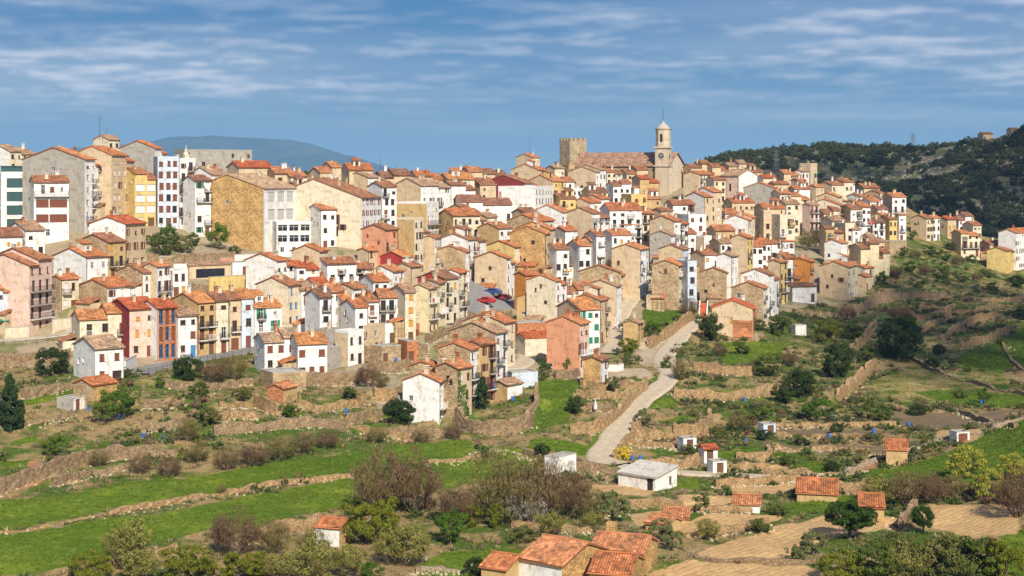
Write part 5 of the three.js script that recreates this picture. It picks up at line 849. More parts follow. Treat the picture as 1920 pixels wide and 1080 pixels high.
function house(row) {
  const [x, y, z, a, W, D, H, gc, fc, os, label] = row; const o = os.split(' '), has = k => o.includes(k); const dist = -z;
  const small = H < 4.2; const G = thing(has('barn') || (small && !has('open')) ? (has('barn') ? 'barn' : 'shed') : 'house', x, y, z, a * Math.PI / 180);
  tag(G, label, has('barn') ? 'barn' : small ? 'shed' : 'house', has('barn') || small ? 'sheds and barns' : 'houses of the hill town');
  const ss = seed; seed = Math.floor(Math.abs(x * 7919 + z * 104729 + W * 31)) >>> 0; for (let i = 0; i < 4; i++)rnd();
  const st = { frame: pick(FR), shut: pick(['shB', 'shB', 'shD', 'shO', 'shW']), shutP: .22, open: rnd() < .3 ? pick(['shB', 'shG', 'shBl', 'shB', 'frameB']) : null }; for (const k in SHUT) if (has(k)) { [st.shut, st.shutP] = SHUT[k]; }
  const flat = has('flat'), slopeK = has('barn') ? .34 : rr(.32, .40), rise = flat ? 0 : has('shed') ? 0 : D / 2 * slopeK, hw = W / 2, hd = D / 2, low = -3.5;
  const n = Math.max(1, Math.round(H / 2.75)), fh = H / n; let cols = Math.max(1, Math.round(W / 2.2)); for (const k of o) if (/^cols\d/.test(k)) cols = Math.max(+k.slice(4), Math.round(W / 2.8)); if (W / cols < 1.5) cols = Math.max(1, Math.floor(W / 1.5));
  const special = flat || small || /barn|shed|hip|glassbay|strip|gallery|timber|chapel|arc|open/.test(os); const dh = !special && W > 5.4 && rnd() < .62 ? pick([-1.3, -.9, -.6, .7, 1, 1.4]) : 0, xs0 = dh ? W * rr(-.12, .15) : hw, HL = Math.min(H, H + dh), HR = H + dh;
  const holes = [], wins = []; const put = (cx, y0, w, h, type, extra = {}) => { w = q5(w); h = q5(h); if (y0 + h > HL - .15) h = q5(HL - .25 - y0); if (h < .5) return; const q = { x: cx - w / 2, y: y0, w, h, type, cx, ...extra }; holes.push(q); wins.push(q); return q; };
  const balc = [];
  if (has('nowin')) { if (has('greendoor')) put(-hw * .5, 0, 1, 2, 'door', { mat: 'shG' }); }
  else if (has('glassbay')) { for (let f = 0; f < 4; f++)put(.1, .5 + f * 3.1, W * .66, 2.2, 'bay'); st.frame = 'frameD'; st.pane = 'glassG'; st.shutP = 0; }
  else if (has('strip')) { put(-W * .24, H - 2.7, .9, 2, 'w'); put(W * .02, H - 2.3, .9, 1.2, 'w'); put(W * .3, H - 2.2, .6, 1, 'w'); for (const f of [H - 5.6, H - 8.9]) { put(-W * .26, f, W * .36, 1.7, 'w', { force: 'shB' }); put(W * .2, f, W * .5, 1.7, 'w', { force: 'shB' }); } put(-W * .1, H - 12, .9, 1.5, 'w'); put(-W * .1, .1, 1.2, 2.2, 'door'); balc.push([0, H - 3.1, W * .98, .8]); }
  else if (has('gallery')) { for (const f of [H - 3.5, H - 7.6]) for (let c = 0; c < 3; c++)put(-W * .26 + c * W * .28, f, W * .22, 2.6, 'grid'); put(-W * .4, H - 2.8, .5, .9, 'w'); st.frame = 'frameW'; st.shutP = 0; }
  else if (has('timber')) { for (let c = 0; c < 3; c++)for (const f of [.2, 3.4, 6.5]) put(-W * .3 + c * W * .3, f, W * .2, 2.5, 'w'); st.frame = 'shBl'; st.shutP = .15; st.shut = 'shB'; }
  else if (has('chapel')) { for (let c = 0; c < 1; c++)put(0, H * .6, 1, 2.4, 'w', { arch: 1 }); }
  else if (has('open')) { put(0, .2, W * .7, 1.9, 'bay'); }
  else {
    const xs = []; for (let c = 0; c < cols; c++)xs.push(-hw + W * (c + .5) / cols + rr(-.12, .12));
    const full = has('bal') && rnd() < .4, ww = rr(.8, 1.15), wh = rr(1.05, 1.55), jit = rnd() < .45 ? .3 : .06;
    for (let f = 0; f < n; f++) { const y0 = f * fh; let doorC = f === 0 ? Math.floor(rnd() * cols) : -1;
      xs.forEach((cx0, c) => { const cx = cx0 + rr(-jit, jit) * Math.min(1, (W / cols - 1.3)) ; const cw = W / cols - .45; if (has('few') && rnd() < .45 && f > 0) return; if (rnd() < .06) return;
        if (f === 0) { if (small && c !== doorC) return; if (c === doorC) put(cx, .02, Math.min(cw, pick([1.1, 1.1, 1.6])), Math.min(2.1, H - .2), 'door', has('greendoor') || has('greenshut') ? { mat: 'shG' } : has('bluedoor') ? { mat: 'shBl' } : {}); else put(cx, 1, Math.min(cw, .9), 1.2, 'w'); return; }
        if (f === n - 1 && n > 2 && !has('wide')) { if (has('bal') && rnd() < .3) { put(cx, y0 + .2, Math.min(cw, 1), 2, 'w'); balc.push([cx, y0 + .18, Math.min(W / cols - .1, 1.8), .7]); } else put(cx, y0 + .8, Math.min(cw, ww * pick([.7, .9, 1])), pick([.7, .9, 1.1, 1.3]), 'w'); return; }
        if (has('bal') && !has('nobal') && (full || rnd() < .62)) { put(cx, y0 + .2, Math.min(cw, 1), 2.1, 'w'); if (!full) balc.push([cx, y0 + .18, Math.min(W / cols - .1, 1.9), .75]); return; }
        if (has('wide')) put(cx, y0 + .8, Math.min(cw, 2.6), 1.6, 'w', has('whiteshut') ? { force: 'shW' } : {}); else put(cx, y0 + .8, Math.min(cw, ww), wh, has('arch') ? 'w' : 'w', has('arch') ? { arch: 1, force: 'shO' } : {}); });
      if (full && f > 0 && f < n - 1) balc.push([0, y0 + .18, W - .3, .85]); }
    if (full && n <= 2 && n > 1) balc.push([0, fh + .18, W - .3, .85]);
  }
  // front wall
  const top = has('shed') ? H : H; const fo = dh ? [[-hw, low], [hw, low], [hw, HR], [xs0, HR], [xs0, H], [-hw, H]] : [[-hw, low], [hw, low], [hw, top], [-hw, top]];
  const fg = uvShift(wallGeo(fo, holes, .24), rnd() * 7, rnd() * 7); fg.translate(0, 0, hd); mesh('facade', fg, M['w' + fc], G);
  for (const q of wins) { const s2 = q.force ? { ...st, shut: q.force, shutP: 1 } : st;
    if (q.type === 'bay' || q.type === 'grid') { const w = q5(q.w), h = q5(q.h), nn = q.type === 'bay' ? 3 : Math.max(3, Math.round(w / .35)); const fg2 = pooled(`y${w},${h},${nn}`, () => { const a = [box(w, .07, .1, 0, .04, -.16), box(w, .07, .1, 0, h - .04, -.16)]; for (let k = 0; k <= nn; k++)a.push(box(.06, h, .08, -w / 2 + .03 + (w - .06) * k / nn, h / 2, -.16)); if (nn > 3) for (const k of [.33, .66]) a.push(box(w, .05, .07, 0, h * k, -.16)); return merge(a); }); const m = mesh('window', fg2, M[st.frame], G); mesh('pane', paneGeo(w, h), M[st.pane || 'glass'], m); m.position.set(q.cx, q.y, hd); }
    else addWindow(G, q, q.cx, q.y, hd, 0, s2, dist > 460); }
  if (!small && !flat && !has('nowin') && rnd() < .6) { const m = mesh('drainpipe', pooled('dp' + q5(HL), () => plain(box(.1, q5(HL), .1, 0, q5(HL) / 2, 0))), M[pick(['shB', 'shD', 'metal'])], G); m.position.set((rnd() < .5 ? -1 : 1) * (hw - .12), 0, hd + .06); }
  for (const [bx, by, bw, bd] of balc) { const w = q5(bw), b = mesh('balcony', balconyGeo(w, bd), M[pick(['slab', 'wW', 'slab'])], G); b.position.set(bx, by, hd); mesh('railing', railGeo(w, bd), M[rnd() < .85 ? 'iron' : 'white'], b); if (rnd() < .14) { const n2 = 2 + Math.floor(rnd() * 3); for (let k = 0; k < n2; k++) { const q = mesh('laundry', pooled('ldy' + (k % 2), () => plain(box(k % 2 ? .5 : .35, k % 2 ? .9 : .6, .03, 0, k % 2 ? -.45 : -.3, 0))), M[pick(['white', 'shBl', 'redcloth', 'frameW', 'shO'])], b); q.position.set(-w / 2 + .35 + k * .55, 1, bd + .03); } } }
  // sides and back; small openings in the gable the street sees
  const gx = a >= 0 ? -1 : 1; const gh = []; const gtop = flat ? [[hd, H], [-hd, H]] : has('shed') ? [[hd, H], [-hd, H + D * .17]] : [[hd, H], [0, H + rise], [-hd, H]];
  if (!has('nowin') && !has('barn') && D > 4) { if (has('arc')) { for (let c = 0; c < 4; c++)for (const f of [H - 6.2, H - 9]) gh.push({ x: hd * .15 + c * 1.5 - 1, y: f, w: .9, h: 2.2, type: 'w' }); gh.push({ x: hd * .55, y: H - 7.6, w: 1.1, h: 1.3, type: 'w' }); } else if (has('chapel')) { gh.push({ x: -1.6, y: H * .45, w: .9, h: 2.4, type: 'w', arch: 1 }); gh.push({ x: 1.2, y: H * .45, w: .9, h: 2.4, type: 'w', arch: 1 }); } else { const k = Math.floor(rr(0, 3.6)); for (let i = 0; i < k; i++) { const q = { x: -hd * .7 + (i + rnd() * .6) * D * .7 / 3.2, y: rr(H * .35, H - 1.4), w: q5(rr(.5, .9)), h: q5(rr(.6, 1.1)), type: 'w' }; gh.push(q); } } }
  // in gable coordinates u runs from the back (-hd) to the front (hd) for the left side
  const gout = [[-hd, low], [hd, low], ...gtop];
  const gup = k => gout.map(p => p[1] > low ? [p[0], p[1] + k] : p); const vis = wallGeo(gx < 0 ? gout : gup(dh), gh, .2); const blind = wallGeo(gx < 0 ? gup(dh) : gout, [], .2); // face +z in own plane
  const L = gx < 0 ? vis : blind, R = gx < 0 ? blind : vis; L.rotateY(-Math.PI / 2); L.translate(-hw, 0, 0); const mir = R; mir.rotateY(-Math.PI / 2); mir.translate(hw, 0, 0);
  // right side faces outwards: flip winding
  const pa = mir.attributes.position, na = mir.attributes.normal; if (gx < 0 || true) { for (let i = 0; i < pa.count; i += 3) { for (const at of ['position', 'uv']) { const t = mir.attributes[at], s = t.itemSize; for (let k = 0; k < s; k++) { const v = t.array[(i + 1) * s + k]; t.array[(i + 1) * s + k] = t.array[(i + 2) * s + k]; t.array[(i + 2) * s + k] = v; } } } if (gx > 0) { for (let i = 0; i < pa.count; i++)if (Math.abs(pa.getX(i) - hw) > .01) pa.setX(i, 2 * hw - pa.getX(i)); } mir.computeVertexNormals(); }
  const bh = has('shed') ? H + D * .17 : H; const B = wallGeo([[-hw, low], [hw, low], [hw, bh], [-hw, bh]], [], .2); B.rotateY(Math.PI); B.translate(0, 0, -hd);
  const more = []; if (dh) { const j = wallGeo(gup(Math.max(0, dh)), [], .2); j.rotateY(-Math.PI / 2); j.translate(xs0, 0, 0); more.push(j); if (dh > 0) { const b2 = wallGeo([[xs0, H], [hw, H], [hw, HR], [xs0, HR]], [], .2); b2.translate(0, 0, -hd + .002); more.push(b2); } }
  const sg = uvShift(mergeGeometries([L, mir, B, ...more], false), rnd() * 7, rnd() * 7); const side = mesh('side_wall', sg, M['w' + gc], G);
  for (const q of gh) { const s2 = { ...st, shutP: .1 }; const m = addWindow(side, q, gx * hw, q.y, (q.x + q.w / 2), gx < 0 ? -Math.PI / 2 : Math.PI / 2, s2, true); }
  // roof
  const ov = small ? .25 : .4, os2 = .22; const tm = has('grayroof') ? 'flat' : has('rr') ? 'tileR' : has('rt') ? 'tileT' : has('rb') ? 'tileB' : has('barn') ? pick(['tile0', 'tile2']) : pick(TILES);
  if (flat) { const pw = small ? .12 : .5; const parts = [box(W - .3, .12, D - .3, 0, H - .15, 0)]; const roof = mesh('roof', plain(parts[0]), M[rnd() < .5 || small ? 'flat' : 'terrace'], G); const pp = merge([box(W + .1, pw, .25, 0, H + pw / 2 - .02, hd - .1), box(W + .1, pw, .25, 0, H + pw / 2 - .02, -hd + .1), box(.25, pw, D - .45, -hw + .1, H + pw / 2 - .02, 0), box(.25, pw, D - .45, hw - .1, H + pw / 2 - .02, 0)]); mesh('parapet', pp, M[small ? 'flat' : 'w' + fc], G); if (!small && rnd() < .5) chimney(roof, rr(-hw * .5, hw * .5), H, rr(-hd * .5, 0));
    if (has('glassbay')) { const c = mesh('conservatory', merge([box(W * .95, 1.6, 3, 0, H + .9, hd - 2.4), box(W, .12, 3.6, 0, H + 1.78, hd - 2.4)]), M.glassG, roof); } }
  else { const S = new Soup(), u0 = rnd() * 5, pitch = has('barn') ? .29 : .33, sag = has('rr') || has('grayroof') ? 0 : .16, e = ov * slopeK;
    if (has('shed')) slope(S, -hw - os2, hw + os2, H + .1 - ov * .17, hd + ov, H + D * .17 + .1 + .1, -hd - .1, pitch, 0, u0);
    else if (has('hip')) { slope(S, -hw - ov, hw + ov, H, hd + ov, H + rise * .9, 0, pitch, 0, u0); slope(S, -hw - ov, hw + ov, H, -hd - ov, H + rise * .9, 0, pitch, 0, u0); }
    else { for (const [b0, b1, bH] of dh ? [[-hw - os2, xs0 + (dh < 0 ? os2 : 0), H], [xs0 - (dh > 0 ? os2 : 0), hw + os2, HR]] : [[-hw - os2, hw + os2, H]]) for (const sg2 of [1, -1]) slope(S, b0, b1, bH + .12 - e, sg2 * (hd + ov), bH + rise + .12, 0, pitch, sag, u0); }
    const roof = mesh('roof', S.geo(), M[tm], G);
    if (!has('shed') && !has('hip') && !dh) { const rg = mesh('ridge', pooled('rg' + q5(W), () => { const g = new THREE.CylinderGeometry(.13, .13, W + .4, 7); g.rotateZ(Math.PI / 2); return plain(g); }), M[tm], roof); rg.position.set(0, H + rise + .2, 0); }
    if (!has('barn') && !small) { const nc = rnd() < .35 ? 2 : rnd() < .75 ? 1 : 0; for (let i = 0; i < nc; i++) { const cz = rr(-.2, .5) * hd; chimney(roof, rr(-hw * .7, hw * .7), (dh > 0 ? HL : HL) + Math.abs(dh) * .5 + rise * (1 - Math.abs(cz) / hd) + .1, cz, rnd() < .3 ? 1.3 : 1); } }
    if (label.includes('chimney stack')) { const m = mesh('chimney', merge([box(1, 3.2, 1, 0, 1.2, 0)]), M.wL, roof); m.position.set(-hw * .55, H + rise - 1.6, -hd * .2); }
    if (rnd() < .3 && !small) { const an = mesh('antenna', pooled('ant', () => merge([box(.04, 2.4, .04, 0, 1.2, 0), box(.9, .03, .03, 0, 2.2, 0), box(.6, .03, .03, 0, 1.9, 0), box(.03, .03, .7, 0, 2.05, 0)])), M.iron, roof); an.position.set(rr(-hw * .6, hw * .6), H + rise * .8, rr(-.2, .3) * hd); } }
  if (!special && !has('brickgable') && H > 5 && D > 5 && a >= 0 && rnd() < .42) { const aw = rr(1.6, 2.8), al = rr(2.8, Math.min(5, D * .6)), ah = rr(2.2, Math.min(5.2, H * .6)), zc = rr(-hd + al / 2, hd - al / 2 - .3); const w = mesh('lean_to', merge([box(aw, ah + 3.5, al, -hw - aw / 2, (ah - 3.5) / 2, zc)]), M['w' + pick([gc, 'T', 'S', 'W', gc])], G); const S = new Soup(); slope(S, -al / 2 - .15, al / 2 + .15, ah, aw + .3, ah + (aw + .3) * .33, 0, .33, .1, rnd() * 5); const g = S.geo(); g.rotateY(-Math.PI / 2); g.translate(-hw, .05, zc); mesh('lean_to_roof', g, M[pick(TILES)], w); }
  if (!special && H > 6 && W > 4.5 && !dh && rnd() < .3) { const dw = rr(1.6, 2.6), px = rr(-hw * .5, hw * .5), zz = hd * .35, yy = H + rise * .65 - .4; const w = mesh('dormer', merge([box(dw, 2, 2.2, px, yy + .9, zz - .4)]), M['w' + pick(['W', 'C', fc])], G); const S = new Soup(); slope(S, px - dw / 2 - .2, px + dw / 2 + .2, yy + 1.9, zz + .95, yy + 2.7, zz - 1.7, .33, 0, rnd() * 5); mesh('dormer_roof', S.geo(), M[tm], w); const q = mesh('window', frameGeo(.8, 1), M[st.frame], w); mesh('pane', paneGeo(.8, 1), M.glass, q); q.position.set(px, yy + .55, zz + .9); }
  if (has('finial')) { const f = mesh('finial', merge([box(1.2, .8, 1.2, 0, .9, 0), (() => { const g = new THREE.SphereGeometry(.7, 10, 6, 0, 6.3, 0, 1.6); g.translate(0, 1.3, 0); return g; })(), cyl(.22, .03, 1.8, 8, 0, 1.9, 0)]), M.wC, G); f.position.set(0, H, hd - .8); }
  if (has('brickgable')) { mesh('brick_panel', merge([box(.05, H * .62, D * .48, -hw - .03, H * .3, hd * .5)]), M.wBR, G); }
  if (has('ivy')) { const S = new Soup(); for (let i = 0; i < 420; i++) { const px = rr(-hw, hw * .4), py = rr(0, H - .3), s = rr(.12, .3); if (vnoise(px * 1.1, py * .6) < .38) continue; const ax = rr(-.5, .5), r = rr(0, 6.3), q = k => [px + Math.cos(r + k) * s, py + Math.sin(r + k) * s, hd + .06 + rr(0, .16)]; S.tri(q(0), q(2.1), q(4.2), [0, 0], [1, 0], [0, 1]); } mesh('ivy', S.geo(), mat('ivy', [.09, .14, .03], { side: THREE.DoubleSide }), G); }
  if (has('greenawn')) { const m = mesh('awning', merge([box(3.4, .06, 1.8, 0, 0, .9)]), M.shG, G); m.position.set(-hw * .2, 3, hd); m.rotation.x = .35; }
  seed = ss; return G;
}
for (const h of HOUSES) house(h);
// ---------- church ----------
{
  const C = thing('church', 56.2, 35, -562, -24 * Math.PI / 180); tag(C, 'stone church with long tiled nave and clock tower on the skyline', 'church');
  mat('church', [.72, .60, .44], ST); mat('churchP', [.86, .74, .56], PL); mat('churchW', [.76, .62, .45], PL); mat('tileN', [.60, .33, .21], { map: tileT });
  const L = 36, D = 18, H = 12.6, R = 5; // nave runs left from the tower
  const S = new Soup(); slope(S, -L - 1, .6, H, D / 2 - 8 + .6, H + R, -8, .4, .12, 2); slope(S, -L - 1, .6, H, -D / 2 - 8 - .6, H + R, -8, .4, .12, 3);
  const wall = wallGeo([[-L, -4], [0, -4], [0, H], [-L, H]], [], .3); wall.translate(0, 0, D / 2 - 8); const ww = mesh('nave_wall', wall, M.church, C);
  const gab = wallGeo([[-D / 2, -4], [D / 2, -4], [D / 2, H], [0, H + R], [-D / 2, H]], [{ x: 3, y: 4, w: .9, h: 2.2 }], .3); gab.rotateY(Math.PI / 2); gab.translate(0, 0, -8); const g2 = gab.clone(); g2.translate(-L, 0, 0); mesh('end_wall', mergeGeometries([gab, g2], false), M.churchP, C);
  mesh('roof', S.geo(), M.tileN, C);
  const port = mesh('aisle', merge([box(L * .55, 6, 5, -L * .5, 2, D / 2 - 8 + 2.5)]), M.church, C);
  const S2 = new Soup(); slope(S2, -L * .78, -L * .22, 5.1, D / 2 - 8 + 5.6, 6.8, D / 2 - 8, .4, .1, 4); mesh('aisle_roof', S2.geo(), M.tileR, C);
  // tower, square below, eight-sided belfry above
  const s = 4.6, tz = D / 2 - 8 - 1.0, tx = -2.4; const T = mesh('tower', merge([box(s, 25, s, tx, 6.5, tz), box(s + .7, .5, s + .7, tx, 12.6, tz), box(s + .8, .6, s + .8, tx, 19.2, tz)]), M.churchW, C);
  const oct = (r0, r1, h, y, n = 8) => { const g = new THREE.CylinderGeometry(r1, r0, h, n); g.rotateY(Math.PI / 8); g.translate(tx, y + h / 2, tz); return g; };
  // belfry built of eight piers with arched gaps
  const B = []; for (let k = 0; k < 8; k++) { const a = k * Math.PI / 4, w = 2.0; const sh = new THREE.Shape([[-w / 2, 0], [w / 2, 0], [w / 2, 6], [-w / 2, 6]].map(p => new THREE.Vector2(...p))); if (k % 2 === 0) { const p = new THREE.Path(); p.moveTo(-.55, 1.6); p.lineTo(-.55, 4); p.absarc(0, 4, .55, Math.PI, 0, true); p.lineTo(.55, 1.6); p.lineTo(-.55, 1.6); sh.holes.push(p); } const g = new THREE.ExtrudeGeometry(sh, { depth: .6, bevelEnabled: false, curveSegments: 6 }); g.translate(0, 19.5, 1.85); g.rotateY(a); g.translate(tx, 0, tz); B.push(g); }
  mesh('belfry', merge(B), M.churchW, T); const co = mesh('cornice', merge([oct(2.8, 3.05, .5, 25.4), oct(2.7, 2.7, .4, 19.4)]), M.churchW, T);
  mesh('dome', merge([oct(2.65, 1.9, .9, 25.9), oct(1.9, .45, 1.3, 26.8), oct(.42, .3, .7, 28.0)]), mat('domeT', [.62, .55, .45], PL), T);
  mesh('spire', merge([cyl(.10, .04, 4.4, 6, tx, 29, tz), box(1, .08, .08, tx, 32, tz)]), M.iron, T);
  for (const [ry, dx, dz] of [[0, 0, s / 2 + .06], [Math.PI / 2, s / 2 + .06, 0]]) { const g = new THREE.CylinderGeometry(1.15, 1.15, .1, 24); g.rotateX(Math.PI / 2); const c = mesh('clock_face', plain(g), mat('clock', [.12, .11, .10]), T); c.position.set(tx + dx, 16.2, tz + dz); c.rotation.y = ry; const r = new THREE.TorusGeometry(1.2, .12, 6, 24); mesh('clock_rim', plain(r), M.churchP, c); mesh('clock_hands', merge([box(.08, .8, .04, 0, .35, .08), box(.6, .08, .04, .26, 0, .08)]), M.white, c); }
}
// ---------- castle tower ----------
{
  const C = thing('castle_tower', 23.2, 34, -600, 30 * Math.PI / 180); tag(C, 'square medieval stone tower with battlements beside the church', 'tower');
  const s = 7.4, H = 23.4; const wall = (holes) => wallGeo([[-s / 2, -3], [s / 2, -3], [s / 2, H], [-s / 2, H]], holes, .5); const W = []; for (let k = 0; k < 4; k++) { const g = wall([{ x: .1, y: H - 6.4, w: .8, h: 1.3 }]); g.translate(0, 0, s / 2); g.rotateY(k * Math.PI / 2); W.push(g); } W.push(plain(box(s - 1, .4, s - 1, 0, H - .8, 0)), plain(box(s - 1.4, H, s - 1.4, 0, H / 2 - 1.5, 0)));
  mat('castle', [.84, .70, .52], ST); mesh('tower_wall', mergeGeometries(W, false), M.castle, C);
  for (let k = 0; k < 4; k++)for (let i = 0; i < 4; i++) { const m = mesh('battlement', pooled('merl', () => plain(box(1.1, 1, .5, 0, .5, 0))), M.castle, C); const t = -s / 2 + .55 + i * (s - 1.1) / 3; const p = new THREE.Vector3(t, H, s / 2 - .25).applyAxisAngle(new THREE.Vector3(0, 1, 0), k * Math.PI / 2); m.position.copy(p); m.rotation.y = k * Math.PI / 2; }
}
// ---------- far mountain ----------
{
  const prof = [[-3736, 166], [-3086, 263], [-2680, 304], [-2558, 320], [-2274, 340], [-1949, 336], [-1706, 320], [-1543, 288], [-1381, 235], [-1218, 186], [-1056, 133], [-812, 81], [-487, 36], [162, -17]]; const D = 12000, q = D / 5200;
  const X = prof.map(p => p[0]), Y = prof.map(p => p[1]); const top = x => { if (x <= X[0]) return Y[0]; for (let i = 0; i < X.length - 1; i++)if (x < X[i + 1]) { const t = (x - X[i]) / (X[i + 1] - X[i]); return Y[i] + (Y[i + 1] - Y[i]) * t; } return Y[Y.length - 1]; };
  const hf = (x, z) => { const t = (z + D) / (900 * q); const k = t > 0 ? 1 - smooth(0, 1, t) * 1 : 1 - smooth(0, 1.4, -t); const b = -150; return b + (top(x) - b) * k + (fbm(x * .004 / q, z * .004 / q, 5) - .5) * 60 * q * (k > .97 ? .25 : 1) * k; };
  const mt = groundTex(1024, 512, -1700 * q, 100 * q, -6200 * q, -4200 * q, (i, j, x, z) => { const f = fbm(x * .02 / q, z * .02 / q, 4), g = fbm(x * .12 / q, z * .12 / q, 2); return mix3([.045, .065, .035], [.13, .125, .085], clamp((f * .6 + g * .5 - .50) * 3.5, 0, 1)); });
  const mm = new THREE.MeshStandardMaterial({ map: mt, roughness: 1 }); mm.name = 'mountain_land'; tag(sheet('mountain', axis(-1700 * q, 100 * q, 12 * q), axis(-6200 * q, -4200 * q, 16 * q), hf, (x, z) => [(x / q + 1700) / 1800, (z / q + 6200) / 2000], mm), 'rounded blue mountain far behind the town', 'mountain');
}
scene.fog = new THREE.FogExp2(new THREE.Color(.27, .58, .95), .00008);
// ---------- cars ----------
const carBody = pooled('car', () => { const s = new THREE.Shape(); s.moveTo(-2.05, .32); s.lineTo(-2.08, .72); s.quadraticCurveTo(-2.0, .95, -1.75, .98); s.lineTo(-1.15, 1.02); s.quadraticCurveTo(-.7, 1.44, -.3, 1.46); s.lineTo(.75, 1.45); s.quadraticCurveTo(1.3, 1.38, 1.75, 1.0); s.quadraticCurveTo(2.02, .95, 2.05, .7); s.lineTo(2.05, .32); s.lineTo(1.62, .32); s.absarc(1.28, .32, .34, 0, Math.PI, false); s.lineTo(-.94, .32); s.absarc(-1.28, .32, .34, 0, Math.PI, false); s.lineTo(-2.05, .32); const g = new THREE.ExtrudeGeometry(s, { depth: 1.5, bevelEnabled: true, bevelSize: .08, bevelThickness: .1, bevelSegments: 2, curveSegments: 6 }); g.translate(0, 0, -.75); return plain(g); });
const carGlass = pooled('carg', () => { const s = new THREE.Shape([[-.95, 1.04], [-.42, 1.38], [.72, 1.38], [1.25, 1.04]].map(p => new THREE.Vector2(...p))); const g = new THREE.ExtrudeGeometry(s, { depth: 1.74, bevelEnabled: false }); g.translate(0, 0, -.87); return plain(g); });
const screenG = pooled('cars', () => { const a = box(.03, .56, 1.3); a.rotateZ(-.86); a.translate(-.86, 1.22, 0); const b = box(.03, .6, 1.3); b.rotateZ(.92); b.translate(1.28, 1.24, 0); return merge([a, b]); });
const wheelG = pooled('wh', () => { const g = new THREE.CylinderGeometry(.31, .31, .2, 18); g.rotateX(Math.PI / 2); return plain(g); }), rimG = pooled('rim', () => { const g = new THREE.CylinderGeometry(.19, .19, .22, 10); g.rotateX(Math.PI / 2); return plain(g); });
mat('tyre', [.02, .02, .02]); mat('rim', [.5, .5, .52], { metalness: .6, roughness: .4 }); mat('lampR', [.5, .02, .02], { roughness: .2 }); mat('lampW', [.8, .8, .8], { roughness: .1 });
function car(x, z, turn, col, name, label) { const G = thing('parked_car', x, hGround(x, z) + .06, z, turn); tag(G, label, 'car', 'parked cars'); mesh('body', carBody, M[name] || new THREE.MeshPhysicalMaterial({ color: new THREE.Color().setRGB(...col), roughness: .35, clearcoat: 1, clearcoatRoughness: .1 }), G); mesh('side_window', carGlass, M.glass, G); mesh('windscreen', screenG, M.glass, G); for (const sx of [-1.28, 1.28]) for (const sz of [-.78, .78]) { const w = mesh('wheel', wheelG, M.tyre, G); w.position.set(sx, .31, sz); mesh('rim', rimG, M.rim, w); } for (const s of [-.6, .6]) { const a = mesh('headlight', pooled('hl', () => plain(box(.06, .14, .3))), M.lampW, G); a.position.set(-2.12, .76, s); const b = mesh('tail_light', pooled('hl', () => 0), M.lampR, G); b.position.set(2.1, .78, s); } }
for (const c of CARS) car(...c);
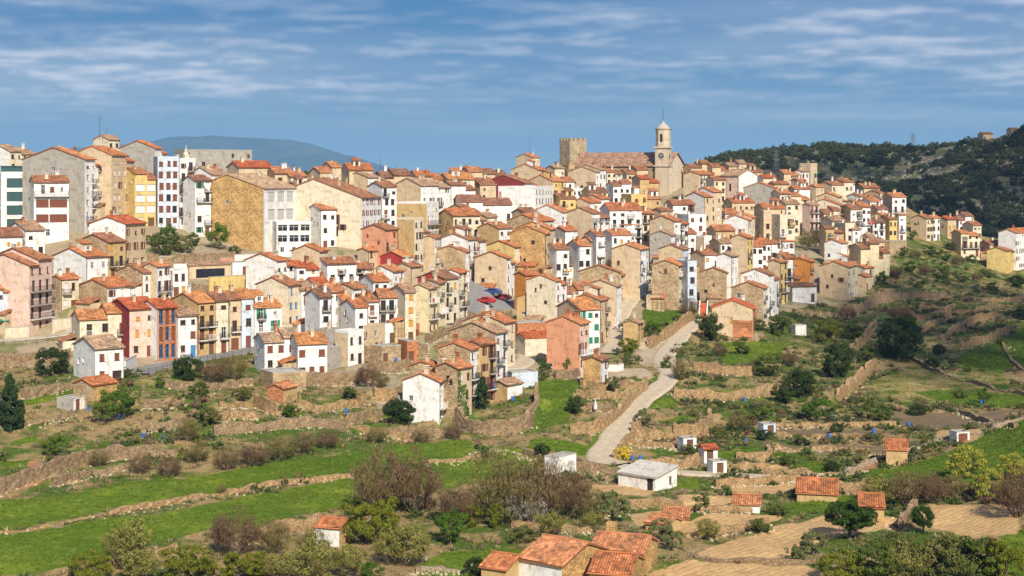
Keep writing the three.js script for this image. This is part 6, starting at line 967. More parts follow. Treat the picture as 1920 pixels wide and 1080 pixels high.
// ---------- people on the lane ----------
mat('skin', [.50, .30, .21]); mat('hair', [.04, .025, .02]); mat('trousers', [.05, .06, .09]); mat('shirtW', [.65, .66, .70]); mat('shirtD', [.05, .06, .10]); mat('shirtR', [.35, .05, .06]);
function figure(x, z, turn, label, top, step) { const G = thing('person', x, hGround(x, z) + .04, z, turn); tag(G, label, 'person', 'walkers on the lane');
  const B = [[[0, .92, 0], [0, 1.2, 0], .13, .15], [[0, 1.2, 0], [0, 1.42, 0], .15, .11], [[-.12, 1.38, 0], [.12, 1.38, 0], .085, .085], [[0, 1.42, 0], [0, 1.54, .01], .055, .055], [[0, 1.60, .015], [0, 1.67, .015], .085, .095], [[0, 1.58, .10], [0, 1.60, .11], .018, .014]];
  for (const s of [-1, 1]) { const k = s * step; B.push([[s * .09, .92, 0], [s * .095, .5, k * .14], .085, .06], [[s * .095, .5, k * .14], [s * .095, .08, k * .16 - .05], .058, .04], [[s * .095, .05, k * .16 - .06], [s * .1, .04, k * .16 + .12], .04, .032], [[s * .19, 1.38, 0], [s * .23, 1.10, -k * .06], .052, .042], [[s * .23, 1.10, -k * .06], [s * .23, .86, -k * .10 + .06], .04, .03], [[s * .23, .85, -k * .1 + .06], [s * .225, .77, -k * .1 + .08], .03, .022]); for (let f = 0; f < 4; f++)B.push([[s * .225, .80, -k * .1 + .045 + f * .02], [s * .215, .715, -k * .1 + .05 + f * .022], .010, .008]); B.push([[s * .215, .84, -k * .1 + .09], [s * .19, .77, -k * .1 + .12], .011, .009]); }
  const R = 56, size = 2, field = new MarchingCubes(R, M.skin, false, false, 60000); field.isolation = 0; const h = size / R; const sm = (a, b, k) => { const q = clamp(.5 + .5 * (b - a) / k, 0, 1); return b + (a - b) * q - k * q * (1 - q); };
  const dist = (px, py, pz) => { let d = 9; for (const [a, b, r0, r1] of B) { const vx = b[0] - a[0], vy = b[1] - a[1], vz = b[2] - a[2], L = vx * vx + vy * vy + vz * vz, t = clamp(((px - a[0]) * vx + (py - a[1]) * vy + (pz - a[2]) * vz) / L, 0, 1); const e = Math.hypot(px - a[0] - vx * t, py - a[1] - vy * t, pz - a[2] - vz * t) - (r0 + (r1 - r0) * t); d = sm(d, e, r0 < .02 ? .008 : .05); } return d; };
  for (let k = 0; k < R; k++)for (let j = 0; j < R; j++)for (let i = 0; i < R; i++) { field.field[k * R * R + j * R + i] = -dist((i / R * 2 - 1) * 1, (j / R * 2 - 1) * 1 + .9, (k / R * 2 - 1) * 1); }
  field.update(); const n = field.count, pos = field.positionArray.slice(0, n * 3); const zone = [[], [], []]; for (let t = 0; t < n; t += 3) { let cy = 0, ax = 0; for (let q = 0; q < 3; q++) { cy += pos[(t + q) * 3 + 1] / 3; ax += Math.abs(pos[(t + q) * 3]) / 3; } cy += .9; const zc = cy > 1.47 || (ax > .17 && cy < .92) ? 0 : cy > .95 ? 1 : 2; for (let q = 0; q < 9; q++)zone[zc].push(pos[t * 3 + q]); }
  // one continuous surface, its faces coloured as skin, shirt and trousers
  const all = [...zone[0], ...zone[1], ...zone[2]], cols = []; const cc = [[.50, .30, .21], top, [.05, .06, .09]]; zone.forEach((zz, q) => { for (let i = 0; i < zz.length / 3; i++)cols.push(...cc[q]); }); const g = new THREE.BufferGeometry(); g.setAttribute('position', new THREE.Float32BufferAttribute(all, 3)); g.setAttribute('color', new THREE.Float32BufferAttribute(cols, 3)); g.computeVertexNormals(); g.translate(0, .9, 0); const m = new THREE.MeshStandardMaterial({ vertexColors: true, roughness: .85 }); mesh('body', g, m, G);
  const hg = new THREE.SphereGeometry(.112, 12, 8, 0, 6.3, 0, 1.7); hg.translate(0, 1.655, -.005); mesh('hair', plain(hg), M.hair, G); for (const s of [-1, 1]) { const e = mesh('eye', pooled('eye', () => plain(new THREE.SphereGeometry(.012, 6, 5))), M.hair, G); e.position.set(s * .035, 1.64, .10); } }
for (const p of PEOPLE) figure(...p);
// ---------- barrels ----------
mat('blueP', [.03, .14, .50], { roughness: .45 }); const barG = pooled('bar', () => { const pr = [[0, 0], [.27, 0], [.29, .04], [.29, .28], [.305, .30], [.29, .32], [.29, .62], [.305, .64], [.29, .66], [.29, .88], [.26, .92], [0, .92]].map(p => new THREE.Vector2(...p)); return plain(new THREE.LatheGeometry(pr, 14)); });
const BL = ['beside the small stone barn', 'below the two leafy trees', 'at the right end of the junk yard', 'in the junk yard middle', 'on the long terrace wall by the hedge bush', 'in the conifer garden', 'left of the ochre stone cabin', 'close against the ochre stone cabin', 'behind the long white hut, left', 'behind the long white hut, right', 'by the cornered garden wall', 'on the upper garden plots', 'at the middle of the garden plots', 'at the far right of the plots', 'in the yard below the arched white house', 'on the right meadow', 'under the long ochre wall', 'at the top garden plot wall'];
BARRELS.forEach(([x, z], i) => { const G = thing('barrel', x, hGround(x, z) - .02, z, i); const s = .85; G.scale.setScalar(s); mesh('drum', barG, M.blueP, G); const l = mesh('lid', pooled('lid', () => plain(cyl(.27, .27, .04, 14, 0, .9, 0))), M.blueP, G); tag(G, 'blue plastic water barrel ' + BL[i], 'barrel', 'blue water barrels'); });
// ---------- pylons and masts ----------
function pylon(x, z, y, H, label) { const G = thing('pylon', x, y, z, .5); tag(G, label, 'pylon', 'power pylons'); const S = new Soup(); const w = t => 1.6 * (1 - t * .82); for (const [a, b] of [[1, 1], [1, -1], [-1, -1], [-1, 1]]) { limb(S, [a * w(0), 0, b * w(0)], [a * w(1), H, b * w(1)], .10, .07, 4); } for (let k = 0; k < 8; k++) { const t0 = k / 8, t1 = (k + 1) / 8; for (const [a, b, c, d] of [[1, 1, 1, -1], [1, -1, -1, -1], [-1, -1, -1, 1], [-1, 1, 1, 1]]) { limb(S, [a * w(t0), H * t0, b * w(t0)], [c * w(t1), H * t1, d * w(t1)], .05, .05, 3); limb(S, [c * w(t0), H * t0, d * w(t0)], [a * w(t1), H * t1, b * w(t1)], .05, .05, 3); } } mesh('lattice', S.geo(), mat('pylonM', [.16, .17, .19]), G); for (const t of [.72, .84, .95]) { const A = new Soup(); limb(A, [-2.4, H * t, 0], [2.4, H * t, 0], .08, .08, 4); limb(A, [-2.4, H * t, 0], [0, H * t + .8, 0], .05, .05, 3); limb(A, [2.4, H * t, 0], [0, H * t + .8, 0], .05, .05, 3); mesh('crossarm', A.geo(), M.pylonM, G); } }
for (const [x, z, H, l] of PYLONS) pylon(x, z, (z < -680 ? hillTop(x, z) : hGround(x, z)) - .3, H, l);
for (const [x, y, z, H, l] of MASTS) { const G = thing('mast', x, y, z); tag(G, l, 'mast', 'aerial masts'); mesh('pole', merge([cyl(.06, .03, H, 6)]), M.iron, G); mesh('crossbars', merge([box(.9, .04, .04, 0, H * .82, 0), box(.7, .04, .04, 0, H * .9, 0), box(.04, .04, .6, 0, H * .86, 0)]), M.iron, G); }
// ---------- railings ----------
RAILS.forEach(([pts, label, h]) => { const line = spline(pts, 2); const p0 = line[0]; const G = thing('railing', p0[0], hGround(...p0), p0[1]); tag(G, label, 'railing', 'street railings'); const P = line.map(p => [p[0] - p0[0], hGround(...p) - G.position.y, p[1] - p0[1]]); P.forEach(p => { const m = mesh('post', pooled('post', () => plain(cyl(.04, .04, 1.15, 6))), M.iron, G); m.position.set(p[0], p[1], p[2]); }); for (const y of [.45, .78, 1.1]) { const S = new Soup(); for (let i = 0; i < P.length - 1; i++)limb(S, [P[i][0], P[i][1] + y, P[i][2]], [P[i + 1][0], P[i + 1][1] + y, P[i + 1][2]], .028, .028, 4); mesh('rail', S.geo(), M.iron, G); } });

// ---------- unseen broken clouds, out of view, placed to shade the right slope and far hill ----------
{
  const list = []; const H = 900; const add = (gx, gz, rx, rz, n, s0, s1) => { for (let i = 0; i < n; i++) { const a = rnd() * 6.28, r = Math.pow(rnd(), .62); const t = H + rr(-40, 60), k = t / sunDir.y; list.push({ x: gx + Math.cos(a) * r * rx + sunDir.x * k, y: t, z: gz + Math.sin(a) * r * rz + sunDir.z * k, ry: rnd() * 6, s: rr(s0, s1), v: .7, c: [.8, .8, .82] }); } };
  add(120, -390, 62, 105, 300, 2.5, 5); add(250, -820, 170, 150, 1000, 2.5, 5.5);
  const g = new THREE.IcosahedronGeometry(1, 1); scatter('cloud', plain(g), mat('cloudM', [1, 1, 1], { roughness: 1 }), list, 'unseen broken clouds high out of view, shading the right slope and far hill', 'cloud');
}

// ---------- rendered garden walls, stairs, parasol, farmhouses on the far hill ----------
for (const [h, c, pts, label] of PLAIN) { const line = spline(pts, 2.2); const p0 = line[0]; const G = thing('garden_wall', p0[0], hGround(...p0), p0[1]); tag(G, label, 'wall', 'rendered garden walls', 'thing'); const top = Math.max(...line.map(p => hGround(...p))) + h - .4 - G.position.y; for (let i = 0; i < line.length - 1; i++) { const a = line[i], b = line[i + 1], L = Math.hypot(b[0] - a[0], b[1] - a[1]); const g = pooled('gw' + q5(L) + q5(top), () => { const q = box(q5(L) + .05, top + 2, .3, 0, top / 2 - 1, 0); return plain(q); }); const m = mesh('wall_panel', g, M[c], G); m.position.set((a[0] + b[0]) / 2 - p0[0], 0, (a[1] + b[1]) / 2 - p0[1]); m.rotation.y = -Math.atan2(b[1] - a[1], b[0] - a[0]); const k = mesh('coping', pooled('cp' + q5(L), () => plain(box(q5(L) + .1, .1, .42))), M.slab, m); k.position.y = top + .05; } }
{ const [a, b] = STAIR, ya = hGround(...a), L = Math.hypot(b[0] - a[0], b[1] - a[1]); const G = thing('stairs', a[0], ya, a[1], Math.atan2(a[0] - b[0], a[1] - b[1])); tag(G, 'red steps between white side walls above the track top', 'stairs'); const n = 14, run = Math.min(L, 6) / n, ri = .2; mat('redstep', [.50, .12, .06]); for (let i = 0; i < n; i++) { const s = mesh('step', pooled('stp', () => plain(box(1.5, ri + .3, .5))), M.redstep, G); s.position.set(0, i * ri, -i * run); } for (const s of [-1, 1]) { const q = box(.25, .9, 6.4); q.rotateX(Math.atan2(n * ri, n * run)); q.translate(s * .88, n * ri / 2 + .3, -n * run / 2); mesh('side_wall', plain(q), M.wW, G); } }
{ const [x, z] = PARASOL; const G = thing('parasol', x, hGround(x, z), z); tag(G, 'closed white parasol on the terrace left of the track', 'parasol'); mesh('pole', plain(cyl(.03, .03, 2.4, 6)), M.iron, G); const g = new THREE.ConeGeometry(.26, 1.7, 10); g.translate(0, 1.6, 0); mesh('canopy', plain(g), M.white, G); mesh('base', plain(cyl(.25, .22, .1, 12)), M.concrete, G); }
FARMS.forEach(([x, y, z, W, h, D, c], i) => house([x, hillTop(x, z) - .2, z, 20, W, D, h, c, c, 'few', i ? 'lower farm building on the far hill skyline' : 'ochre farmhouse with red roof on the far hill skyline']));
// ---------- roads ----------
const dirtT = tex(512, (u, v) => { const a = tf(u, v, 6, 51), b = tf(u, v, 50, 53); const g = .76 + (a - .5) * .14 + (b - .5) * .10; return [g, g * .985, g * .96]; }, true, 4);
mat('dirt', [.88, .74, .55], { map: dirtT, roughness: 1 }); mat('asphalt', [.44, .43, .42], { map: dirtT, roughness: .95 }); mat('pale', [.84, .74, .58], { map: dirtT, roughness: 1 });
roads.forEach((r, k) => { const S = new Soup(); let acc = 0; const pts = r.line.map((p, i) => { const q = r.line[Math.min(i + 1, r.line.length - 1)], o = r.line[Math.max(i - 1, 0)]; let dx = q[0] - o[0], dz = q[1] - o[1]; const L = Math.hypot(dx, dz); dx /= L; dz /= L; const w = r.w / 2 + (vnoise(i * .4, k * 9) - .5) * .5; return { l: [p[0] + dz * w, r.h[i] + .03, p[1] - dx * w], r: [p[0] - dz * w, r.h[i] + .03, p[1] + dx * w], lo: [p[0] + dz * (w + .9), r.h[i] - .45, p[1] - dx * (w + .9)], ro: [p[0] - dz * (w + .9), r.h[i] - .45, p[1] + dx * (w + .9)] }; });
  for (let i = 0; i < pts.length - 1; i++) { const a = pts[i], b = pts[i + 1], v0 = i * 1.5, v1 = v0 + 1.5; S.quad(a.r, b.r, b.l, a.l, [r.w, v0], [r.w, v1], [0, v1], [0, v0]); S.quad(a.l, b.l, b.lo, a.lo, [0, v0], [0, v1], [0, v1], [0, v0]); S.quad(a.ro, b.ro, b.r, a.r, [0, v0], [0, v1], [0, v1], [0, v0]); }
  tag(mesh(numbered(r.name), S.geo(), M[r.kind], scene), ['winding pale dirt track climbing from the valley gardens to the town', 'garden path of beaten earth running right from the long white hut', 'earth lane climbing past the two walkers', 'grey asphalt street in front of the lower house row', 'pale path along the top of the left retaining wall', 'asphalt street bending down past the parked cars', 'short earth lane behind the blue-grey metal shed'][k], 'road', null, 'structure'); });
// ---------- dry stone walls ----------
const rubT = tex(512, (u, v) => { // loose rubble: nearest-point cells
  const n = 22; let d1 = 9, d2 = 9, id = 0; const x = u * n, y = v * n, xi = Math.floor(x), yi = Math.floor(y); for (let j = -1; j <= 1; j++)for (let i = -1; i <= 1; i++) { const cx = xi + i, cy = yi + j, a = ((cx % n) + n) % n, b = ((cy % n) + n) % n; const px = cx + .15 + hash2(a, b) * .7, py = cy + .15 + hash2(a + 99, b) * .7; const d = Math.hypot((px - x) * .75, (py - y) * 1.15); if (d < d1) { d2 = d1; d1 = d; id = hash2(a, b + 55); } else if (d < d2) d2 = d; } const j = smooth(.02, .22, d2 - d1); let g = ((.56 + id * .26) + (tf(u, v, 60, 3) - .5) * .2 + (tf(u, v, 5, 8) - .5) * .24) * (.68 + .32 * j); return [g * 1.02, g * .97, g * (.84 + id * .12)]; }, true, 3.8);
mat('rubS', [.64, .49, .32], { map: rubT }); mat('rubO', [.80, .58, .33], { map: rubT }); mat('rubP', [.82, .71, .54], { map: rubT });
const RUB = { s: 'rubS', o: 'rubO', p: 'rubP' };
function ridgeWall(line, nx, nz, h, th, sd, brk) { const S = new Soup(); const rows = Math.max(2, Math.round(h / .5)); const J = (i, k, c) => (hash2(i * 7 + c * 131 + sd, k * 13 + sd) - .5);
  const P = []; line.forEach((p, i) => { const q = line[Math.min(i + 1, line.length - 1)], o = line[Math.max(i - 1, 0)]; let dx = q[0] - o[0], dz = q[1] - o[1]; const L = Math.hypot(dx, dz) || 1; let ax = -dz / L, az = dx / L; if (ax * nx + az * nz < 0) { ax = -ax; az = -az; } // ax,az uphill
    const y0 = Math.min(hGround(p[0] - ax * .7, p[1] - az * .7), hGround(p[0] + ax * .2, p[1] + az * .2)) - .5; const broken = brk * smooth(.58, .75, vnoise(i * .16 + sd, sd)); const top = y0 + .5 + h * (1 - broken * .75) + (vnoise(i * .5, sd * 3) - .5) * h * .22 + J(i, 99, 2) * .18; const f = [], b = []; for (let k = 0; k <= rows; k++) { const t = k / rows, bat = (1 - t) * h * .08, y = y0 + (top - y0) * t; f.push([p[0] - ax * (th / 2 + bat + J(i, k, 0) * .16), y + J(i, k, 3) * .08, p[1] - az * (th / 2 + bat + J(i, k, 0) * .16)]); b.push([p[0] + ax * (th / 2 + J(i, k, 1) * .12), y + J(i, k, 4) * .06, p[1] + az * (th / 2 + J(i, k, 1) * .12)]); } P.push({ f, b }); });
  const fl = (() => { const a = line[0], b = line[line.length - 1]; return (b[0] - a[0]) * nz - (b[1] - a[1]) * nx > 0; })();
  const Q = (a, b, c, d, u) => fl ? S.quad(d, c, b, a, ...[...u].reverse()) : S.quad(a, b, c, d, ...u);
  for (let i = 0; i < P.length - 1; i++) { const A = P[i], B = P[i + 1]; for (let k = 0; k < rows; k++) { const u = [[i, A.f[k][1]], [i + 1, B.f[k][1]], [i + 1, B.f[k + 1][1]], [i, A.f[k + 1][1]]]; Q(A.f[k], B.f[k], B.f[k + 1], A.f[k + 1], u); Q(B.b[k], A.b[k], A.b[k + 1], B.b[k + 1], u); } const y = A.f[rows][1]; Q(A.f[rows], B.f[rows], B.b[rows], A.b[rows], [[i, y], [i + 1, y], [i + 1, y + th], [i, y + th]]); }
  for (const e of [P[0], P[P.length - 1]]) for (let k = 0; k < rows; k++)S.quad(e.b[k], e.f[k], e.f[k + 1], e.b[k + 1], [0, k * .4], [th, k * .4], [th, k * .4 + .4], [0, k * .4 + .4]);
  return S.geo(); }
walls.forEach((w, i) => { const fine = spline(w.line, .7); const o = mesh(numbered('stone_wall'), ridgeWall(fine, w.nx, w.nz, w.h * .86, w.h < 1.1 ? .7 : .6, i + 1, w.h < 1 ? 1 : .35), M[RUB[w.kind]], scene); tag(o, w.label, 'stone wall', 'dry stone walls on the slopes', 'thing'); });
// ---------- loose cover: stones, grass, dry brush ----------
function scatter(name, geo, m, list, label, cat) { const im = new THREE.InstancedMesh(geo, m, list.length); im.name = numbered(name); const mt = new THREE.Matrix4(), q = new THREE.Quaternion(), e = new THREE.Euler(), s = new THREE.Vector3(), p = new THREE.Vector3(), c = new THREE.Color(); list.forEach((t, i) => { e.set(t.rx || 0, t.ry, 0); q.setFromEuler(e); p.set(t.x, t.y, t.z); s.set(t.s, t.s * (t.v || 1), t.s); mt.compose(p, q, s); im.setMatrixAt(i, mt); c.setRGB(...t.c); im.setColorAt(i, c); }); im.castShadow = im.receiveShadow = true; scene.add(im); tag(im, label, cat, null, 'stuff'); return im; }
mat('tint', [1, 1, 1], { side: THREE.DoubleSide, roughness: 1 });
function tuft(n, w, h, lean) { const S = new Soup(); for (let i = 0; i < n; i++) { const a = i / n * 6.28 + hash2(i, 3), r = .12 + hash2(i, 5) * .35, l = lean * (.4 + hash2(i, 9)), x = Math.cos(a) * r, z = Math.sin(a) * r, px = -Math.sin(a) * w, pz = Math.cos(a) * w, hh = h * (.55 + hash2(i, 7) * .45); S.tri([x - px, 0, z - pz], [x + px, 0, z + pz], [x + Math.cos(a) * l, hh, z + Math.sin(a) * l], [0, 0], [1, 0], [0, 1]); } return S.geo(); }
{
  const grass = [], brush = [], stones = [];
  const onRoad = (x, z) => roads.some(r => x > r.box[0] && x < r.box[1] && z > r.box[2] && z < r.box[3] && near(r.line, x, z)[0] < r.w * .5 + .5);
  const gAt = (x, z) => hGround(x, z);
  const inTown = c => c === 1 || c === 7 || c === 8;
  for (let i = 0; i < 150000 && (grass.length < 30000 || brush.length < 15000); i++) { const d = 160 + 330 * Math.pow(rnd(), .8), x = rr(-.36, .36) * d * 1.0, z = -d; const c = classAt(x, z); const n = vnoise(x * .3, z * .3); if (onRoad(x, z)) continue;
    if (c === 2 || c === 3 || c === 9) { if (grass.length < 30000) { const t = rnd(); const col = mix3(c === 9 ? [.27, .22, .08] : [.085, .15, .012], [.17, .20, .025], t * .8); grass.push({ x, y: gAt(x, z) - .03, z, ry: rnd() * 6.3, s: rr(.22, .5), v: rr(.6, 1.2), c: col }); } }
    else if (c === 0 || c === 11) { if (brush.length < 15000 && n > .3) { const t = rnd(); const col = t < .35 ? [.10, .13, .035] : t < .65 ? [.24, .18, .085] : t < .85 ? [.16, .12, .075] : [.32, .27, .15]; brush.push({ x, y: gAt(x, z) - .05, z, ry: rnd() * 6.3, s: rr(.3, .95), v: rr(.6, 1.1), c: col.map(v => v * rr(.8, 1.2)) }); } } }
  for (let i = 0; i < 4200; i++) { const w = walls[Math.floor(rnd() * walls.length)], k = Math.floor(rnd() * w.line.length), p = w.line[k]; const off = -Math.abs(rr(-1, 1) * rr(.2, 2.2)) - .3, x = p[0] + w.nx * off + rr(-.6, .6), z = p[1] + w.nz * off + rr(-.6, .6); const cc = rr(.7, 1.1); stones.push({ x, y: gAt(x, z), z, ry: rnd() * 6, rx: rnd() * 3, s: rr(.08, .26), v: rr(.6, 1), c: [.50 * cc, .40 * cc, .27 * cc] }); }
  scatter('grass', tuft(9, .10, 1, .5), M.tint, grass, 'short green grass over the fields and plots', 'grass');
  scatter('brush', tuft(14, .09, .9, .6), M.tint, brush, 'dry brush and weeds over the terraced slopes', 'undergrowth');
  scatter('rubble', plain(new THREE.DodecahedronGeometry(1, 0)), mat('stonebit', [1, 1, 1], { roughness: 1 }), stones, 'loose stones fallen along the dry walls', 'stones');
}
// ---------- trees and bushes: unit height, built from limbs and leaf-sized faces ----------
function leafCrown(sd, o) { const keep = seed; seed = sd * 7717; const S = new Soup(); const C = []; // clumps
  for (let i = 0; i < o.clumps; i++) { let u, v, w; do { u = rr(-1, 1); v = rr(-1, 1); w = rr(-1, 1); } while (u * u + v * v + w * w > 1); const l = Math.pow(Math.hypot(u, v, w), o.shell ?? .5) / (Math.hypot(u, v, w) || 1); u *= l; v *= l; w *= l; let sx = o.rx; if (o.cone) { const t = clamp((v + 1) / 2, 0, 1); sx = o.rx * (1 - t * .88); } const bulge = 1 + (vnoise(u * 2 + sd, w * 2 + v) - .5) * (o.rough ?? .5); C.push([u * sx * bulge, o.cy + v * o.ry * bulge, w * sx * bulge, o.cr * rr(.6, 1.25) * (o.cone ? 1 - clamp((v + 1) / 2, 0, 1) * .6 : 1)]); }
  for (let i = 0; i < o.n; i++) { const c = C[i % C.length]; let u, v, w, r2; do { u = rr(-1, 1); v = rr(-1, 1); w = rr(-1, 1); r2 = u * u + v * v + w * w; } while (r2 > 1 || r2 < .05); const k = Math.pow(r2, -.22); const x = c[0] + u * k * c[3], y = Math.max(.01, c[1] + v * k * c[3] * .8), z = c[2] + w * k * c[3]; const s = o.leaf * rr(.6, 1.3); // facing roughly outwards
    let nx = u + rr(-.7, .7), ny = v + rr(-.4, .9), nz = w + rr(-.7, .7); const L = Math.hypot(nx, ny, nz) || 1; nx /= L; ny /= L; nz /= L; let tx = -nz, ty = rr(-.4, .4), tz = nx; const T = Math.hypot(tx, ty, tz) || 1; tx /= T; ty /= T; tz /= T; const bx = ny * tz - nz * ty, by = nz * tx - nx * tz, bz = nx * ty - ny * tx; const e = o.long ?? 1; const P = (a, b) => [x + tx * a * s + bx * b * s * e, y + ty * a * s + by * b * s * e, z + tz * a * s + bz * b * s * e]; S.tri(P(-1, -.7), P(1, -.5), P(0, 1.1), [0, 0], [1, 0], [0, 1]); }
  seed = keep; return S.geo(); }
function limb(S, a, b, r0, r1, n = 4) { const dx = b[0] - a[0], dy = b[1] - a[1], dz = b[2] - a[2], L = Math.hypot(dx, dy, dz); const d = [dx / L, dy / L, dz / L]; let bear = -d[2], pz = d[0], py = 0; const pl = Math.hypot(bear, pz); if (pl < .1) { bear = 1; pz = 0; } else { bear /= pl; pz /= pl; } const q = [d[1] * pz - d[2] * py, d[2] * bear - d[0] * pz, d[0] * py - d[1] * bear]; const ring = (c, r) => { const o = []; for (let i = 0; i < n; i++) { const t = i / n * 6.2832; o.push([c[0] + (bear * Math.cos(t) + q[0] * Math.sin(t)) * r, c[1] + (py * Math.cos(t) + q[1] * Math.sin(t)) * r, c[2] + (pz * Math.cos(t) + q[2] * Math.sin(t)) * r]); } return o; }; const A = ring(a, r0), B = ring(b, r1); for (let i = 0; i < n; i++) { const j = (i + 1) % n; S.quad(A[j], A[i], B[i], B[j], [0, 0], [0, 0], [0, 1], [0, 1]); } }
function trunkGeo(sd, h, r, forks) { const keep = seed; seed = sd * 991; const S = new Soup(); let p = [0, -.03, 0], q = [rr(-.03, .03), h * .45, rr(-.03, .03)]; limb(S, p, q, r, r * .8, 6); for (let i = 0; i < forks; i++) { const a = i / forks * 6.28 + rr(-.4, .4), m = [q[0] + Math.cos(a) * .1, h * .75, q[2] + Math.sin(a) * .1], e = [m[0] + Math.cos(a) * .12, h * 1.15, m[2] + Math.sin(a) * .12]; limb(S, q, m, r * .6, r * .4, 5); limb(S, m, e, r * .4, r * .15, 4); } seed = keep; return S.geo(); }
function bareTree(sd, stems, spread, twigs) { const keep = seed; seed = sd * 3331; const T = new Soup(), C = new Soup();
  const grow = (S, p, dir, len, r, lev) => { const q = [p[0] + dir[0] * len, p[1] + dir[1] * len, p[2] + dir[2] * len]; if (lev < 3) limb(lev < 2 ? T : C, p, q, r, r * .62, lev < 2 ? 5 : 3); else { const w = r * .9, a = rnd() * 6.28; C.tri([p[0] - Math.cos(a) * w, p[1], p[2] - Math.sin(a) * w], [p[0] + Math.cos(a) * w, p[1], p[2] + Math.sin(a) * w], q, [0, 0], [1, 0], [0, 1]); } if (lev >= 4) return; const n = lev === 3 ? twigs : lev === 2 ? 6 : lev === 1 ? 5 : 4; for (let i = 0; i < n; i++) { const t = lev === 0 ? rr(.55, 1) : rr(.25, 1), s = [p[0] + dir[0] * len * t, p[1] + dir[1] * len * t, p[2] + dir[2] * len * t]; const k = .55 + lev * .1; let d = [dir[0] + rr(-k, k), dir[1] + rr(-.25, .55), dir[2] + rr(-k, k)]; const L = Math.hypot(...d); d = d.map(v => v / L); grow(S, s, d, len * rr(.5, .8), Math.max(r * .5, .0028), lev + 1); } };
  for (let i = 0; i < stems; i++) { const a = i / stems * 6.28 + rr(-.4, .4), t = stems === 1 ? .05 : spread; let d = [Math.cos(a) * t, 1, Math.sin(a) * t]; const L = Math.hypot(...d); d = d.map(v => v / L); grow(T, [Math.cos(a) * .03, -.02, Math.sin(a) * .03], d, rr(.34, .42), .015, 0); }
  seed = keep; return [T.geo(), C.geo()]; }
const LEAF = { side: THREE.DoubleSide, roughness: .9 };
const leafM = (n, c) => mat(n, c, LEAF);
leafM('ever0', [.034, .052, .012]); leafM('ever1', [.046, .062, .015]); leafM('green0', [.068, .120, .012]); leafM('green1', [.092, .140, .014]); leafM('scrub0', [.075, .098, .016]); leafM('scrub1', [.105, .110, .026]); leafM('olive0', [.130, .145, .050]); leafM('olivet0', [.128, .138, .012]); leafM('pale0', [.20, .185, .045]); leafM('yellow0', [.28, .27, .035]); leafM('forsy', [.62, .44, .03]); leafM('con0', [.032, .055, .018]); leafM('pine0', [.032, .060, .008]);
mat('bark', [.16, .12, .085]); mat('barkpale', [.42, .37, .29]); leafM('twig', [.17, .115, .055]); leafM('twigp', [.15, .092, .05]); leafM('twigg', [.165, .135, .045]);
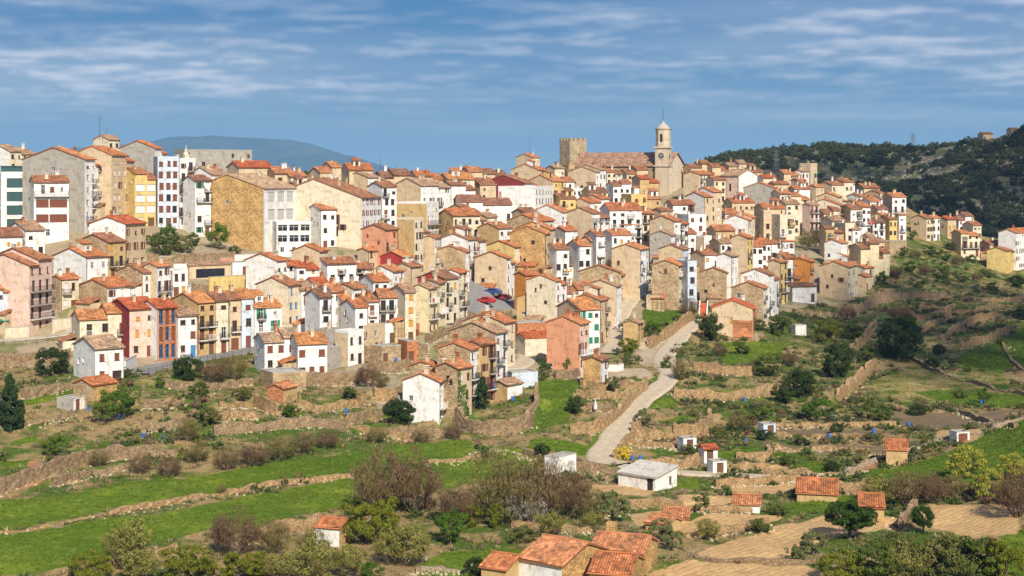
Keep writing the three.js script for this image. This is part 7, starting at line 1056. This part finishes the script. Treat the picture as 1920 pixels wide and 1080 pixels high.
const K = { // kind: variants of [crown geometry, trunk geometry, materials]
  ever: [0, 1, 2].map(i => ({ c: leafCrown(11 + i, { clumps: 60, rx: .44, ry: .42, cy: .52, cr: .13, n: 9500, leaf: .021, rough: .7 }), t: trunkGeo(3 + i, .4, .035, 4), m: ['ever0', 'ever1', 'ever0'][i] })),
  green: [0, 1].map(i => ({ c: leafCrown(21 + i, { clumps: 46, rx: .44, ry: .36, cy: .60, cr: .11, n: 5000, leaf: .018, rough: .9 }), t: trunkGeo(13 + i, .5, .03, 5), m: ['green0', 'green1'][i] })),
  scrub: [0, 1, 2].map(i => ({ c: leafCrown(31 + i, { clumps: 44, rx: .46, ry: .46, cy: .46, cr: .12, n: 4600, leaf: .016, rough: 1, long: 2.2 }), t: trunkGeo(23 + i, .4, .02, 6), m: ['scrub0', 'scrub1', 'scrub0'][i] })),
  olive: [0, 1].map(i => ({ c: leafCrown(41 + i, { clumps: 40, rx: .46, ry: .34, cy: .60, cr: .11, n: 4200, leaf: .017, rough: .9, long: 1.8 }), t: trunkGeo(33 + i, .5, .04, 4), m: 'olive0' })),
  olivet: [0, 1].map(i => ({ c: leafCrown(51 + i, { clumps: 60, rx: .44, ry: .44, cy: .50, cr: .11, n: 7000, leaf: .012, rough: .9, long: 3 }), t: trunkGeo(43 + i, .4, .025, 6), m: 'olivet0' })),
  yellow: [0].map(i => ({ c: leafCrown(61, { clumps: 60, rx: .44, ry: .42, cy: .52, cr: .10, n: 4600, leaf: .013, rough: 1, long: 2.6 }), t: trunkGeo(53, .5, .03, 6), m: 'yellow0' })),
  forsythia: [{ c: leafCrown(62, { clumps: 40, rx: .5, ry: .45, cy: .48, cr: .13, n: 1500, leaf: .035, rough: .8 }), t: trunkGeo(54, .4, .02, 6), m: 'forsy' }],
  conifer: [{ c: leafCrown(71, { clumps: 90, rx: .26, ry: .47, cy: .53, cr: .075, n: 4200, leaf: .02, cone: 1, rough: .5, long: 1.6 }), t: trunkGeo(63, .6, .025, 2), m: 'con0' }],
  cypress: [{ c: leafCrown(72, { clumps: 60, rx: .13, ry: .46, cy: .52, cr: .06, n: 2600, leaf: .02, rough: .4, long: 1.5 }), t: trunkGeo(64, .3, .02, 2), m: 'con0' }],
  pine: [0, 1].map(i => ({ c: leafCrown(81 + i, { clumps: 50, rx: .46, ry: .34, cy: .62, cr: .12, n: 6500, leaf: .015, rough: .7, long: 2.4 }), t: trunkGeo(73 + i, .6, .035, 5), m: 'pine0' })),
  bare: [0, 1, 2].map(i => { const [t, c] = bareTree(91 + i, 6 + i, .75, 3); return { c: mergeGeometries([c, leafCrown(95 + i, { clumps: 110, rx: .46, ry: .40, cy: .58, cr: .10, n: 4200, leaf: .0048, rough: .8, long: 9, shell: .7 })].map(plain), false), t, m: ['twig', 'twigp', 'twigg'][i] }; }),
  pale: [0, 1].map(i => { const [t, c] = bareTree(101 + i, 6, .7, 3); return { c: mergeGeometries([c, leafCrown(105 + i, { clumps: 60, rx: .42, ry: .36, cy: .58, cr: .1, n: 2200, leaf: .014, rough: .9, shell: .7, long: 2 })].map(plain), false), t, m: i ? 'pale0' : 'olivet0' }; }),
};
K.pale[0].m = 'pale0'; K.barepale = [{ ...K.bare[0], m: 'barkpale' }];
let nSlope = 0;
TREES.forEach(([kind, x, z, h, wf, label], i) => { const V = K[kind], v = V[i % V.length]; const low = ['scrub', 'ever', 'forsythia', 'olivet'].includes(kind) || (kind === 'bare' && h < 4.5); const G = thing(low ? 'bush' : 'tree', x, hGround(x, z) - .08, z, hash2(i, 5) * 6.28); if (z > -176) h *= .95; const w = h * wf; G.scale.set(w, h, w); mesh('trunk', v.t, M[kind === 'barepale' ? 'barkpale' : 'bark'], G); mesh('crown', v.c, M[v.m], G);
  const slope = label.includes('below the spur houses'); tag(G, label, low ? 'bush' : 'tree', slope ? (kind === 'bare' ? 'bare shrubs below the spur' : 'green shrubs below the spur') : 'trees and bushes of the valley'); });
// far hillside: single trees along its skyline and terraces, and the wood that covers the rest
{
  const put = (bearing, d) => [bearing * d, -d];
  const lo = leafCrown(201, { clumps: 24, rx: .46, ry: .42, cy: .5, cr: .17, n: 700, leaf: .055, rough: .8 }), lo2 = leafCrown(202, { clumps: 20, rx: .44, ry: .44, cy: .52, cr: .18, n: 600, leaf: .06, rough: .9 }), tk = trunkGeo(77, .4, .03, 3);
  leafM('hill0', [.045, .058, .024]); leafM('hill1', [.065, .075, .034]);
  const ht = []; for (let i = 0; i < 130; i++) { const sky = i < 60; const bear = sky ? rr(0.127, 0.271) : rr(0.183, 0.33), d = sky ? rr(860, 925) : rr(745, 900); ht.push([bear, d, sky ? rr(2.6, 5.4) : rr(2.6, 5)]); }
  ht.forEach(([bear, d, h], i) => { const [x, z] = put(bear, d); const sky = i < 60; const G = thing('hill_tree', x, hillTop(x, z) - .2, z, i); G.scale.set(h * 1.15, h, h * 1.15); mesh('trunk', tk, M.bark, G); mesh('crown', i % 2 ? lo : lo2, M[i % 3 ? 'hill0' : 'hill1'], G); tag(G, sky ? 'dark evergreen tree on the skyline of the far hill' : 'dark evergreen tree on the slope of the far hill', 'tree', sky ? 'skyline trees of the far hill' : 'slope trees of the far hill'); });
  const wood = []; for (let i = 0; i < 16000 && wood.length < 4200; i++) { const bear = rr(0.122, 0.349), d = rr(700, 945), [x, z] = put(bear, d); const n = fbm(x * .02 + 4, z * .025, 3); const dens = bear > .217 && d < 820 ? .28 : d > 870 && bear < .257 ? .36 : .49; if (n < dens) continue; const h = rr(1.6, 4.6); const c = rr(.75, 1.25); wood.push({ x, y: hillTop(x, z) - .3, z, ry: rnd() * 6, s: h, v: rr(.7, 1), c: [.060 * c, .068 * c, .030 * c] }); }
  scatter('woodland', leafCrown(203, { clumps: 16, rx: .5, ry: .40, cy: .46, cr: .2, n: 300, leaf: .085, rough: .8 }), M.tint, wood, 'dark evergreen scrub wood covering the far hillside', 'woodland');
  const rocks = []; for (let i = 0; i < 800; i++) { const bear = rr(0.142, 0.328), d = rr(700, 930), [x, z] = put(bear, d); if (fbm(x * .03 + 30, z * .03, 3) < .50) continue; const c = rr(.8, 1.2); rocks.push({ x, y: hillTop(x, z), z, ry: rnd() * 6, rx: rnd(), s: rr(.4, 1.4), v: rr(.5, .9), c: [.32 * c, .28 * c, .21 * c] }); }
  scatter('rock_outcrop', plain(new THREE.DodecahedronGeometry(1, 0)), M.stonebit, rocks, 'grey limestone rocks breaking out of the far hillside', 'rocks');
}

// low shrubs that clothe the banks and slopes
{
  const list = []; for (let i = 0; i < 60000 && list.length < 2600; i++) { const d = rr(195, 520), x = rr(-.35, .35) * d, z = -d, c = classAt(x, z); if (c !== 0 && c !== 11) continue; const n = fbm(x * .06 + 21, z * .06, 3), right = x > 25 ? .06 : 0; if (n < .56 - right) continue; const t = rnd(), s = rr(.5, 1.5); const col = t < .45 ? [.075, .100, .026] : t < .7 ? [.12, .125, .035] : t < .9 ? [.16, .115, .06] : [.05, .065, .024]; list.push({ x, y: hGround(x, z) - .08, z, ry: rnd() * 6, s, v: rr(.7, 1.1), c: col.map(v => v * rr(.8, 1.2)) }); }
  scatter('shrubbery', leafCrown(301, { clumps: 18, rx: .55, ry: .42, cy: .42, cr: .2, n: 260, leaf: .075, rough: .9, long: 1.4 }), M.tint, list, 'low wild shrubs on the banks and terraces', 'shrubs');
}
renderer.render(scene, camera);
